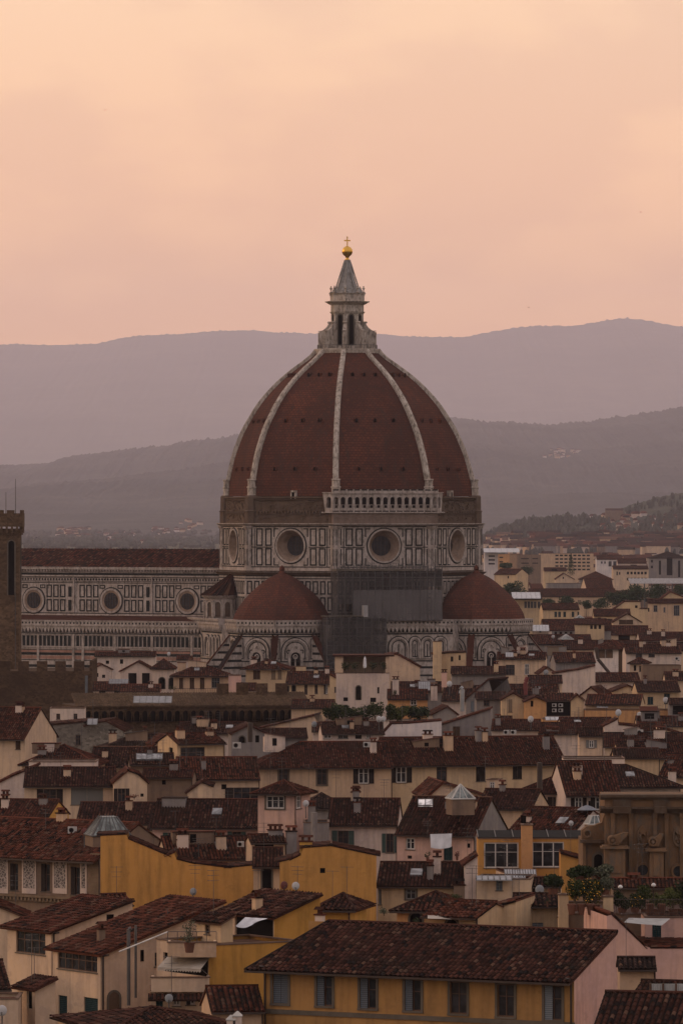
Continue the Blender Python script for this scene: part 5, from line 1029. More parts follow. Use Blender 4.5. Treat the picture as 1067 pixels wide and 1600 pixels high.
# --- upper band left to right
H('long pale house with a low tiled roof in front of the cathedral nave', 148, 243, 1025, 1019, 'E', 0, 7, 'pale', Y=1265, tile='t1', wins=[(168, 1035, 5, 5, 'b'), (190, 1034, 5, 7, 'b')])
H('villa with an open columned loggia under a low gable', 188, 244, 1049, 1034, 'G', 0, 8, 'pale', Y=1180, tile='t1', wins=[(207, 1061, 13, 18, 'b'), (228, 1061, 12, 18, 'b')], key='log')
H('pale villa wing with two round arched openings', 238, 272, 1044, 1030, 'H', 0, 8, 'pale', Y=1170, tile='t1', wins=[(253, 1068, 9, 18, 'A'), (268, 1068, 7, 18, 'A')])
H('pile of small pale attic rooms between fortress and villa', 143, 175, 1046, 1038, 'G', 8, 6, 'pale', Y=1195, wins=[(150, 1055, 8, 6, 'b'), (162, 1057, 5, 5, 'b')])
H('low sheds with a red roof right of the fortress block', 146, 200, 1078, 1066, 'E', 0, 7, 'pale', Y=1120, tile='t3', wins=[(160, 1084, 10, 7, 'b'), (184, 1084, 11, 7, 'b')])
H('reddish roof in front of the columned villa', 188, 250, 1080, 1070, 'E', 0, 7, 'rose', Y=1105, tile='t3')
H('cream house with four tall doors on a planted terrace', 271, 357, 1055, 1039, 'H', 0, 9, 'tan', Y=1150, tile='t1', ov=.7, wins=[(283, 1068, 6, 17, 'Sn'), (300, 1068, 7, 17, 'Sn'), (316, 1068, 7, 17, 'Sn'), (337, 1067, 13, 16, 'g')], key='U8')
H('narrow pink annex with one small dark window right of the terrace doors', 357, 376, 1056, None, 'F', 0, 6, 'rose', Y=1140, wins=[(371, 1072, 4, 9, 'b')])
H('little pale house with a red porch left of the terrace house', 276, 300, 1030, 1026, 'E', 0, 4, 'pale', Y=1210, wins=[(284, 1038, 7, 8, 'w')])
H('square cream house with a pointed hipped roof in front of the left tribune', 384, 446, 1043, 1031, 'H', -6, 8, 'yellow', Y=1160, tile='t1', ov=1.0, wins=[(401, 1053, 11, 17, 'Sn'), (427, 1053, 7, 17, 'Sk'), (437, 1053, 6, 17, 'Sk')])
H('yellow attic strip behind the pointed hipped roof', 440, 478, 1042, None, 'F', 0, 4, 'yellow', Y=1215, wins=[(458, 1048, 9, 8, 'Sn')])
H('low cream house with five narrow windows under a brown roof, below the tribune', 447, 522, 1067, 1050, 'E', -4, 9, 'yellow', Y=1105, tile='t1', ov=.6, wins=[(449, 1077, 4, 9, 'A'), (459, 1076, 5, 10, 'A'), (478, 1078, 5, 15, 'd'), (494, 1077, 5, 15, 'd'), (509, 1076, 6, 17, 'wHb')])
H('small brown roof against the fortress wing end', 370, 400, 1078, 1068, 'E', 0, 6, 'pale', Y=1120, tile='t1', wins=[(370, 1086, 12, 5, 'b')])
H('cream side house with an alley window left of the pale tower', 515, 540, 1058, None, 'P', 0, 6, 'yellow', Y=1085, prof=[(515, 1054), (540, 1068)], wins=[(525, 1078, 5, 9, 'd')])
H('pale rooftop tower house with a planted loggia in front of the scaffolding', 525, 608, 1052, None, 'F', 0, 7, 'pale', Y=1040, key='U12', tile='t4', wins=[(560, 1083, 7, 22, 'A'), (591, 1079, 3, 10, 'b'), (540, 1093, 7, 6, 'b'), (583, 1094, 9, 7, 'b')])
H('blank cream wall with a falling roofline right of the planted loggia', 604, 656, 1024, None, 'P', 0, 8, 'cream', Y=1060, prof=[(604, 1023), (620, 1022), (656, 1042)], ov=.2)
H('tall narrow yellow house with a pale glass box, right of the scaffolding', 677, 728, 1024, None, 'P', 0, 7, 'yellow', Y=1120, prof=[(677, 1022), (700, 1020), (728, 1019)], ov=.2, wins=[(706, 1030, 4, 8, 'b'), (718, 1028, 3, 8, 'b'), (706, 1048, 4, 6, 'b')], tile='t2')
H('yellow stair head on top of the tall narrow house', 677, 690, 1003, None, 'F', 0, 4, 'yellow', Y=1117, tile='t4')
H('cream house with two barred windows below the right tribune', 776, 852, 1029, 1020, 'E', -4, 8, 'cream', Y=1110, tile='t1', ov=.5, wins=[(797, 1047, 14, 16, 'd'), (823, 1046, 7, 17, 'w')], key='R1')
H('brown roof in front of the barred window house', 706, 790, 1053, 1042, 'E', 0, 8, 'grey', Y=1090, tile='t2', chim=[(775, 1050, 7, 12, 1, 'yellow')])
H('small gable with a grey round plate, right of the barred windows', 843, 868, 1052, 1043, 'G', 6, 5, 'cream', Y=1090)
H('tower house with two blind arches and a brick side, upper right', 928, 966, 1011, 1000, 'H', -30, 6, 'white', Y=1240, tile='t1', ov=.9, wins=[(940, 1021, 9, 15, 'Ar'), (952, 1021, 9, 15, 'Ar')], key='R2', rcol='stone', auto=False)
H('yellow house with two dark green shuttered windows near the right edge', 996, 1062, 1079, 1065, 'E', 3, 9, 'yellow', Y=1010, tile='t2', ov=.7, wins=[(1016, 1095, 9, 12, 'St'), (1042, 1092, 9, 16, 'St')])
H('low orange wall with round chimney caps, far right', 914, 1048, 1110, None, 'F', 0, 6, 'orange', Y=965, tile='t4')
H('ochre gable with a tall pale window, upper right', 784, 820, 1093, 1083, 'G', 0, 8, 'yellow', Y=960, tile='t2', wins=[(797, 1103, 6, 20, 'Sk')])
H('orange gable beside the ochre gable', 820, 853, 1096, 1089, 'G', 0, 8, 'orange', Y=955, tile='t2', wins=[(831, 1100, 4, 9, 'b')])
H('dark open attic stacked with fan units', 851, 896, 1094, 1084, 'E', 0, 6, 'brown', Y=970, tile='t1', wins=[(874, 1108, 40, 22, 'b')])
H('small ochre gable right of the fan units', 892, 912, 1094, 1086, 'G', 0, 5, 'yellow', Y=968)
H('cream wall with green glass window below the barred windows', 826, 878, 1066, 1056, 'E', 0, 6, 'cream', Y=1040, tile='t2', wins=[(842, 1072, 16, 8, 'g')])
H('cream gable with broken dark roof below the tower house', 958, 1002, 1080, 1071, 'G', 4, 7, 'yellow', Y=1025, tile='t2', wins=[(976, 1086, 9, 5, 'd')])
H('red roof with a bright slatted skylight, right', 915, 1000, 1100, 1086, 'E', -8, 8, 'yellow', Y=985, tile='t3')
H('gable roof with pale side wall, right of the orange gable', 905, 942, 1088, 1074, 'G', -14, 8, 'cream', Y=1008, tile='t2', wins=[(930, 1088, 5, 7, 'b')])
H('long pinkish terrace wall under the tower house', 866, 930, 1056, None, 'P', 0, 5, 'pale', Y=1075, prof=[(866, 1052), (905, 1046), (930, 1040)])
H('pink house with a terrace railing and small window right of the tower house', 978, 1064, 1020, 1008, 'E', 2, 9, 'pale', Y=1195, tile='t1', wins=[(998, 1025, 10, 6, 'd'), (1018, 1024, 10, 6, 'd')])
H('cream columned attic between tower house and right edge', 984, 1010, 1036, 1028, 'H', -8, 6, 'cream', Y=1130, tile='t1', wins=[(992, 1044, 4, 9, 'b'), (1001, 1045, 5, 9, 'd')])
H('white walled block with red laundry netting at the right', 1004, 1064, 1040, None, 'F', 0, 6, 'brown', Y=1110, tile='t4', wins=[(1060, 1030, 3, 6, 'b')])
H('dark open shed at the right edge below the green shutters', 1046, 1090, 1100, 1092, 'E', 0, 6, 'grey', Y=960, tile='t2', wins=[(1062, 1110, 22, 14, 'b')])
# --- band of rows 1080-1160 centre and right
H('orange brown patch of walls behind the garden terrace', 606, 668, 1092, 1078, 'E', 0, 8, 'orange', Y=1010, tile='t1', wins=[(646, 1098, 10, 9, 'w')], chim=[(618, 1076, 10, 14, 2, 'pale'), (678, 1084, 10, 12, 2, 'pale')])
H('brown roof with a curved pale metal canopy beside it', 612, 690, 1080, 1066, 'E', 0, 8, 'grey', Y=1050, tile='t2')
H('wide brown roof left of the red chimney pipe', 690, 795, 1094, 1072, 'E', -6, 11, 'pale', Y=1000, tile='t2', chim=[(694, 1063, 8, 12, 3, 'rose')])
H('grey gabled house with a tall metal flue pipe', 728, 772, 1092, 1062, 'G', -18, 11, 'grey', Y=985, rp=.8, tile='t2', wins=[(738, 1104, 5, 16, 'Sl'), (746, 1104, 4, 12, 'b')])
H('dull house with one square window behind the grey shed', 744, 790, 1092, 1082, 'E', 0, 8, 'grey', Y=970, tile='t2', wins=[(760, 1099, 9, 9, 'd')])
H('red house gable just left of the ochre gable', 783, 800, 1130, 1120, 'E', 0, 5, 'yellow', Y=930, tile='t3')
H('grey plastered shed with a red lean-to roof rising right and a dark door', 688, 766, 1133, None, 'P', -4, 8, 'grey', Y=885, prof=[(688, 1133), (766, 1108)], tile='t3', ov=.4, wins=[(713, 1146, 11, 21, 'Sn')])
H('small grey gable left of the red lean-to shed', 676, 714, 1116, 1104, 'G', 6, 7, 'grey', Y=940, rp=.6, tile='t2')
H('curved pale parapet wall in front of the garden terrace', 598, 690, 1130, None, 'P', 0, 5, 'white', Y=880, prof=[(598, 1146), (612, 1131), (640, 1130), (690, 1126)], ov=.05, key='U14')
H('house with a strip of small windows below the garden terrace', 504, 600, 1146, 1129, 'E', 4, 9, 'pale', Y=870, tile='t2', wins=[(512, 1151, 12, 7, 'w'), (536, 1151, 16, 7, 'g'), (560, 1151, 10, 8, 'b'), (576, 1151, 8, 7, 'w')])
H('garden terrace block carrying the row of shrubs', 508, 668, 1127, None, 'F', 0, 8, 'pale', Y=910, tile='t4')
H('grey gable end between fortress wing and long buff house', 362, 416, 1146, 1133, 'G', 4, 9, 'grey', Y=832, tile='t2', wins=[(378, 1156, 9, 10, 'A'), (402, 1155, 6, 11, 'b')])
H('brown roof left of the grey gable end', 278, 378, 1145, 1129, 'E', -3, 9, 'pale', Y=850, tile='t2')
H('long low roof right of the grey gable end', 412, 480, 1152, 1139, 'E', 3, 8, 'grey', Y=850, tile='t2')
H('dark roof with a pale sloping wall under the fortress arches', 405, 500, 1138, 1118, 'G', -6, 9, 'cream', Y=905, rp=.9, tile='t2')
H('small dark roof and pale porch right of the sloping wall', 488, 530, 1142, 1130, 'E', 0, 7, 'pale', Y=890, tile='t1', wins=[(512, 1152, 10, 6, 'w')])
H('brown roof strip behind the sloping wall', 455, 520, 1106, 1094, 'E', -3, 9, 'tan', Y=985, tile='t1')
H('long brown roof with fan units below it, right of the red lean-to', 768, 842, 1140, 1125, 'E', -4, 9, 'pale', Y=875, tile='t3', chim=[(778, 1130, 8, 8, 2)])
H('orange attic strip under a long white gutter', 848, 896, 1124, None, 'F', 0, 5, 'orange', Y=905, tile='t4', key='gut')
H('brown roof with a dish below the orange attic strip', 842, 905, 1146, 1130, 'E', -6, 9, 'pale', Y=868, tile='t1', chim=[(868, 1150, 10, 9, 1), (858, 1148, 9, 8, 1)])
H('red brown roof behind the square roof tower', 880, 960, 1136, 1122, 'E', 5, 9, 'cream', Y=890, tile='t1')
H('pale stepped walls right of the square roof tower', 944, 1004, 1132, None, 'P', 0, 6, 'pale', Y=860, prof=[(944, 1134), (964, 1124), (966, 1132), (1004, 1136)], ov=.1, wins=[(988, 1148, 12, 8, 'd')])
H('grey doorway house near the right edge', 1002, 1040, 1141, 1130, 'E', 0, 6, 'grey', Y=855, tile='t1', wins=[(1022, 1150, 12, 14, 'g')])
H('cream gable cut by the right edge', 1028, 1090, 1146, None, 'P', 0, 8, 'cream', Y=850, tile='t3', prof=[(1028, 1136), (1090, 1156)])
H('low brown roof above the cream gable at the right edge', 996, 1090, 1134, 1120, 'E', 0, 9, 'cream', Y=905, tile='t1')
H('wide brown roof running under the stepped pale walls', 944, 1070, 1166, 1146, 'E', -3, 9, 'cream', Y=815, tile='t1', chim=[(1030, 1148, 18, 7, 3, 'pale')])
H('brown roof behind the low orange wall', 870, 1000, 1064, 1052, 'E', 3, 9, 'pale', Y=1080, tile='t1')
H('dusky roof strip left of the tower house', 868, 930, 1034, 1020, 'E', 4, 10, 'grey', Y=1180, tile='t1')
H('brown roof behind the ochre gable', 782, 870, 1084, 1070, 'E', -4, 9, 'rose', Y=1000, tile='t1')
H('roof with a red bent flue between ochre gable and barred windows', 800, 860, 1100, 1078, 'E', 4, 9, 'rose', Y=990, tile='t2')
H('reddish roof at the right edge above the green shutters', 1040, 1100, 1062, 1050, 'E', 0, 9, 'cream', Y=1060, tile='t1')
H('ochre loft opening in a dull grey house, upper right', 853, 885, 1011, None, 'F', 0, 5, 'grey', Y=1330, wins=[(864, 1018, 18, 13, 'Sk')], tile='t4')
H('little white gabled house right of the cathedral', 832, 857, 985, 978, 'G', -12, 5, 'pale', Y=1560, tile='t1', wins=[(844, 986, 3, 5, 'b')])
H('brown roof strip below the little white gabled house', 828, 925, 1006, 992, 'E', 3, 11, 'grey', Y=1500, tile='t1')
H('broad red roofs right of the little white gabled house', 850, 960, 984, 968, 'E', 4, 12, 'grey', Y=1700, tile='t1', wins=[(868 + 8 * i, 990, 4, 5, 'b') for i in range(8)])
H('verandah house with a hipped brown roof, far right', 955, 1012, 991, 978, 'E', -3, 10, 'cream', Y=1500, tile='t1', wins=[(948, 994, 10, 8, 'b'), (975, 997, 18, 11, 'b'), (1000, 997, 14, 11, 'b')])
H('long roofs behind the tower house', 880, 1000, 1014, 1001, 'E', -4, 10, 'cream', Y=1380, tile='t1')
H('roofs at the right edge beyond the pink terrace house', 1000, 1100, 1000, 988, 'E', 3, 10, 'pale', Y=1450, tile='t1')
H('brown roof at the right edge, level with the tower arches', 1010, 1100, 1016, 1004, 'E', -3, 10, 'cream', Y=1320, tile='t2')
# ------------------------------------------------------------------ far city on the right
H('house with a white glazed roof and tall windows just behind the right half dome', 804, 847, 936, 929, 'E', 0, 12, 'yellow', Y=1960, tile='t4', wins=[(x, 945, 4, 10, 'g') for x in (821, 826, 831, 836, 842)])
H('yellow row house with five dark green windows under a long red roof', 848, 905, 952, 943, 'E', 3, 12, 'yellow', Y=1850, tile='t1', wins=[(x, 960, 4, 8, 'St') for x in (868, 874, 882, 895, 904)])
H('long red roofed hall behind the yellow row house', 830, 962, 932, 920, 'E', 0, 16, 'tan', Y=2350, tile='t1', wins=[(x, 941, 5, 7, 'Sk') for x in (893, 905, 917, 929, 941, 950)])
H('big orange palazzo with tall grey windows at the right edge', 1012, 1090, 942, 936, 'E', -3, 14, 'tan', Y=1750, tile='t1', wins=[(1024, 951, 6, 10, 'g'), (1038, 953, 3, 8, 'g'), (1057, 954, 9, 16, 'g'), (1013, 953, 3, 6, 'b')])
H('cream gable above the orange palazzo', 1030, 1080, 938, 925, 'G', 0, 10, 'yellow', Y=1860, rp=.35, tile='t1')
H('little yellow attic house left of the orange palazzo', 960, 1012, 951, None, 'P', 0, 7, 'yellow', Y=1830, prof=[(960, 951), (976, 940), (1000, 940), (1000.5, 951), (1012, 951)], wins=[(994, 948, 4, 4, 'b')])
H('ochre strip of houses below the little yellow attic', 928, 985, 962, 952, 'E', 0, 10, 'yellow', Y=1780, tile='t1', wins=[(936, 968, 5, 6, 'b'), (945, 970, 5, 8, 'd')])
H('grey gable house in front of the ochre strip', 958, 1002, 972, 959, 'G', 0, 10, 'cream', Y=1640, tile='t2', wins=[(978, 972, 22, 7, 'Sn')])
H('low ochre houses with a white metal roof peak, far right of the half dome', 898, 944, 975, 967, 'E', 0, 10, 'yellow', Y=1700, tile='t1', wins=[(x, 980, 4, 6, 'b') for x in (924, 930, 937)])
H('three storey cream office with two rows of windows in the far city', 958, 1013, 889, 884, 'E', 0, 20, 'cream', Y=3300, tile='t1', wins=[(x, y, 3.6, 4.2, 'b') for y in (895.5, 905) for x in (981, 986.5, 992, 997.5, 1003, 1008.5)] + [(964, 896, 2, 6, 'b'), (968, 896, 2, 4, 'b')])
H('grey modern block with dark vertical window strips in the far city', 1014, 1075, 872, 862, 'H', 0, 24, 'grey', Y=3500, tile='t4', wins=[(1018 + .5, 877, 3, 4, 'b'), (1018.5, 886, 3, 4, 'b'), (1031, 887, 3.4, 22, 'b'), (1046, 885, 9, 28, 'b'), (1061, 889, 3.4, 26, 'b')])
H('long flat roofed apartment slab with balconies in the far city', 843, 927, 865, None, 'F', 0, 20, 'tan', Y=4000, tile='t4', wins=[(x, y, 5, 2.6, 'b') for y in (868, 873.5, 879, 884.5, 890) for x in (870, 877, 884, 891, 898, 905, 912, 919)])
H('brick apartment block with slit windows left of the long slab', 808, 845, 867, None, 'F', 10, 24, 'brown', Y=3700, tile='t4', wins=[(820, 873, 12, 1.6, 'b'), (820, 880, 12, 1.6, 'b'), (820, 887, 12, 1.6, 'b'), (836, 873, 9, 1.6, 'b'), (836, 880, 9, 1.6, 'b')])
H('terracotta block behind the umbrella pine', 775, 810, 866, None, 'F', 0, 20, 'orange', Y=3900, tile='t4', wins=[(783, 871, 6, 2, 'b'), (783, 878, 6, 2, 'b')])
H('block with a pale metal roof beside the great drum', 757, 778, 864, None, 'F', 0, 20, 'white', Y=3850, tile='t4', wins=[(768, 869, 10, 2.4, 'b'), (768, 875, 10, 2.4, 'b'), (768, 881, 10, 2.4, 'b')])
H('yellow ochre house just above the right half dome', 772, 806, 897, 889, 'E', -24, 14, 'yellow', Y=2600, tile='t1', wins=[(794, 902, 2, 4, 'b')])
H('white block with blue tinted windows in the far city', 932, 972, 874, 867, 'E', 0, 18, 'white', Y=3600, tile='t3', wins=[(940, 879, 2.4, 3.4, 'b'), (945, 879, 2.4, 3.4, 'b'), (953, 881, 5, 8, 'g'), (961, 881, 6, 8, 'g')])
H('red roofed gallery right of the white block', 965, 1010, 880, 872, 'E', 0, 16, 'pale', Y=3450, tile='t3', wins=[(990, 884, 10, 3, 'b')])
H('cream gabled house by the far cypress', 868, 897, 905, 896, 'G', 0, 14, 'cream', Y=2750, rp=.45, tile='t1', wins=[(880, 903, 2, 3, 'b')])
H('small yellow terrace house left of the far cypress', 850, 885, 892, 887, 'E', 0, 12, 'yellow', Y=3000, tile='t1', wins=[(866, 891, 9, 4, 'b')])
H('mint walled house with a red hipped roof in the far city', 906, 957, 905, 893, 'H', 0, 16, 'grey', Y=2800, tile='t3')
H('dark red roof with a skylight in front of the mint house', 916, 958, 918, 903, 'E', 6, 16, 'cream', Y=2550, tile='t3', wins=[(932, 920, 5, 4, 'b'), (921, 920, 6, 3, 'b')])
H('dark industrial hall in the far city', 855, 912, 912, None, 'F', 0, 20, 'grey', Y=2700, tile='t4')
# station canopy
can = thing('station_canopy', 'long white canopy roofs behind the park trees', 'canopy', W(985, 918, 2600).xy.to_3d()); s = 2600 / F; zc = 55 - (912 - 800) * s
m = MB(); 
for i in range(4): m.box(0, 95 * s, i * 6, i * 6 + 4.5, zc - i * -.5, zc + i * .5 + .5)
m.build('canopy_roof', plain('white_metal', (.42, .41, .42), .5), can); m = MB()
for i in range(9): m.tube((i * 11 * s, 1, 0), (i * 11 * s, 1, zc), .3, 5)
m.build('column', METAL(), can)
SMALLW = {}
def smallwin(parent, mat, x, z, w, h):
    k = (round(w, 1), round(h, 1)); 
    if k not in SMALLW: q = MB(); q.box(-w / 2, w / 2, -.06, .1, -h / 2, h / 2); o = q.build('window', mat); SMALLW[k] = o.data; o.location = (x, 0, z); o.parent = parent; return
    o = bpy.data.objects.new('window', SMALLW[k]); COL.objects.link(o); o.parent = parent; o.location = (x, 0, z)
ORD = ['first', 'second', 'third', 'fourth', 'fifth', 'sixth', 'seventh', 'eighth', 'ninth', 'tenth', 'eleventh', 'twelfth', 'thirteenth', 'fourteenth', 'fifteenth', 'sixteenth', 'seventeenth', 'eighteenth', 'nineteenth', 'twentieth']
rf = random.Random(5); COLW = {'cream': 'cream', 'pale': 'pale', 'yellow': 'yellow', 'rose': 'rosy', 'white': 'white', 'tan': 'buff', 'gold': 'ochre', 'brown': 'brown', 'grey': 'grey'}
BANDS = [(5150, 'topmost row under the foothill'), (4950, 'second row of tiny houses under the foothill'), (4750, 'third row of tiny houses under the foothill'), (4500, 'row behind the far apartment slab'), (4250, 'row just above the far apartment slab'), (3400, 'row behind the mint walled house'), (3120, 'row level with the far cypress'),
         (2480, 'row above the long red hall'), (2200, 'row below the long red hall'), (2050, 'row behind the yellow row house'), (1600, 'row beside the broad red roofs'), (1520, 'row below the broad red roofs')]
for Yb, where in BANDS:
    x = 756 if Yb > 2600 else 812; k = 0; lim = 1085; tall = Yb > 3500
    if Yb in (1600, 1520): x = 850
    while x < lim:
        wpx = rf.uniform(11, 24) * (1 if Yb > 3500 else 1.5); w = wpx / F * Yb; h = rf.uniform(11, 20 if tall else 14); ze_ = h; col = rf.choice(['cream', 'pale', 'yellow', 'rose', 'tan', 'brown', 'tan', 'grey'])
        r_ = R(rf.uniform(-14, 14)); p = Vector(((x - CX) / F * Yb, Yb + rf.uniform(-30, 30), 0)); flat = tall and rf.random() < .3; d = rf.uniform(9, 13)
        e = thing('distant_house', '%s %s house from the left, %s' % (ORD[min(k, 19)], COLW[col], where), 'house', p, r_, 'distant houses of the far city'); k += 1
        m = MB(); m.box(0, w, 0, d, 0, ze_); rise = rf.uniform(1.8, 2.8)
        if not flat: m.add([(0, 0, ze_), (0, d, ze_), (0, d / 2, ze_ + rise)], ((0, 1, 2),)); m.add([(w, 0, ze_), (w, d, ze_), (w, d / 2, ze_ + rise)], ((0, 1, 2),))
        m.build('wall', plaster(col), e); m = MB()
        if flat: m.box(-.3, w + .3, -.3, d + .3, ze_, ze_ + .5)
        else:
            a = math.atan(rise / (d / 2)); L_ = (d / 2 + .5) / math.cos(a)
            for O, U_, S_ in (((-.5, -.5, ze_ - .5 * math.tan(a)), (1, 0, 0), (0, math.cos(a), math.sin(a))), ((w + .5, d + .5, ze_ - .5 * math.tan(a)), (-1, 0, 0), (0, -math.cos(a), math.sin(a)))):
                m.slab(Vector(O) + Vector((0, 0, .1)), U_, S_, [(0, 0), (w + 1, 0), (w + 1, L_), (0, L_)], .25)
        m.build('roof', tiles(rf.choice(['t1', 't2', 't3'])) if not flat or rf.random() < .5 else plain('pale_flat_roof', (.30, .28, .27), .8), e)
        nw = int(w / 3.2)
        if nw:
            for fl_ in range(2 if tall else 1):
                for i in range(nw):
                    if rf.random() < .85: smallwin(e, DK(), w * (i + .5) / nw, ze_ - 2.2 - 3.3 * fl_, 1.3, 1.7)
        x += wpx * rf.uniform(1.0, 1.25)
# white villages on the hills, nothing tells the specks apart
vg = random.Random(9)
def villa(px, py, Y, wm, lab, grp):
    p = onhill(px, py, 2) if px > 910 else onhill(px, py, 1)
    if p is None: Y2 = 55 * F / (py - 800); p = W(px, py, Y2)
    wm *= p.y / Y * .42; e = thing('hillside_villa', lab, 'house', p, vg.uniform(-.5, .5), grp); w = wm; d = wm * .6; h = wm * .42
    m = MB(); m.box(-w / 2, w / 2, -d / 2, d / 2, -5, h); m.build('wall', plaster(vg.choice(['white', 'pale', 'cream'])), e)
    m = MB(); m.add([(-w / 2 - 1, -d / 2 - 1, h), (w / 2 + 1, -d / 2 - 1, h), (w / 2 - w * .15, 0, h + 3), (-w / 2 + w * .15, 0, h + 3), (w / 2 + 1, d / 2 + 1, h), (-w / 2 - 1, d / 2 + 1, h)], ((0, 1, 2, 3), (3, 2, 4, 5), (1, 4, 2), (0, 3, 5))); m.build('roof', tiles('t3'), e)
for n_, (xa, xb, ya, yb, Y, w0, w1, lab, grp) in ((26, (92, 140, 828, 842, 6600, 8, 18, 'tiny pale house in the hazy village left of the dome', 'village on the left plain')), (12, (150, 225, 832, 850, 6400, 7, 15, 'tiny pale house in the thin hamlet above the nave roof', 'hamlet above the nave roof')), (10, (240, 262, 826, 836, 6700, 8, 16, 'tiny pale house in the small bright cluster left of the dome', 'bright cluster left of the dome')),
        (8, (272, 320, 814, 832, 6900, 8, 16, 'tiny pale house in the hamlet nearest the dome on the left', 'hamlet nearest the dome')), (14, (850, 928, 702, 716, 10200, 8, 20, 'tiny pale villa high on the wooded hill right of the dome', 'villas high on the wooded hill')),
        (5, (912, 930, 806, 812, 6500, 8, 16, 'small pale villa on the crest of the foothill', 'villas on the foothill crest')), (34, (935, 1066, 806, 852, 6000, 7, 17, 'small pale house scattered over the foothill at the right', 'houses scattered over the foothill'))):
    for i in range(int(n_ * 1.8)): villa(vg.uniform(xa, xb), vg.uniform(ya, yb), Y + vg.uniform(-150, 150), vg.uniform(w0, w1), lab, grp)
for i in range(230):
    t = vg.random() ** .8; px = 756 + (1075 - 756) * vg.random() ** .75; py = 843 + 24 * t; p = onhill(px, py, 2)
    if p is None: continue
    w = vg.uniform(9, 26); e = thing('distant_house', 'tiny roofed house packed between the far apartment blocks and the wooded foothill', 'house', p, vg.uniform(-.4, .4), 'tiny packed houses under the wooded foothill'); d = 11; h = vg.uniform(5, 9)
    m = MB(); m.box(-w / 2, w / 2, 0, d, -6, h); m.build('wall', plaster(vg.choice(['tan', 'pale', 'cream', 'brown', 'grey', 'rose'])), e); m = MB(); m.add([(-w / 2 - .5, -.5, h), (w / 2 + .5, -.5, h), (w / 2 + .5, d / 2, h + 3), (-w / 2 - .5, d / 2, h + 3), (w / 2 + .5, d + .5, h), (-w / 2 - .5, d + .5, h)], ((0, 1, 2, 3), (3, 2, 4, 5), (1, 4, 2), (0, 3, 5))); m.build('roof', tiles(vg.choice(['t1', 't2', 't4'])), e)
H('long ochre farm building on the foothill at the right', 946, 974, 797, 794.5, 'E', 0, 14, 'brown', Y=7900, tile='t1', z0=20)
# woods on the foothill: nobody could count these
wd = MB(); tr = random.Random(21)
for i in range(2600):
    px = tr.uniform(742, 1085); t = tr.random() ** .8; top = interp(FH, px); py = top + 3 + (866 - top) * t 
    dens = fbm(px * .02, py * .04, 5); 
    if dens < -.08 and t > .08: continue
    p = onhill(px, py, 2)
    if p is None: continue
    hgt = tr.uniform(4, 10) * (1.25 if px < 920 and t < .2 else 1); rad = hgt * tr.uniform(.16, .42); n = 7; ring = []
    for zz, rr_ in ((-14, .5), (0, .75), (hgt * .45, 1.0), (hgt * .8, .6)): ring.append([(p.x + rad * rr_ * tr.uniform(.7, 1.2) * math.cos(2 * math.pi * k / n), p.y + rad * rr_ * math.sin(2 * math.pi * k / n), p.z + zz + tr.uniform(-1, 1)) for k in range(n)])
    V = sum(ring, []) + [(p.x, p.y, p.z + hgt)]
    wd.add(V, [(a * n + k, a * n + (k + 1) % n, (a + 1) * n + (k + 1) % n, (a + 1) * n + k) for a in range(3) for k in range(n)] + [(3 * n + k, 3 * n + (k + 1) % n, 4 * n) for k in range(n)])
tag(wd.build('woods', leaves('far_wood', (.05, .053, .045), (.075, .073, .062))), 'dark woods covering the foothill behind the far city', kind='stuff')
wd = MB()
for i in range(500):
    px = tr.uniform(20, 345); py_ = tr.uniform(832, 858); p = onhill(px, py_, 1) or W(px, max(842, py_), 55 * F / (max(842, py_) - 800)); hgt = tr.uniform(5, 12); rad = hgt * tr.uniform(.4, 1.1); n = 6; ring = []
    for zz, rr_ in ((-12, .7), (hgt * .4, 1.0), (hgt * .8, .6)): ring.append([(p.x + rad * rr_ * tr.uniform(.7, 1.2) * math.cos(2 * math.pi * k / n), p.y + rad * rr_ * math.sin(2 * math.pi * k / n), p.z + zz) for k in range(n)])
    V = sum(ring, []) + [(p.x, p.y, p.z + hgt)]; wd.add(V, [(a * n + k, a * n + (k + 1) % n, (a + 1) * n + (k + 1) % n, (a + 1) * n + k) for a in range(2) for k in range(n)] + [(2 * n + k, 2 * n + (k + 1) % n, 3 * n) for k in range(n)])
tag(wd.build('woods', leaves('far_wood', (.05, .053, .045), (.075, .073, .062))), 'low misty woods on the plain behind the nave roof', kind='stuff')
# trees of the far city
LD = leaves('leaf_dark', (.03, .048, .026), (.055, .075, .04))
random.seed(31)
for a in [(790, 897, 880, 34, 3000, 'umbrella pine beside the terracotta block', 'pine'), (824, 900, 884, 20, 2900, 'rounded tree right of the umbrella pine', 'round'), (892, 899, 866, 14, 2850, 'tall dark cypress in the far city', 'cypress'), (800, 936, 910, 40, 2350, 'broad tree peeping out behind the right half dome', 'round'),
          (963, 948, 917, 40, 2150, 'left big tree of the dark park on the right', 'round'), (994, 945, 914, 44, 2180, 'middle big tree of the dark park on the right', 'round'), (1026, 943, 914, 40, 2200, 'right big tree of the dark park on the right', 'round'), (1062, 930, 914, 26, 2300, 'tree at the right edge behind the palazzo gable', 'round'),
          (855, 951, 936, 26, 2120, 'bushy tree left of the pale window row', 'round'), (884, 948, 932, 30, 2140, 'tree in front of the long red hall', 'round'), (915, 952, 939, 20, 2080, 'small tree above the yellow row house', 'round'), (938, 952, 936, 26, 2060, 'low tree left of the big park trees', 'round')]:
    tree(*a[:6], kind=a[6], n=1500, mat=LD, group='trees of the far city', ground=0)

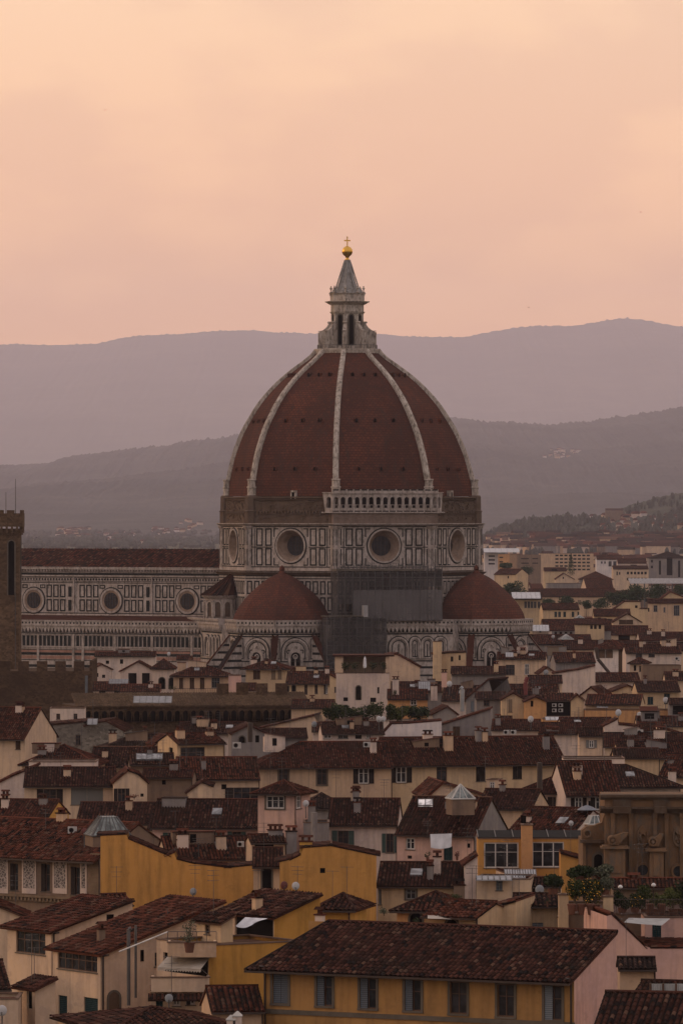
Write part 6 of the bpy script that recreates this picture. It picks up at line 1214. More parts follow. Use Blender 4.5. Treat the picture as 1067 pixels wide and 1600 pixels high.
for i in range(34):
    Yt = random.choice([2300, 2700, 3050, 3600, 4150, 4600]); x = random.uniform(772 if Yt > 2500 else 850, 1075); hh = random.uniform(9, 17); yb_ = 800 + (CH - 2) * F / Yt; tree(x, yb_, yb_ - hh * F / Yt, hh * random.uniform(.6, 1.1) * F / Yt, Yt, 'small dark tree growing between the houses of the far city', n=380, mat=LD, group='small trees between the far houses', ground=0)
# ------------------------------------------------------------------ baroque church drum on the right
random.seed(77)
ST = marble('church_sandstone', (.18, .108, .062), .95); Yc_ = 520.0; CHP = Place(912, Yc_, 0); ch = thing('baroque_church', 'brown sandstone church front with scroll brackets, heavy cornice and round windows', 'church', CHP.P)
s = Yc_ / F; X = lambda x: (x - 912) * s; Z = lambda y: 55 - (y - 800) * s
wl = MB(); wl.box(X(946), X(1110), 1.0, 12, 0, Z(1248)); wl.box(X(912), X(946), 2.6, 12, 0, Z(1318)); wl.build('wall', ST, ch)
fr = FR((0, 1.0, 0), (1, 0, 0), (0, -1, 0)); f2 = FR((0, 2.6, 0), (1, 0, 0), (0, -1, 0)); m = MB()
for y0, y1, n in ((1243, 1247, .55), (1247.2, 1251, .25), (1262, 1265, .9), (1265.2, 1268, .6), (1268.2, 1272, .35)): m.fbox(fr, X(938), X(1110), -1.5, n, Z(y1), Z(y0))
for x0, x1 in ((958, 986), (1022, 1042)): m.fbox(fr, X(x0), X(x1), -.5, .32, Z(1262.1), Z(1251.1)); m.fbox(fr, X(x0), X(x1), -.5, 1.1, Z(1271.5), Z(1261))
m.fbox(f2, X(908), X(948), -.5, .7, Z(1320), Z(1315)); m.build('cornice', marble('church_cornice', (.085, .056, .038), .6), ch)
for x in (958, 986, 1024, 1042, 1066): q = MB(); q.fbox(fr, X(x - 3), X(x + 3), -.1, .32, Z(1375), Z(1272)); q.fbox(fr, X(x - 3.6), X(x + 3.6), -.1, .45, Z(1279), Z(1272)); q.build('pilaster', ST, ch)
def pier(x0, x1, yt):
    q = MB(); q.fbox(fr, X(x0), X(x1), 0, 1.8, 0, Z(yt)); q.fbox(fr, X(x0) - .35, X(x1) + .35, 0, 2.2, Z(yt), Z(yt - 3)); q.fbox(fr, X(x0) - .2, X(x1) + .2, 0, 2.05, Z(yt - 3), Z(yt - 5)); q.fbox(fr, X(x0) + .35, X(x1) - .35, 1.8, 1.92, Z(yt + 38), Z(yt + 6)); q.build('buttress_pier', ST, ch)
pier(944, 976, 1326); pier(1014, 1036, 1330)
def scroll(xc, yb, flip=1, L_=26):
    q = MB(); c = [(xc, yb - 7), (xc + 4 * flip, yb - 12)]; 
    pts = [(xc - 4 * flip, yb), (xc + 10 * flip, yb), (xc + L_ * flip * .9, yb - 14), (xc + L_ * flip, yb - 19), (xc + L_ * flip * .7, yb - 19), (xc + 8 * flip, yb - 15), (xc - 3 * flip, yb - 12)]
    if flip < 0: pts = pts[::-1]
    q.fprism(fr, [(X(a), Z(b)) for a, b in pts], .4, 2.0); q.fring(fr, circ(X(xc + 1 * flip), Z(yb - 7.5), 7 * s, 16), circ(X(xc + 1 * flip), Z(yb - 7.5), 4.6 * s, 16), .3, 2.35); q.fprism(fr, circ(X(xc + 1 * flip), Z(yb - 7.5), 3 * s, 12), .3, 2.45); q.build('scroll_bracket', ST, ch)
scroll(955, 1320); scroll(1018, 1322, 1, 18)
q = MB(); q.fprism(f2, [(X(910), Z(1315)), (X(910), Z(1300)), (X(918), Z(1294)), (X(930), Z(1293)), (X(942), Z(1288)), (X(946), Z(1275)), (X(950), Z(1275)), (X(950), Z(1315))], -1.2, .3); q.fring(f2, circ(X(919), Z(1305), 6.5 * s, 16), circ(X(919), Z(1305), 4 * s, 16), .2, .7); q.build('volute', ST, ch)
for x, y in ((1005, 1361), (1061, 1363)):
    q = MB(); q.mat(0); q.fring(fr, circ(X(x), Z(y), 12 * s, 24), circ(X(x), Z(y), 8.5 * s, 24), -.1, .3); q.mat(1); q.fprism(fr, circ(X(x), Z(y), 8.5 * s, 24), -.1, .04); q.build('round_window', [ST, GL()], ch)
for x in (1005, 1061):
    q = MB(); q.fring(fr, circ(X(x), Z(1308), 9 * s, 16, 17 * s), circ(X(x), Z(1308), 6.5 * s, 16, 13 * s), -.1, .22); q.fprism(fr, circ(X(x), Z(1300), 5 * s, 10, 5 * s), -.1, .3)
    for k in range(7): a_ = random.uniform(0, 6.28); q.fprism(fr, circ(X(x) + 4 * s * math.cos(a_), Z(1308) + 9 * s * math.sin(a_), random.uniform(1.6, 2.8) * s, 7), -.1, random.uniform(.15, .4))
    q.build('carved_ornament', ST, ch)
arch_window(f2, X(930), X(943), Z(1372), Z(1338), ch, trim=.2); q = MB(); q.fbox(f2, X(912), X(917), 0, .3, Z(1375), Z(1320)); q.build('pilaster', ST, ch)
H('red metal lean-to roof at the foot of the baroque church', 958, 1072, 1386, 1374, 'E', 0, 4, 'brown', Y=484, tile='t3', chim=[(990, 1378, 18, 3, 2, 'grey')])
# ------------------------------------------------------------------ roof skylights and glass
def fromhit(k, pts, v=None): e, P, w, d, ze, Y = HS[k]; return e, P, w, d, ze, Y
def glazed_panel(key, x0, x1, y0, y1, lab=None, col=(.14, .145, .15), nb=4, rp=.5, name='skylight'):
    e, P, w, d, ze, Y = HS[key]; q = MB(); C, D = P.ray((x0 + x1) / 2, (y0 + y1) / 2)
    zr = [c for c in e.children if c.name.startswith('roof')][0]; run = d * rp; top = max(v.co.z for v in zr.data.vertices); tp = (top - ze) / run
    def onroof(x, y): C, D = P.ray(x, y); t = (ze - C.z + tp * C.y) / (D.z - tp * D.y); v = C + D * t; return Vector((v.x, v.y, v.z + .12))
    a, b, c, d_ = onroof(x0, y1), onroof(x1, y1), onroof(x1, y0), onroof(x0, y0); up = Vector((0, 0, .14)); V = [a, b, c, d_, a + up, b + up, c + up, d_ + up]
    q.mat(0); q.add(V, ((4, 5, 6, 7), (0, 1, 5, 4), (1, 2, 6, 5), (2, 3, 7, 6), (3, 0, 4, 7))); q.mat(1)
    for i in range(nb + 1): t = i / nb; q.tube(a.lerp(b, t) + up * 1.2, d_.lerp(c, t) + up * 1.2, .05, 4)
    q.tube(a + up, b + up, .05, 4); q.tube(d_ + up, c + up, .05, 4); q.build(name, [glass('sky_glass', col, .18), METAL()], e)
glazed_panel('skyl', 213, 254, 1181, 1190, nb=5)
glazed_panel('M12', 653, 676, 1253, 1263, nb=2, col=(.62, .62, .62))
def pyramid(cx_, yb, yt, wpx, Y, label, curb=0, nb=4, trunc=0.0, bar=None):
    b = W(cx_, yb, Y); s = Y / F; w = wpx * s / 2; h = (yb - yt) * s; e = thing('glass_pyramid', label, 'skylight', (b.x, b.y, b.z), .25); q = MB()
    if curb: q.box(-w * .95, w * .95, -w * .95, w * .95, -curb, 0); q.build('curb', plaster('brown'), e)
    t = trunc * w; q = MB(); B = [(-w, -w, 0), (w, -w, 0), (w, w, 0), (-w, w, 0)]; T = [(-t, -t, h), (t, -t, h), (t, t, h), (-t, t, h)]
    q.add(B + T, [(i, (i + 1) % 4, 4 + (i + 1) % 4, 4 + i) for i in range(4)] + [(4, 5, 6, 7)]); q.build('glass', glass('pyramid_glass', (.12, .135, .13), .45), e); q = MB()
    for i in range(4):
        q.tube(B[i], T[i], .09, 5); q.tube(B[i], B[(i + 1) % 4], .08, 5); 
        for k in range(1, nb): a = Vector(B[i]).lerp(Vector(B[(i + 1) % 4]), k / nb); c_ = Vector(T[i]).lerp(Vector(T[(i + 1) % 4]), k / nb); q.tube(a, c_, .05, 4)
    q.build('bars', bar or plain('white_bars', (.40, .385, .36), .7), e)
pyramid(719, 1248, 1226, 38, 586, 'white barred glass pyramid on a square base on the brown roof', curb=1.6, nb=3)
pyramid(168, 1305, 1276, 62, 534, 'large domed glass skylight on the red roof at the left', curb=1.0, nb=6, trunc=.38, bar=METAL())
pyramid(929, 1288, 1275, 27, 560, 'small white framed glass skylight beside the church volute', curb=.6, nb=3, trunc=.5)
pyramid(884, 999, 991, 20, 1420, 'white striped tent-like skylight on the far roofs', nb=6)
pyramid(905, 968, 961, 18, 1720, 'pale metal roof peak among the low ochre houses', nb=2)
# flat roof glass and metal sheets
def sheet(x0, x1, y0, y1, Y, label, col, dep=3.0, name='metal_roof_sheet', cat='roof sheet', nb=6, tilt=.5):
    p = W(x0, y1, Y); s = Y / F; w = (x1 - x0) * s; h = (y1 - y0) * s; e = thing(name, label, cat, p); q = MB(); q.mat(0); q.add([(0, 0, 0), (w, 0, 0), (w, dep, h), (0, dep, h), (0, 0, -.1), (w, 0, -.1), (w, dep, h - .1), (0, dep, h - .1)], ((0, 1, 2, 3), (4, 7, 6, 5), (0, 4, 5, 1), (1, 5, 6, 2), (2, 6, 7, 3), (3, 7, 4, 0))); q.build('sheet', plain('sheet_%02d' % int(col * 100), (col, col, col * 1.02), .85), e); q = MB()
    for i in range(nb + 1): q.tube((w * i / nb, 0, .04), (w * i / nb, dep, h + .04), .05, 4)
    q.build('ribs', METAL(), e)
sheet(208, 268, 1089, 1098, 1004, 'row of pale glass roof panels on the fortress wing', .24, dep=4)
sheet(747, 912, 1303, 1309, 560, 'dark flat roof slab of the orange conservatory', .012, dep=6, name='flat_roof_slab')
sheet(789, 838, 1362, 1371, 503, 'slatted white roof sheets in front of the conservatory', .42, dep=2.5, nb=12)
sheet(744, 800, 1371, 1375, 496, 'thin grey roof canopy on the cream box house', .30, dep=2)
sheet(852, 897, 1121, 1125, 900, 'long white gutter roof over the orange attic strip', .40, dep=2)
sheet(800, 845, 926, 935, 1955, 'pale glass roof on the tall windowed house behind the half dome', .42, dep=9)
sheet(756, 812, 857, 863, 3840, 'pale metal roofs beside the great drum', .40, dep=20)
sheet(828, 858, 977, 986, 1555, 'white roof panel of the little gabled house', .40, dep=4)
sheet(654, 672, 1066, 1078, 1045, 'curved pale metal canopy between the brown roofs', .30, dep=3, nb=5)
sheet(932, 950, 1101, 1105, 984, 'slatted skylight on the red roof, right', .45, dep=2, nb=4)
sheet(136, 152, 1124, 1132, 822, 'pair of pale skylights on the rough grey house', .24, dep=2, nb=2)
sheet(170, 200, 1062, 1068, 1110, 'blue grey awning sheet between fortress and villa', .20, dep=3)
sheet(790, 802, 1020, 1026, 1100, 'white tarp hump on the barred window roof', .42, dep=2, nb=5)
sheet(1048, 1090, 1168, 1176, 770, 'white slatted skylight at the right edge', .40, dep=2, nb=5)
# corrugated white fence, bottom right
e = thing('corrugated_fence', 'white corrugated fence panels in the bottom right corner', 'fence', W(1016, 1556, 366)); s = 366 / F; q = MB(); w = 60 * s; n = 40
q.add([(w * i / n, .05 * (i % 2), z) for z in (-.2, 18 * s) for i in range(n + 1)], [(i, i + 1, n + 2 + i, n + 1 + i) for i in range(n)]); q.build('panel', plain('fence_white', (.38, .38, .37), .6), e)
for i in range(4): q = MB(); q.box(w * i / 3 - .06, w * i / 3 + .06, -.14, -.01, -.4, 19 * s); q.build('post', WOODB(), e)
# ------------------------------------------------------------------ awnings, laundry, umbrellas
def cloth(name, label, cat, pts, mat, sag=0.0, th=.03, nx=10, ny=6, Ys=None):
    A, B, C_, D_ = pts; e0 = A.copy(); m = MB(); V = []
    for s_ in (0, 1):
        for j in range(ny + 1):
            for i in range(nx + 1):
                u, v = i / nx, j / ny; p = A.lerp(B, u).lerp(D_.lerp(C_, u), v) - e0; p.z -= sag * 4 * u * (1 - u) * (v if sag > 0 else 1) ; p.y += .06 * math.sin(u * 17 + v * 3) + th * s_; V.append(tuple(p))
    n = (nx + 1) * (ny + 1)
    m.add(V, [(j * (nx + 1) + i, j * (nx + 1) + i + 1, (j + 1) * (nx + 1) + i + 1, (j + 1) * (nx + 1) + i) for j in range(ny) for i in range(nx)] + [(n + j * (nx + 1) + i, n + (j + 1) * (nx + 1) + i, n + (j + 1) * (nx + 1) + i + 1, n + j * (nx + 1) + i + 1) for j in range(ny) for i in range(nx)])
    o = m.build(name, mat, None, True); o.location = e0; return tag(o, label, cat)
WCL = plain('white_cotton', (.62, .63, .66), .9); AWN = plain('awning_cream', (.36, .32, .27), .9); GAW = plain('awning_grey', (.30, .30, .29), .8)
cloth('laundry_sheet', 'white sheet hung out to dry on the pink wall under the brown roof', 'laundry', (W(672, 1304, 584), W(706, 1303, 584), W(705, 1324, 584), W(673, 1325, 584)), WCL, sag=.15)
e, P, w, d, ze, Y = HS['B1']
o = cloth('awning', 'wide cream awning with scalloped edge over the balcony', 'awning', (W(262, 1495, 405.4), W(329, 1496, 404), W(314, 1515, 402), W(246, 1512, 403.2)), AWN, sag=0.02)
q = MB(); A_, B_ = W(246, 1512, 403.2), W(314, 1515, 402); n = 16
for i in range(n): a, b = A_.lerp(B_, i / n), A_.lerp(B_, (i + 1) / n); mid = a.lerp(b, .5); q.add([x - o.location for x in (a, b, b + Vector((0, 0, -.16)), mid + Vector((0, 0, -.26)), a + Vector((0, 0, -.16)))], ((0, 1, 2, 3, 4),))
q.build('valance', AWN, o); q = MB(); q.tube(B_ - o.location, W(329, 1528, 403.6) - o.location, .03, 5); q.build('arm', METAL(), o)
cloth('shade_sail', 'white triangular shade sail in front of the dark loggia', 'shade sail', (W(383, 1434, 411), W(418, 1436, 410.2), W(400, 1441, 410), W(368, 1448, 410.6)), WCL, sag=.25)
cloth('awning', 'grey slatted awning under the right roof garden', 'awning', (W(982, 1435, 420), W(1047, 1436, 420), W(1034, 1447, 417), W(975, 1442, 417)), GAW, sag=.02)
cloth('awning', 'long thin white awning under the dark red roof', 'awning', (W(668, 1431, 437), W(742, 1433, 437), W(741, 1438, 436.2), W(668, 1436, 436.2)), AWN, sag=.0)
# balcony under the awning (its own little storey), terrace above
def ledge(label, x0, x1, yt, yb, Y, dep, col, name='balcony', rz=0.0, tile=False):
    p = W(x0, yb, Y); s = Y / F; w = (x1 - x0) * s / max(.3, math.cos(rz)); h = (yb - yt) * s; e = thing(name, label, 'balcony', p, rz); q = MB(); q.box(0, w, 0, .18, 0, h); q.box(0, .18, .18, dep, 0, h); q.box(w - .18, w, .18, dep, 0, h); q.box(.0, w, 0, dep, -.25, -.001); q.build('parapet', plaster(col), e)
    q = MB(); q.box(-.06, w + .06, -.06, .24, h, h + .09); q.build('coping', plain('parapet_coping', (.13, .085, .062), .9), e)
    if tile: q = MB(); a = R(-22); q.slab((-.2, -.9, -.75), (1, 0, 0), (0, .92, .39), [(0, 0), (w + .4, 0), (w + .4, 1), (0, 1)], .08); q.tiled((-.2, -.9, -.75), (1, 0, 0), (0, .92, .39), [(0, 0), (w + .4, 0), (w + .4, 1), (0, 1)], .27); q.build('tiled_skirt', tiles('t2'), e)
    return e, w, h
ledge('cream balcony with a tiled skirt below the awning', 236, 327, 1529, 1545, 401, 2.2, 'cream', rz=0.02, tile=True)
e_, w_b, h_b = ledge('roof terrace with brick planter above the awning', 262, 338, 1474, 1491, 402.5, 2.5, 'tan', rz=0.02)
q = MB()
for i in range(6): q.tube((w_b * i / 5, .1, h_b), (w_b * i / 5, .1, h_b + .75), .03, 4)
q.tube((0, .1, h_b + .75), (w_b, .1, h_b + .75), .03, 4); q.tube((0, .1, 2.7), (0, .1, 3.0), .03, 4); q.build('railing', METAL(), e_)
H('cream lower flat with teal doors under the tiled skirt', 236, 326, 1549, None, 'F', 2, 4, 'cream', Y=402, tile='t2', wins=[(249, 1574, 11, 32, 'St'), (276, 1566, 12, 14, 'w'), (298, 1564, 14, 14, 'wHb'), (314, 1562, 8, 10, 'b')])
# ------------------------------------------------------------------ dishes, antennas, air conditioners
for a in [(462, 1385, 6.0, 496, 'white satellite dish on the tiled roof at the foot of the golden wall', 'w'), (444, 1384, 6.0, 496.5, 'dark red satellite dish next to the white one below the golden wall', 'r'), (302, 1394, 5.5, 514, 'pale blue satellite dish at the foot of the stepped golden wall', 'g'),
          (264, 1561, 6.5, 395, 'grey satellite dish below the awning balcony', 'g'), (3, 1580, 8, 392, 'white satellite dish cut by the bottom left corner', 'w'), (843, 1391, 7, 480, 'round grey satellite dish left of the flower terrace', 'g'),
          (592, 1124, 4.6, 868, 'left one of the twin white dishes on the terrace', 'w'), (598.5, 1124, 4.2, 868.5, 'right one of the twin white dishes on the terrace', 'w'), (702, 1069, 4.4, 985, 'white dish in the middle of the wide brown roofs', 'w'), (829, 1124, 4.8, 870, 'white dish above the fan unit roof', 'w'),
          (966, 1114, 5, 955, 'larger white dish on the low orange wall', 'w'), (999, 1117, 4, 955, 'smaller white dish on the low orange wall', 'w'), (1040, 1094, 4.4, 1000, 'white dish in front of a dark green shutter', 'w'), (853, 1051, 4, 1080, 'grey round dish on the small gable', 'g'), (491, 1132, 4.4, 880, 'pale dish near the end of the fortress arcade', 'g'),
          (853, 1265, 3.8, 650, 'small dark red dish on the hipped brown roof', 'r'), (132, 1300, 5, 548, 'black round dish by the domed glass skylight', 'r'), (264, 1022, 3, 1200, 'small dish left of the red porch house', 'w'), (892, 1287, 4, 590, 'small pale dish beside the orange chimney', 'w'), (478, 1256, 5, 600, 'white dish edge on to the pink tower', 'w'), (864, 995, 2.6, 1500, 'tiny dish by the little white gabled house', 'w')]: dish(*a, lean=random.uniform(-.4, .4))
for a in [(182, 1354, 1402, 520, 'tall antenna mast in front of the golden wall, left'), (305, 1352, 1390, 514, 'antenna above the pale blue dish'), (465, 1354, 1390, 496, 'antenna in front of the second golden wall'), (268, 1494, 1556, 396, 'tall antenna above the grey dish on the balcony'), (600, 1218, 1245, 640, 'antenna on the roof ridge right of the laundry house'),
          (525, 1203, 1240, 640, 'tall antenna in front of the long buff house, left'), (758, 1182, 1215, 660, 'many barred antenna before the long buff house'), (833, 1250, 1290, 640, 'black mast cluster on the right hipped roof'), (423, 1122, 1165, 845, 'antenna below the fortress arcade'), (82, 1168, 1190, 730, 'thin antenna on the pointed gable roof, left'),
          (222, 1158, 1176, 745, 'antenna above the wide brown roof'), (246, 1145, 1170, 760, 'antenna left of the ochre hut'), (1014, 1245, 1262, 600, 'antenna stub over the church cornice'), (668, 1283, 1303, 585, 'short antenna on the laundry roof'), (892, 1140, 1160, 800, 'antenna on the red brown roof'), (760, 1330, 1350, 560, 'pale sculpture-like antenna at the conservatory window'), (1000, 1150, 1175, 780, 'antenna on the right edge brown roof'), (628, 1100, 1130, 870, 'mast on the garden terrace'), (310, 1310, 1330, 530, 'antenna over the low red roof')]: antenna(*a)
for a in [(113, 1303, 14, 552, 'white unit beside the domed skylight'), (376, 1324, 11, 534, 'white unit on the low red roof'), (370, 1170, 13, 780, 'white unit on the long house roof end'), (573, 1168, 11, 742, 'white unit on the long brown roof, centre'), (791, 1148, 9, 868, 'left fan unit in the pair under the long brown roof'), (802, 1148, 9, 868, 'right fan unit in the pair under the long brown roof'), (1000, 1148, 10, 850, 'fan unit by the grey doorway'), (866, 1105, 7, 962, 'upper left unit of the stacked fans'), (876, 1105, 7, 962, 'upper right unit of the stacked fans'), (866, 1113, 7, 962, 'lower left unit of the stacked fans'), (876, 1113, 7, 962, 'lower right unit of the stacked fans'), (857, 1076, 6, 1035, 'unit beside the green glass window'), (1058, 1032, 7, 1105, 'unit by the red laundry netting')]: ac_unit(*a)
# metal flue pipes
def flue(label, pts, Y, r, mat):
    b = W(*pts[0], Y); e = thing('flue_pipe', label, 'pipe', b); q = MB(); P_ = [W(*p, Y) - b for p in pts]
    for a, c in zip(P_[:-1], P_[1:]): q.tube(a, c, r, 8)
    q.build('pipe', mat, e)
flue('tall shiny metal flue rising from the grey gable', [(722, 1112), (722, 1077), (719, 1074)], 900, .35, plain('galvanised', (.25, .26, .27), .35, .6)); flue('dark red bent flue on the brown roof', [(821, 1086), (821, 1066), (824, 1058)], 985, .35, plain('red_pipe', (.13, .03, .028), .6))
flue('tall black chimney pipe on the large hipped roof', [(843, 1235), (843, 1192)], 655, .3, GUT()); flue('thick dark chimney pipe before the grey gable end', [(391, 1160), (391, 1130)], 828, .35, GUT()); flue('grey pipe pair on the cream loggia house wall', [(201, 1572), (201, 1453), (205, 1451)], 409, .13, METAL()); flue('pale pipe next to the grey pipe pair', [(212, 1560), (212, 1447)], 410, .09, METAL())
flue('slanting white edge pipe on the lower left red roof', [(186, 1488), (262, 1457)], 408, .05, plain('white_bars', (.55, .53, .50), .5)); flue('black stair rail sloping down the arched tower house', [(931, 1012), (934, 1030), (952, 1052)], 1235, .35, GUT())
flue('grey concrete chimney stack left of the green shutters', [(491, 1325), (491, 1270)], 598, .32, plaster('grey'))
for x, y in ((361, 1598), (371, 1592)):
    b = W(x, y, 345); e = thing('capped_chimney', 'white pointed chimney cap at the bottom edge, %s of two' % ('lower' if x < 365 else 'higher'), 'chimney', b); q = MB(); q.box(-.25, .25, -.25, .25, -1.5, .1); q.build('shaft', plaster('pale'), e); q = MB(); q.lathe([(.4, .1), (.42, .16), (.05, .42)], 4, (0, 0), .78); q.build('cap', plain('cap_white', (.42, .40, .37), .8), e)
# patio umbrella
b = W(917, 1272, 600); e = thing('patio_umbrella', 'open grey patio umbrella on the planted balcony', 'umbrella', b); q = MB(); q.tube((0, 0, -1), (0, 0, .9), .04); q.build('pole', METAL(), e); q = MB(); q.lathe([(1.0, .38), (.98, .42), (.6, .68), (.05, .88)], 10); q.build('canopy', plain('umbrella_grey', (.17, .18, .20), .8), e)
b = W(570, 1052, 1036); e = thing('patio_umbrella', 'folded white umbrella standing on the planted loggia', 'umbrella', b); q = MB(); q.tube((0, 0, 0), (0, 0, 3.1), .05); q.build('pole', METAL(), e); q = MB(); q.lathe([(.22, .9), (.3, 1.2), (.22, 2.4), (.05, 2.9)], 8); q.build('canopy', WCL, e)
# loggia on the pale tower house
e, P, w, d, ze, Y = HS['U12']; zt = P.hit(560, 1026, 1, 0).z; q = MB(); a, b_ = P.hit(536, 1040, 1, 0).x, P.hit(603, 1040, 1, 0).x
q.box(-.2, a, 0, d, ze, zt); q.box(b_ - .1, w, 0, d, ze, zt); q.box(a, b_, d - .5, d, ze, zt); q.build('loggia_wall', plaster('cream'), e); q = MB(); q.box(-.6, w + .9, -.6, d + .4, zt, zt + .3); q.build('loggia_roof', tiles('t2'), e)
# ------------------------------------------------------------------ plants
LG = leaves('leaf_green', (.032, .045, .018), (.075, .085, .033)); LY = leaves('leaf_light', (.07, .085, .03), (.13, .13, .045)); LO = leaves('leaf_olive', (.09, .10, .07), (.15, .15, .10)); LK = leaves('leaf_dark', (.022, .034, .017), (.05, .062, .028)); POT = plain('terracotta_pot', (.11, .052, .036), .9)
def plant(x, yb, yt, w, Y, label, mat=LG, n=260, pot=True, name='potted_plant', group=None, kind='round', string_lights=None):
    b = W(x, yb, Y); s = Y / F; e = thing(name, label, 'plant', b, random.uniform(0, 6), group); h = (yb - yt) * s; r_ = w * s / 2
    if pot: q = MB(); q.lathe([(min(.3, r_ * .35), -.0), (min(.38, r_ * .45), .4), (min(.42, r_ * .5), .42)], 10); q.build('pot', POT, e)
    q = MB(); q.tube((0, 0, 0), (0, 0, h * .5), .04, 5); cl = []
    for i in range(6): a = random.uniform(0, 6.28); cl.append(((r_ * .45 * math.cos(a), r_ * .45 * math.sin(a), h * random.uniform(.4, .8)), r_ * .5, r_ * .5, h * .26)); q.tube((0, 0, h * .2), cl[-1][0], .02, 4)
    q.build('stem', plain('bark', (.09, .065, .045), .9), e); q = MB(); leafmass(q, cl, n, max(.06, r_ * .11)); q.build('foliage', mat, e)
    if string_lights: q = MB(); leafmass(q, cl, 110, .042); q.build('string_lights', string_lights, e)  # glowing specks: small lights strung through the leaves, not blossom
GR = 'shrubs on the garden terrace'
for i, (x, yt, w, mt, nm) in enumerate([(517, 1105, 16, LK, 'dark shrub at the left end of the garden terrace'), (530, 1102, 18, LG, 'rounded shrub second from the left end of the terrace'), (543, 1104, 14, LK, 'tall dark shrub under the pale tower'), (557, 1108, 16, LG, 'wispy shrub under the arched tower window'), (572, 1106, 14, LK, 'dark shrub right of the wispy one'), (587, 1100, 16, LG, 'tall thin shrub behind the twin dishes'), (604, 1104, 18, LG, 'bushy shrub right of the twin dishes'),
                                      (626, 1107, 20, LY, 'bright yellow green bush of the garden terrace'), (640, 1104, 20, LK, 'dark bush right of the yellow green one'), (656, 1106, 18, LK, 'dark bush at the right end of the garden terrace')]):
    plant(x, 1131, yt - 3, w * 1.9, 878 + i * .7, nm, mt, 900, False, 'shrub', GR)
for x, nm in ((541, 'left'), (556, 'middle left'), (582, 'middle right'), (597, 'right')): plant(x, 1053, 1034 if x != 556 else 1030, 17, 1037, '%s mass of greenery in the planted loggia' % nm, LK, 300, False, 'shrub', 'greenery in the planted loggia')
plant(614, 1090, 1078, 16, 1000, 'dark shrub at the right foot of the pale tower', LK, 200, False, 'shrub')
tree(296, 1486, 1432, 32, 400, 'small olive tree in a terracotta pot on the roof terrace', n=420, mat=LO, name='olive_tree')
b = W(296, 1487, 400); e = thing('plant_pot', 'terracotta pot of the olive tree', 'pot', b); q = MB(); q.lathe([(.26, -.1), (.36, .5), (.4, .52), (.4, .58)], 12); q.build('pot_body', POT, e)
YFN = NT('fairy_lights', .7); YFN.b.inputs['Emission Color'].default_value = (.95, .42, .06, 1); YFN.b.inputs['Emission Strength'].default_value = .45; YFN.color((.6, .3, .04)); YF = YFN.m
for i, (x, yb, yt, w, mt, fl, nm) in enumerate([(864, 1398, 1366, 30, LK, None, 'dark palm-like bush left of the flower terrace'), (898, 1424, 1372, 26, LG, YF, 'bush full of yellow string lights at the left of the roof garden'), (914, 1424, 1376, 24, LK, YF, 'second yellow lit bush of the roof garden'), (930, 1424, 1374, 24, LG, YF, 'third yellow lit bush by the pillar'), (946, 1400, 1370, 22, LO, None, 'grey green climber above the pillar'), (906, 1378, 1354, 34, LK, None, 'leafy pergola climber left, before the church'), (938, 1376, 1352, 34, LO, None, 'leafy pergola climber right, before the church'),
                                              (972, 1428, 1392, 24, LK, None, 'dark bush right of the pillar'), (992, 1428, 1396, 22, LK, YF, 'bush with an orange glow near the lamp'), (1008, 1430, 1382, 24, LG, None, 'green bush in the right roof garden'), (1028, 1430, 1392, 28, LY, None, 'light green bush of the right roof garden'), (1052, 1430, 1384, 26, LY, None, 'straw coloured bush of the right roof garden'), (1066, 1430, 1376, 24, LK, None, 'dark bush cut by the right edge')]):
    plant(x, yb, yt, w * 1.35, 424 + i * .5, nm, mt, 1300, True, 'garden_bush', 'bushes of the roof garden', string_lights=fl)
for i, (x, w, nm) in enumerate([(893, 13, 'first'), (908, 12, 'second'), (923, 13, 'third'), (1016, 12, 'fourth'), (1034, 12, 'fifth')]):
    b = W(x, 1428, 421.5); e = thing('plant_pot', '%s round terracotta pot along the roof garden edge' % nm, 'pot', b, 0, 'pots along the roof garden edge'); q = MB(); r_ = w * 421 / F / 2; q.lathe([(r_ * .7, -.1), (r_, .55), (r_ * 1.08, .57), (r_ * 1.08, .68)], 14); q.build('pot_body', POT, e)
# garden floor and railing of the roof garden
H('dark roof garden platform in front of the church', 884, 1120, 1429, None, 'F', 0, 14, 'brown', Y=431, tile='t4')
b = W(960, 1430, 421); e = thing('terrace_railing', 'dark iron railing along the right roof garden', 'railing', b); q = MB(); s = 421 / F
for i in range(41): q.tube((i * 3.2 * s, 0, 0), (i * 3.2 * s, 0, 24 * s), .018, 4)
q.tube((0, 0, 24 * s), (128 * s, 0, 24 * s), .03, 4); q.tube((0, 0, 3 * s), (128 * s, 0, 3 * s), .02, 4); q.build('bars', GUT(), e)
for x, y, nm in ((969, 1388, 'white globe lamp on the roof garden, left'), (1021, 1385, 'white globe lamp on the roof garden, right')):
    b = W(x, y + 14, 428); e = thing('garden_lamp', nm, 'lamp', b); q = MB(); q.tube((0, 0, -.5), (0, 0, .6), .03); q.build('post', GUT(), e); q = MB(); q.lathe([(.05, .58), (.16, .64), (.17, .74), (.08, .84), (.02, .86)], 10); q.build('globe', plain('globe_white', (.55, .54, .52), .4), e)
plant(650, 1452, 1434, 14, 450, 'small dark conifer in front of the orange arched window', LK, 160, True); plant(600, 1432, 1418, 22, 478, 'grey leafy bush at the foot of the golden wall', LO, 260, False, 'shrub'); plant(712, 1408, 1398, 22, 452, 'planter box of greenery on the dark red roof', LG, 200, False, 'shrub')
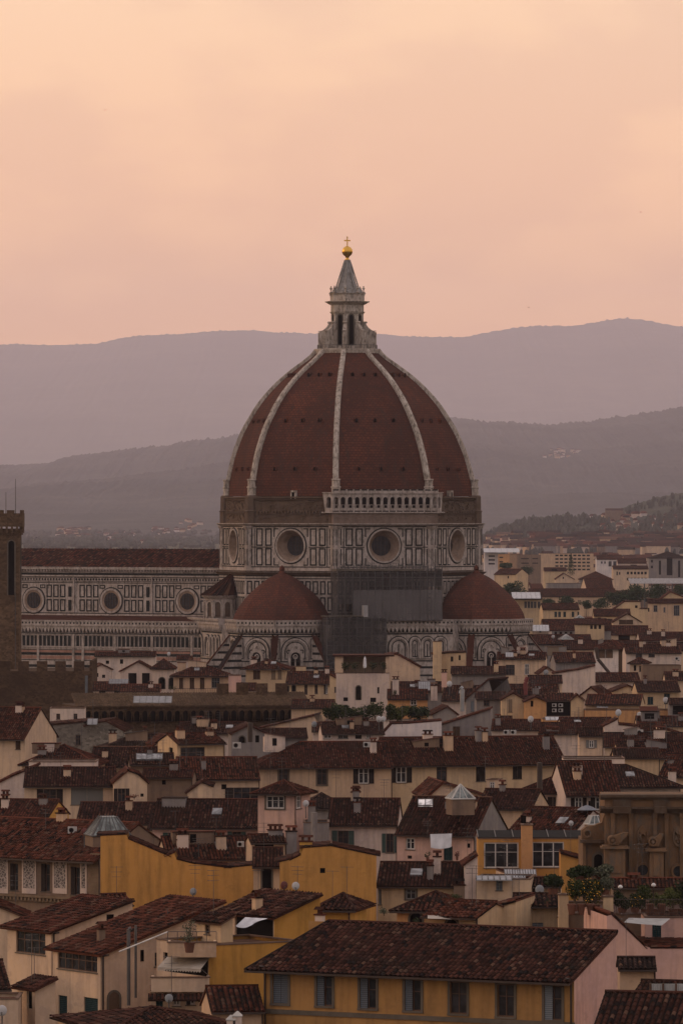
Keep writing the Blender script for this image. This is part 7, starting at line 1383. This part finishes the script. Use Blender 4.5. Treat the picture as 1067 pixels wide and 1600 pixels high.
plant(668, 1347, 1330, 12, 580, 'cactus-like plant on the laundry terrace', LK, 140); plant(714, 1345, 1331, 9, 580, 'reddish plant on the laundry terrace', leaves('leaf_red', (.10, .03, .03), (.16, .06, .04)), 120)
plant(893, 1283, 1264, 16, 612, 'left potted shrub on the balcony with the umbrella', LK, 200); plant(936, 1284, 1266, 14, 612, 'right potted shrub on the balcony with the umbrella', LK, 200); plant(906, 1281, 1268, 12, 612, 'middle potted shrub on the balcony with the umbrella', LG, 150)
plant(210, 1250, 1240, 18, 684, 'dry creeper on the cream gable wing', leaves('leaf_red', (.10, .03, .03), (.16, .06, .04)), 90, False, 'shrub')
for x in (266, 272, 352): plant(x, 1082, 1071, 8, 1140, 'terrace shrub %s the four doors' % {266: 'far left of', 272: 'just left of', 352: 'right of'}[x], LG, 100, False, 'shrub')
plant(855, 1418, 1402, 8, 443, 'tiny succulent on the yellow parapet', LK, 60)
# terrace rail of the four door house
e = thing('terrace_railing', 'thin railing in front of the four tall doors', 'railing', W(274, 1084, 1142)); q = MB(); s = 1142 / F
for i in range(30): q.tube((i * 2.8 * s, 0, 0), (i * 2.8 * s, 0, 8 * s), .04, 4)
q.tube((0, 0, 8 * s), (82 * s, 0, 8 * s), .05, 4); q.build('bars', GUT(), e)
# three small birds high in the sky
for x, y, nm in ((1001, 331, 'small dark bird in the sky at the right'), (164, 171, 'tiny dark bird in the upper left sky'), (826, 480, 'tiny dark bird just above the far mountains')):
    p = W(x, y, 420); m = MB(); V = [(0, -.16, 0), (.04, 0, .03), (-.04, 0, .03), (0, .16, 0), (.05, -.03, 0), (.3, .05, .1), (.05, .06, 0), (-.05, -.03, 0), (-.3, .05, .1), (-.05, .06, 0), (0, 0, -.04)]
    m.add(V, ((0, 1, 2), (1, 3, 2), (0, 10, 1), (0, 2, 10), (3, 1, 10), (3, 10, 2), (4, 5, 6), (7, 9, 8), (4, 6, 1), (7, 2, 9))); o = m.build('bird', DK()); o.location = p; tag(o, nm, 'bird')
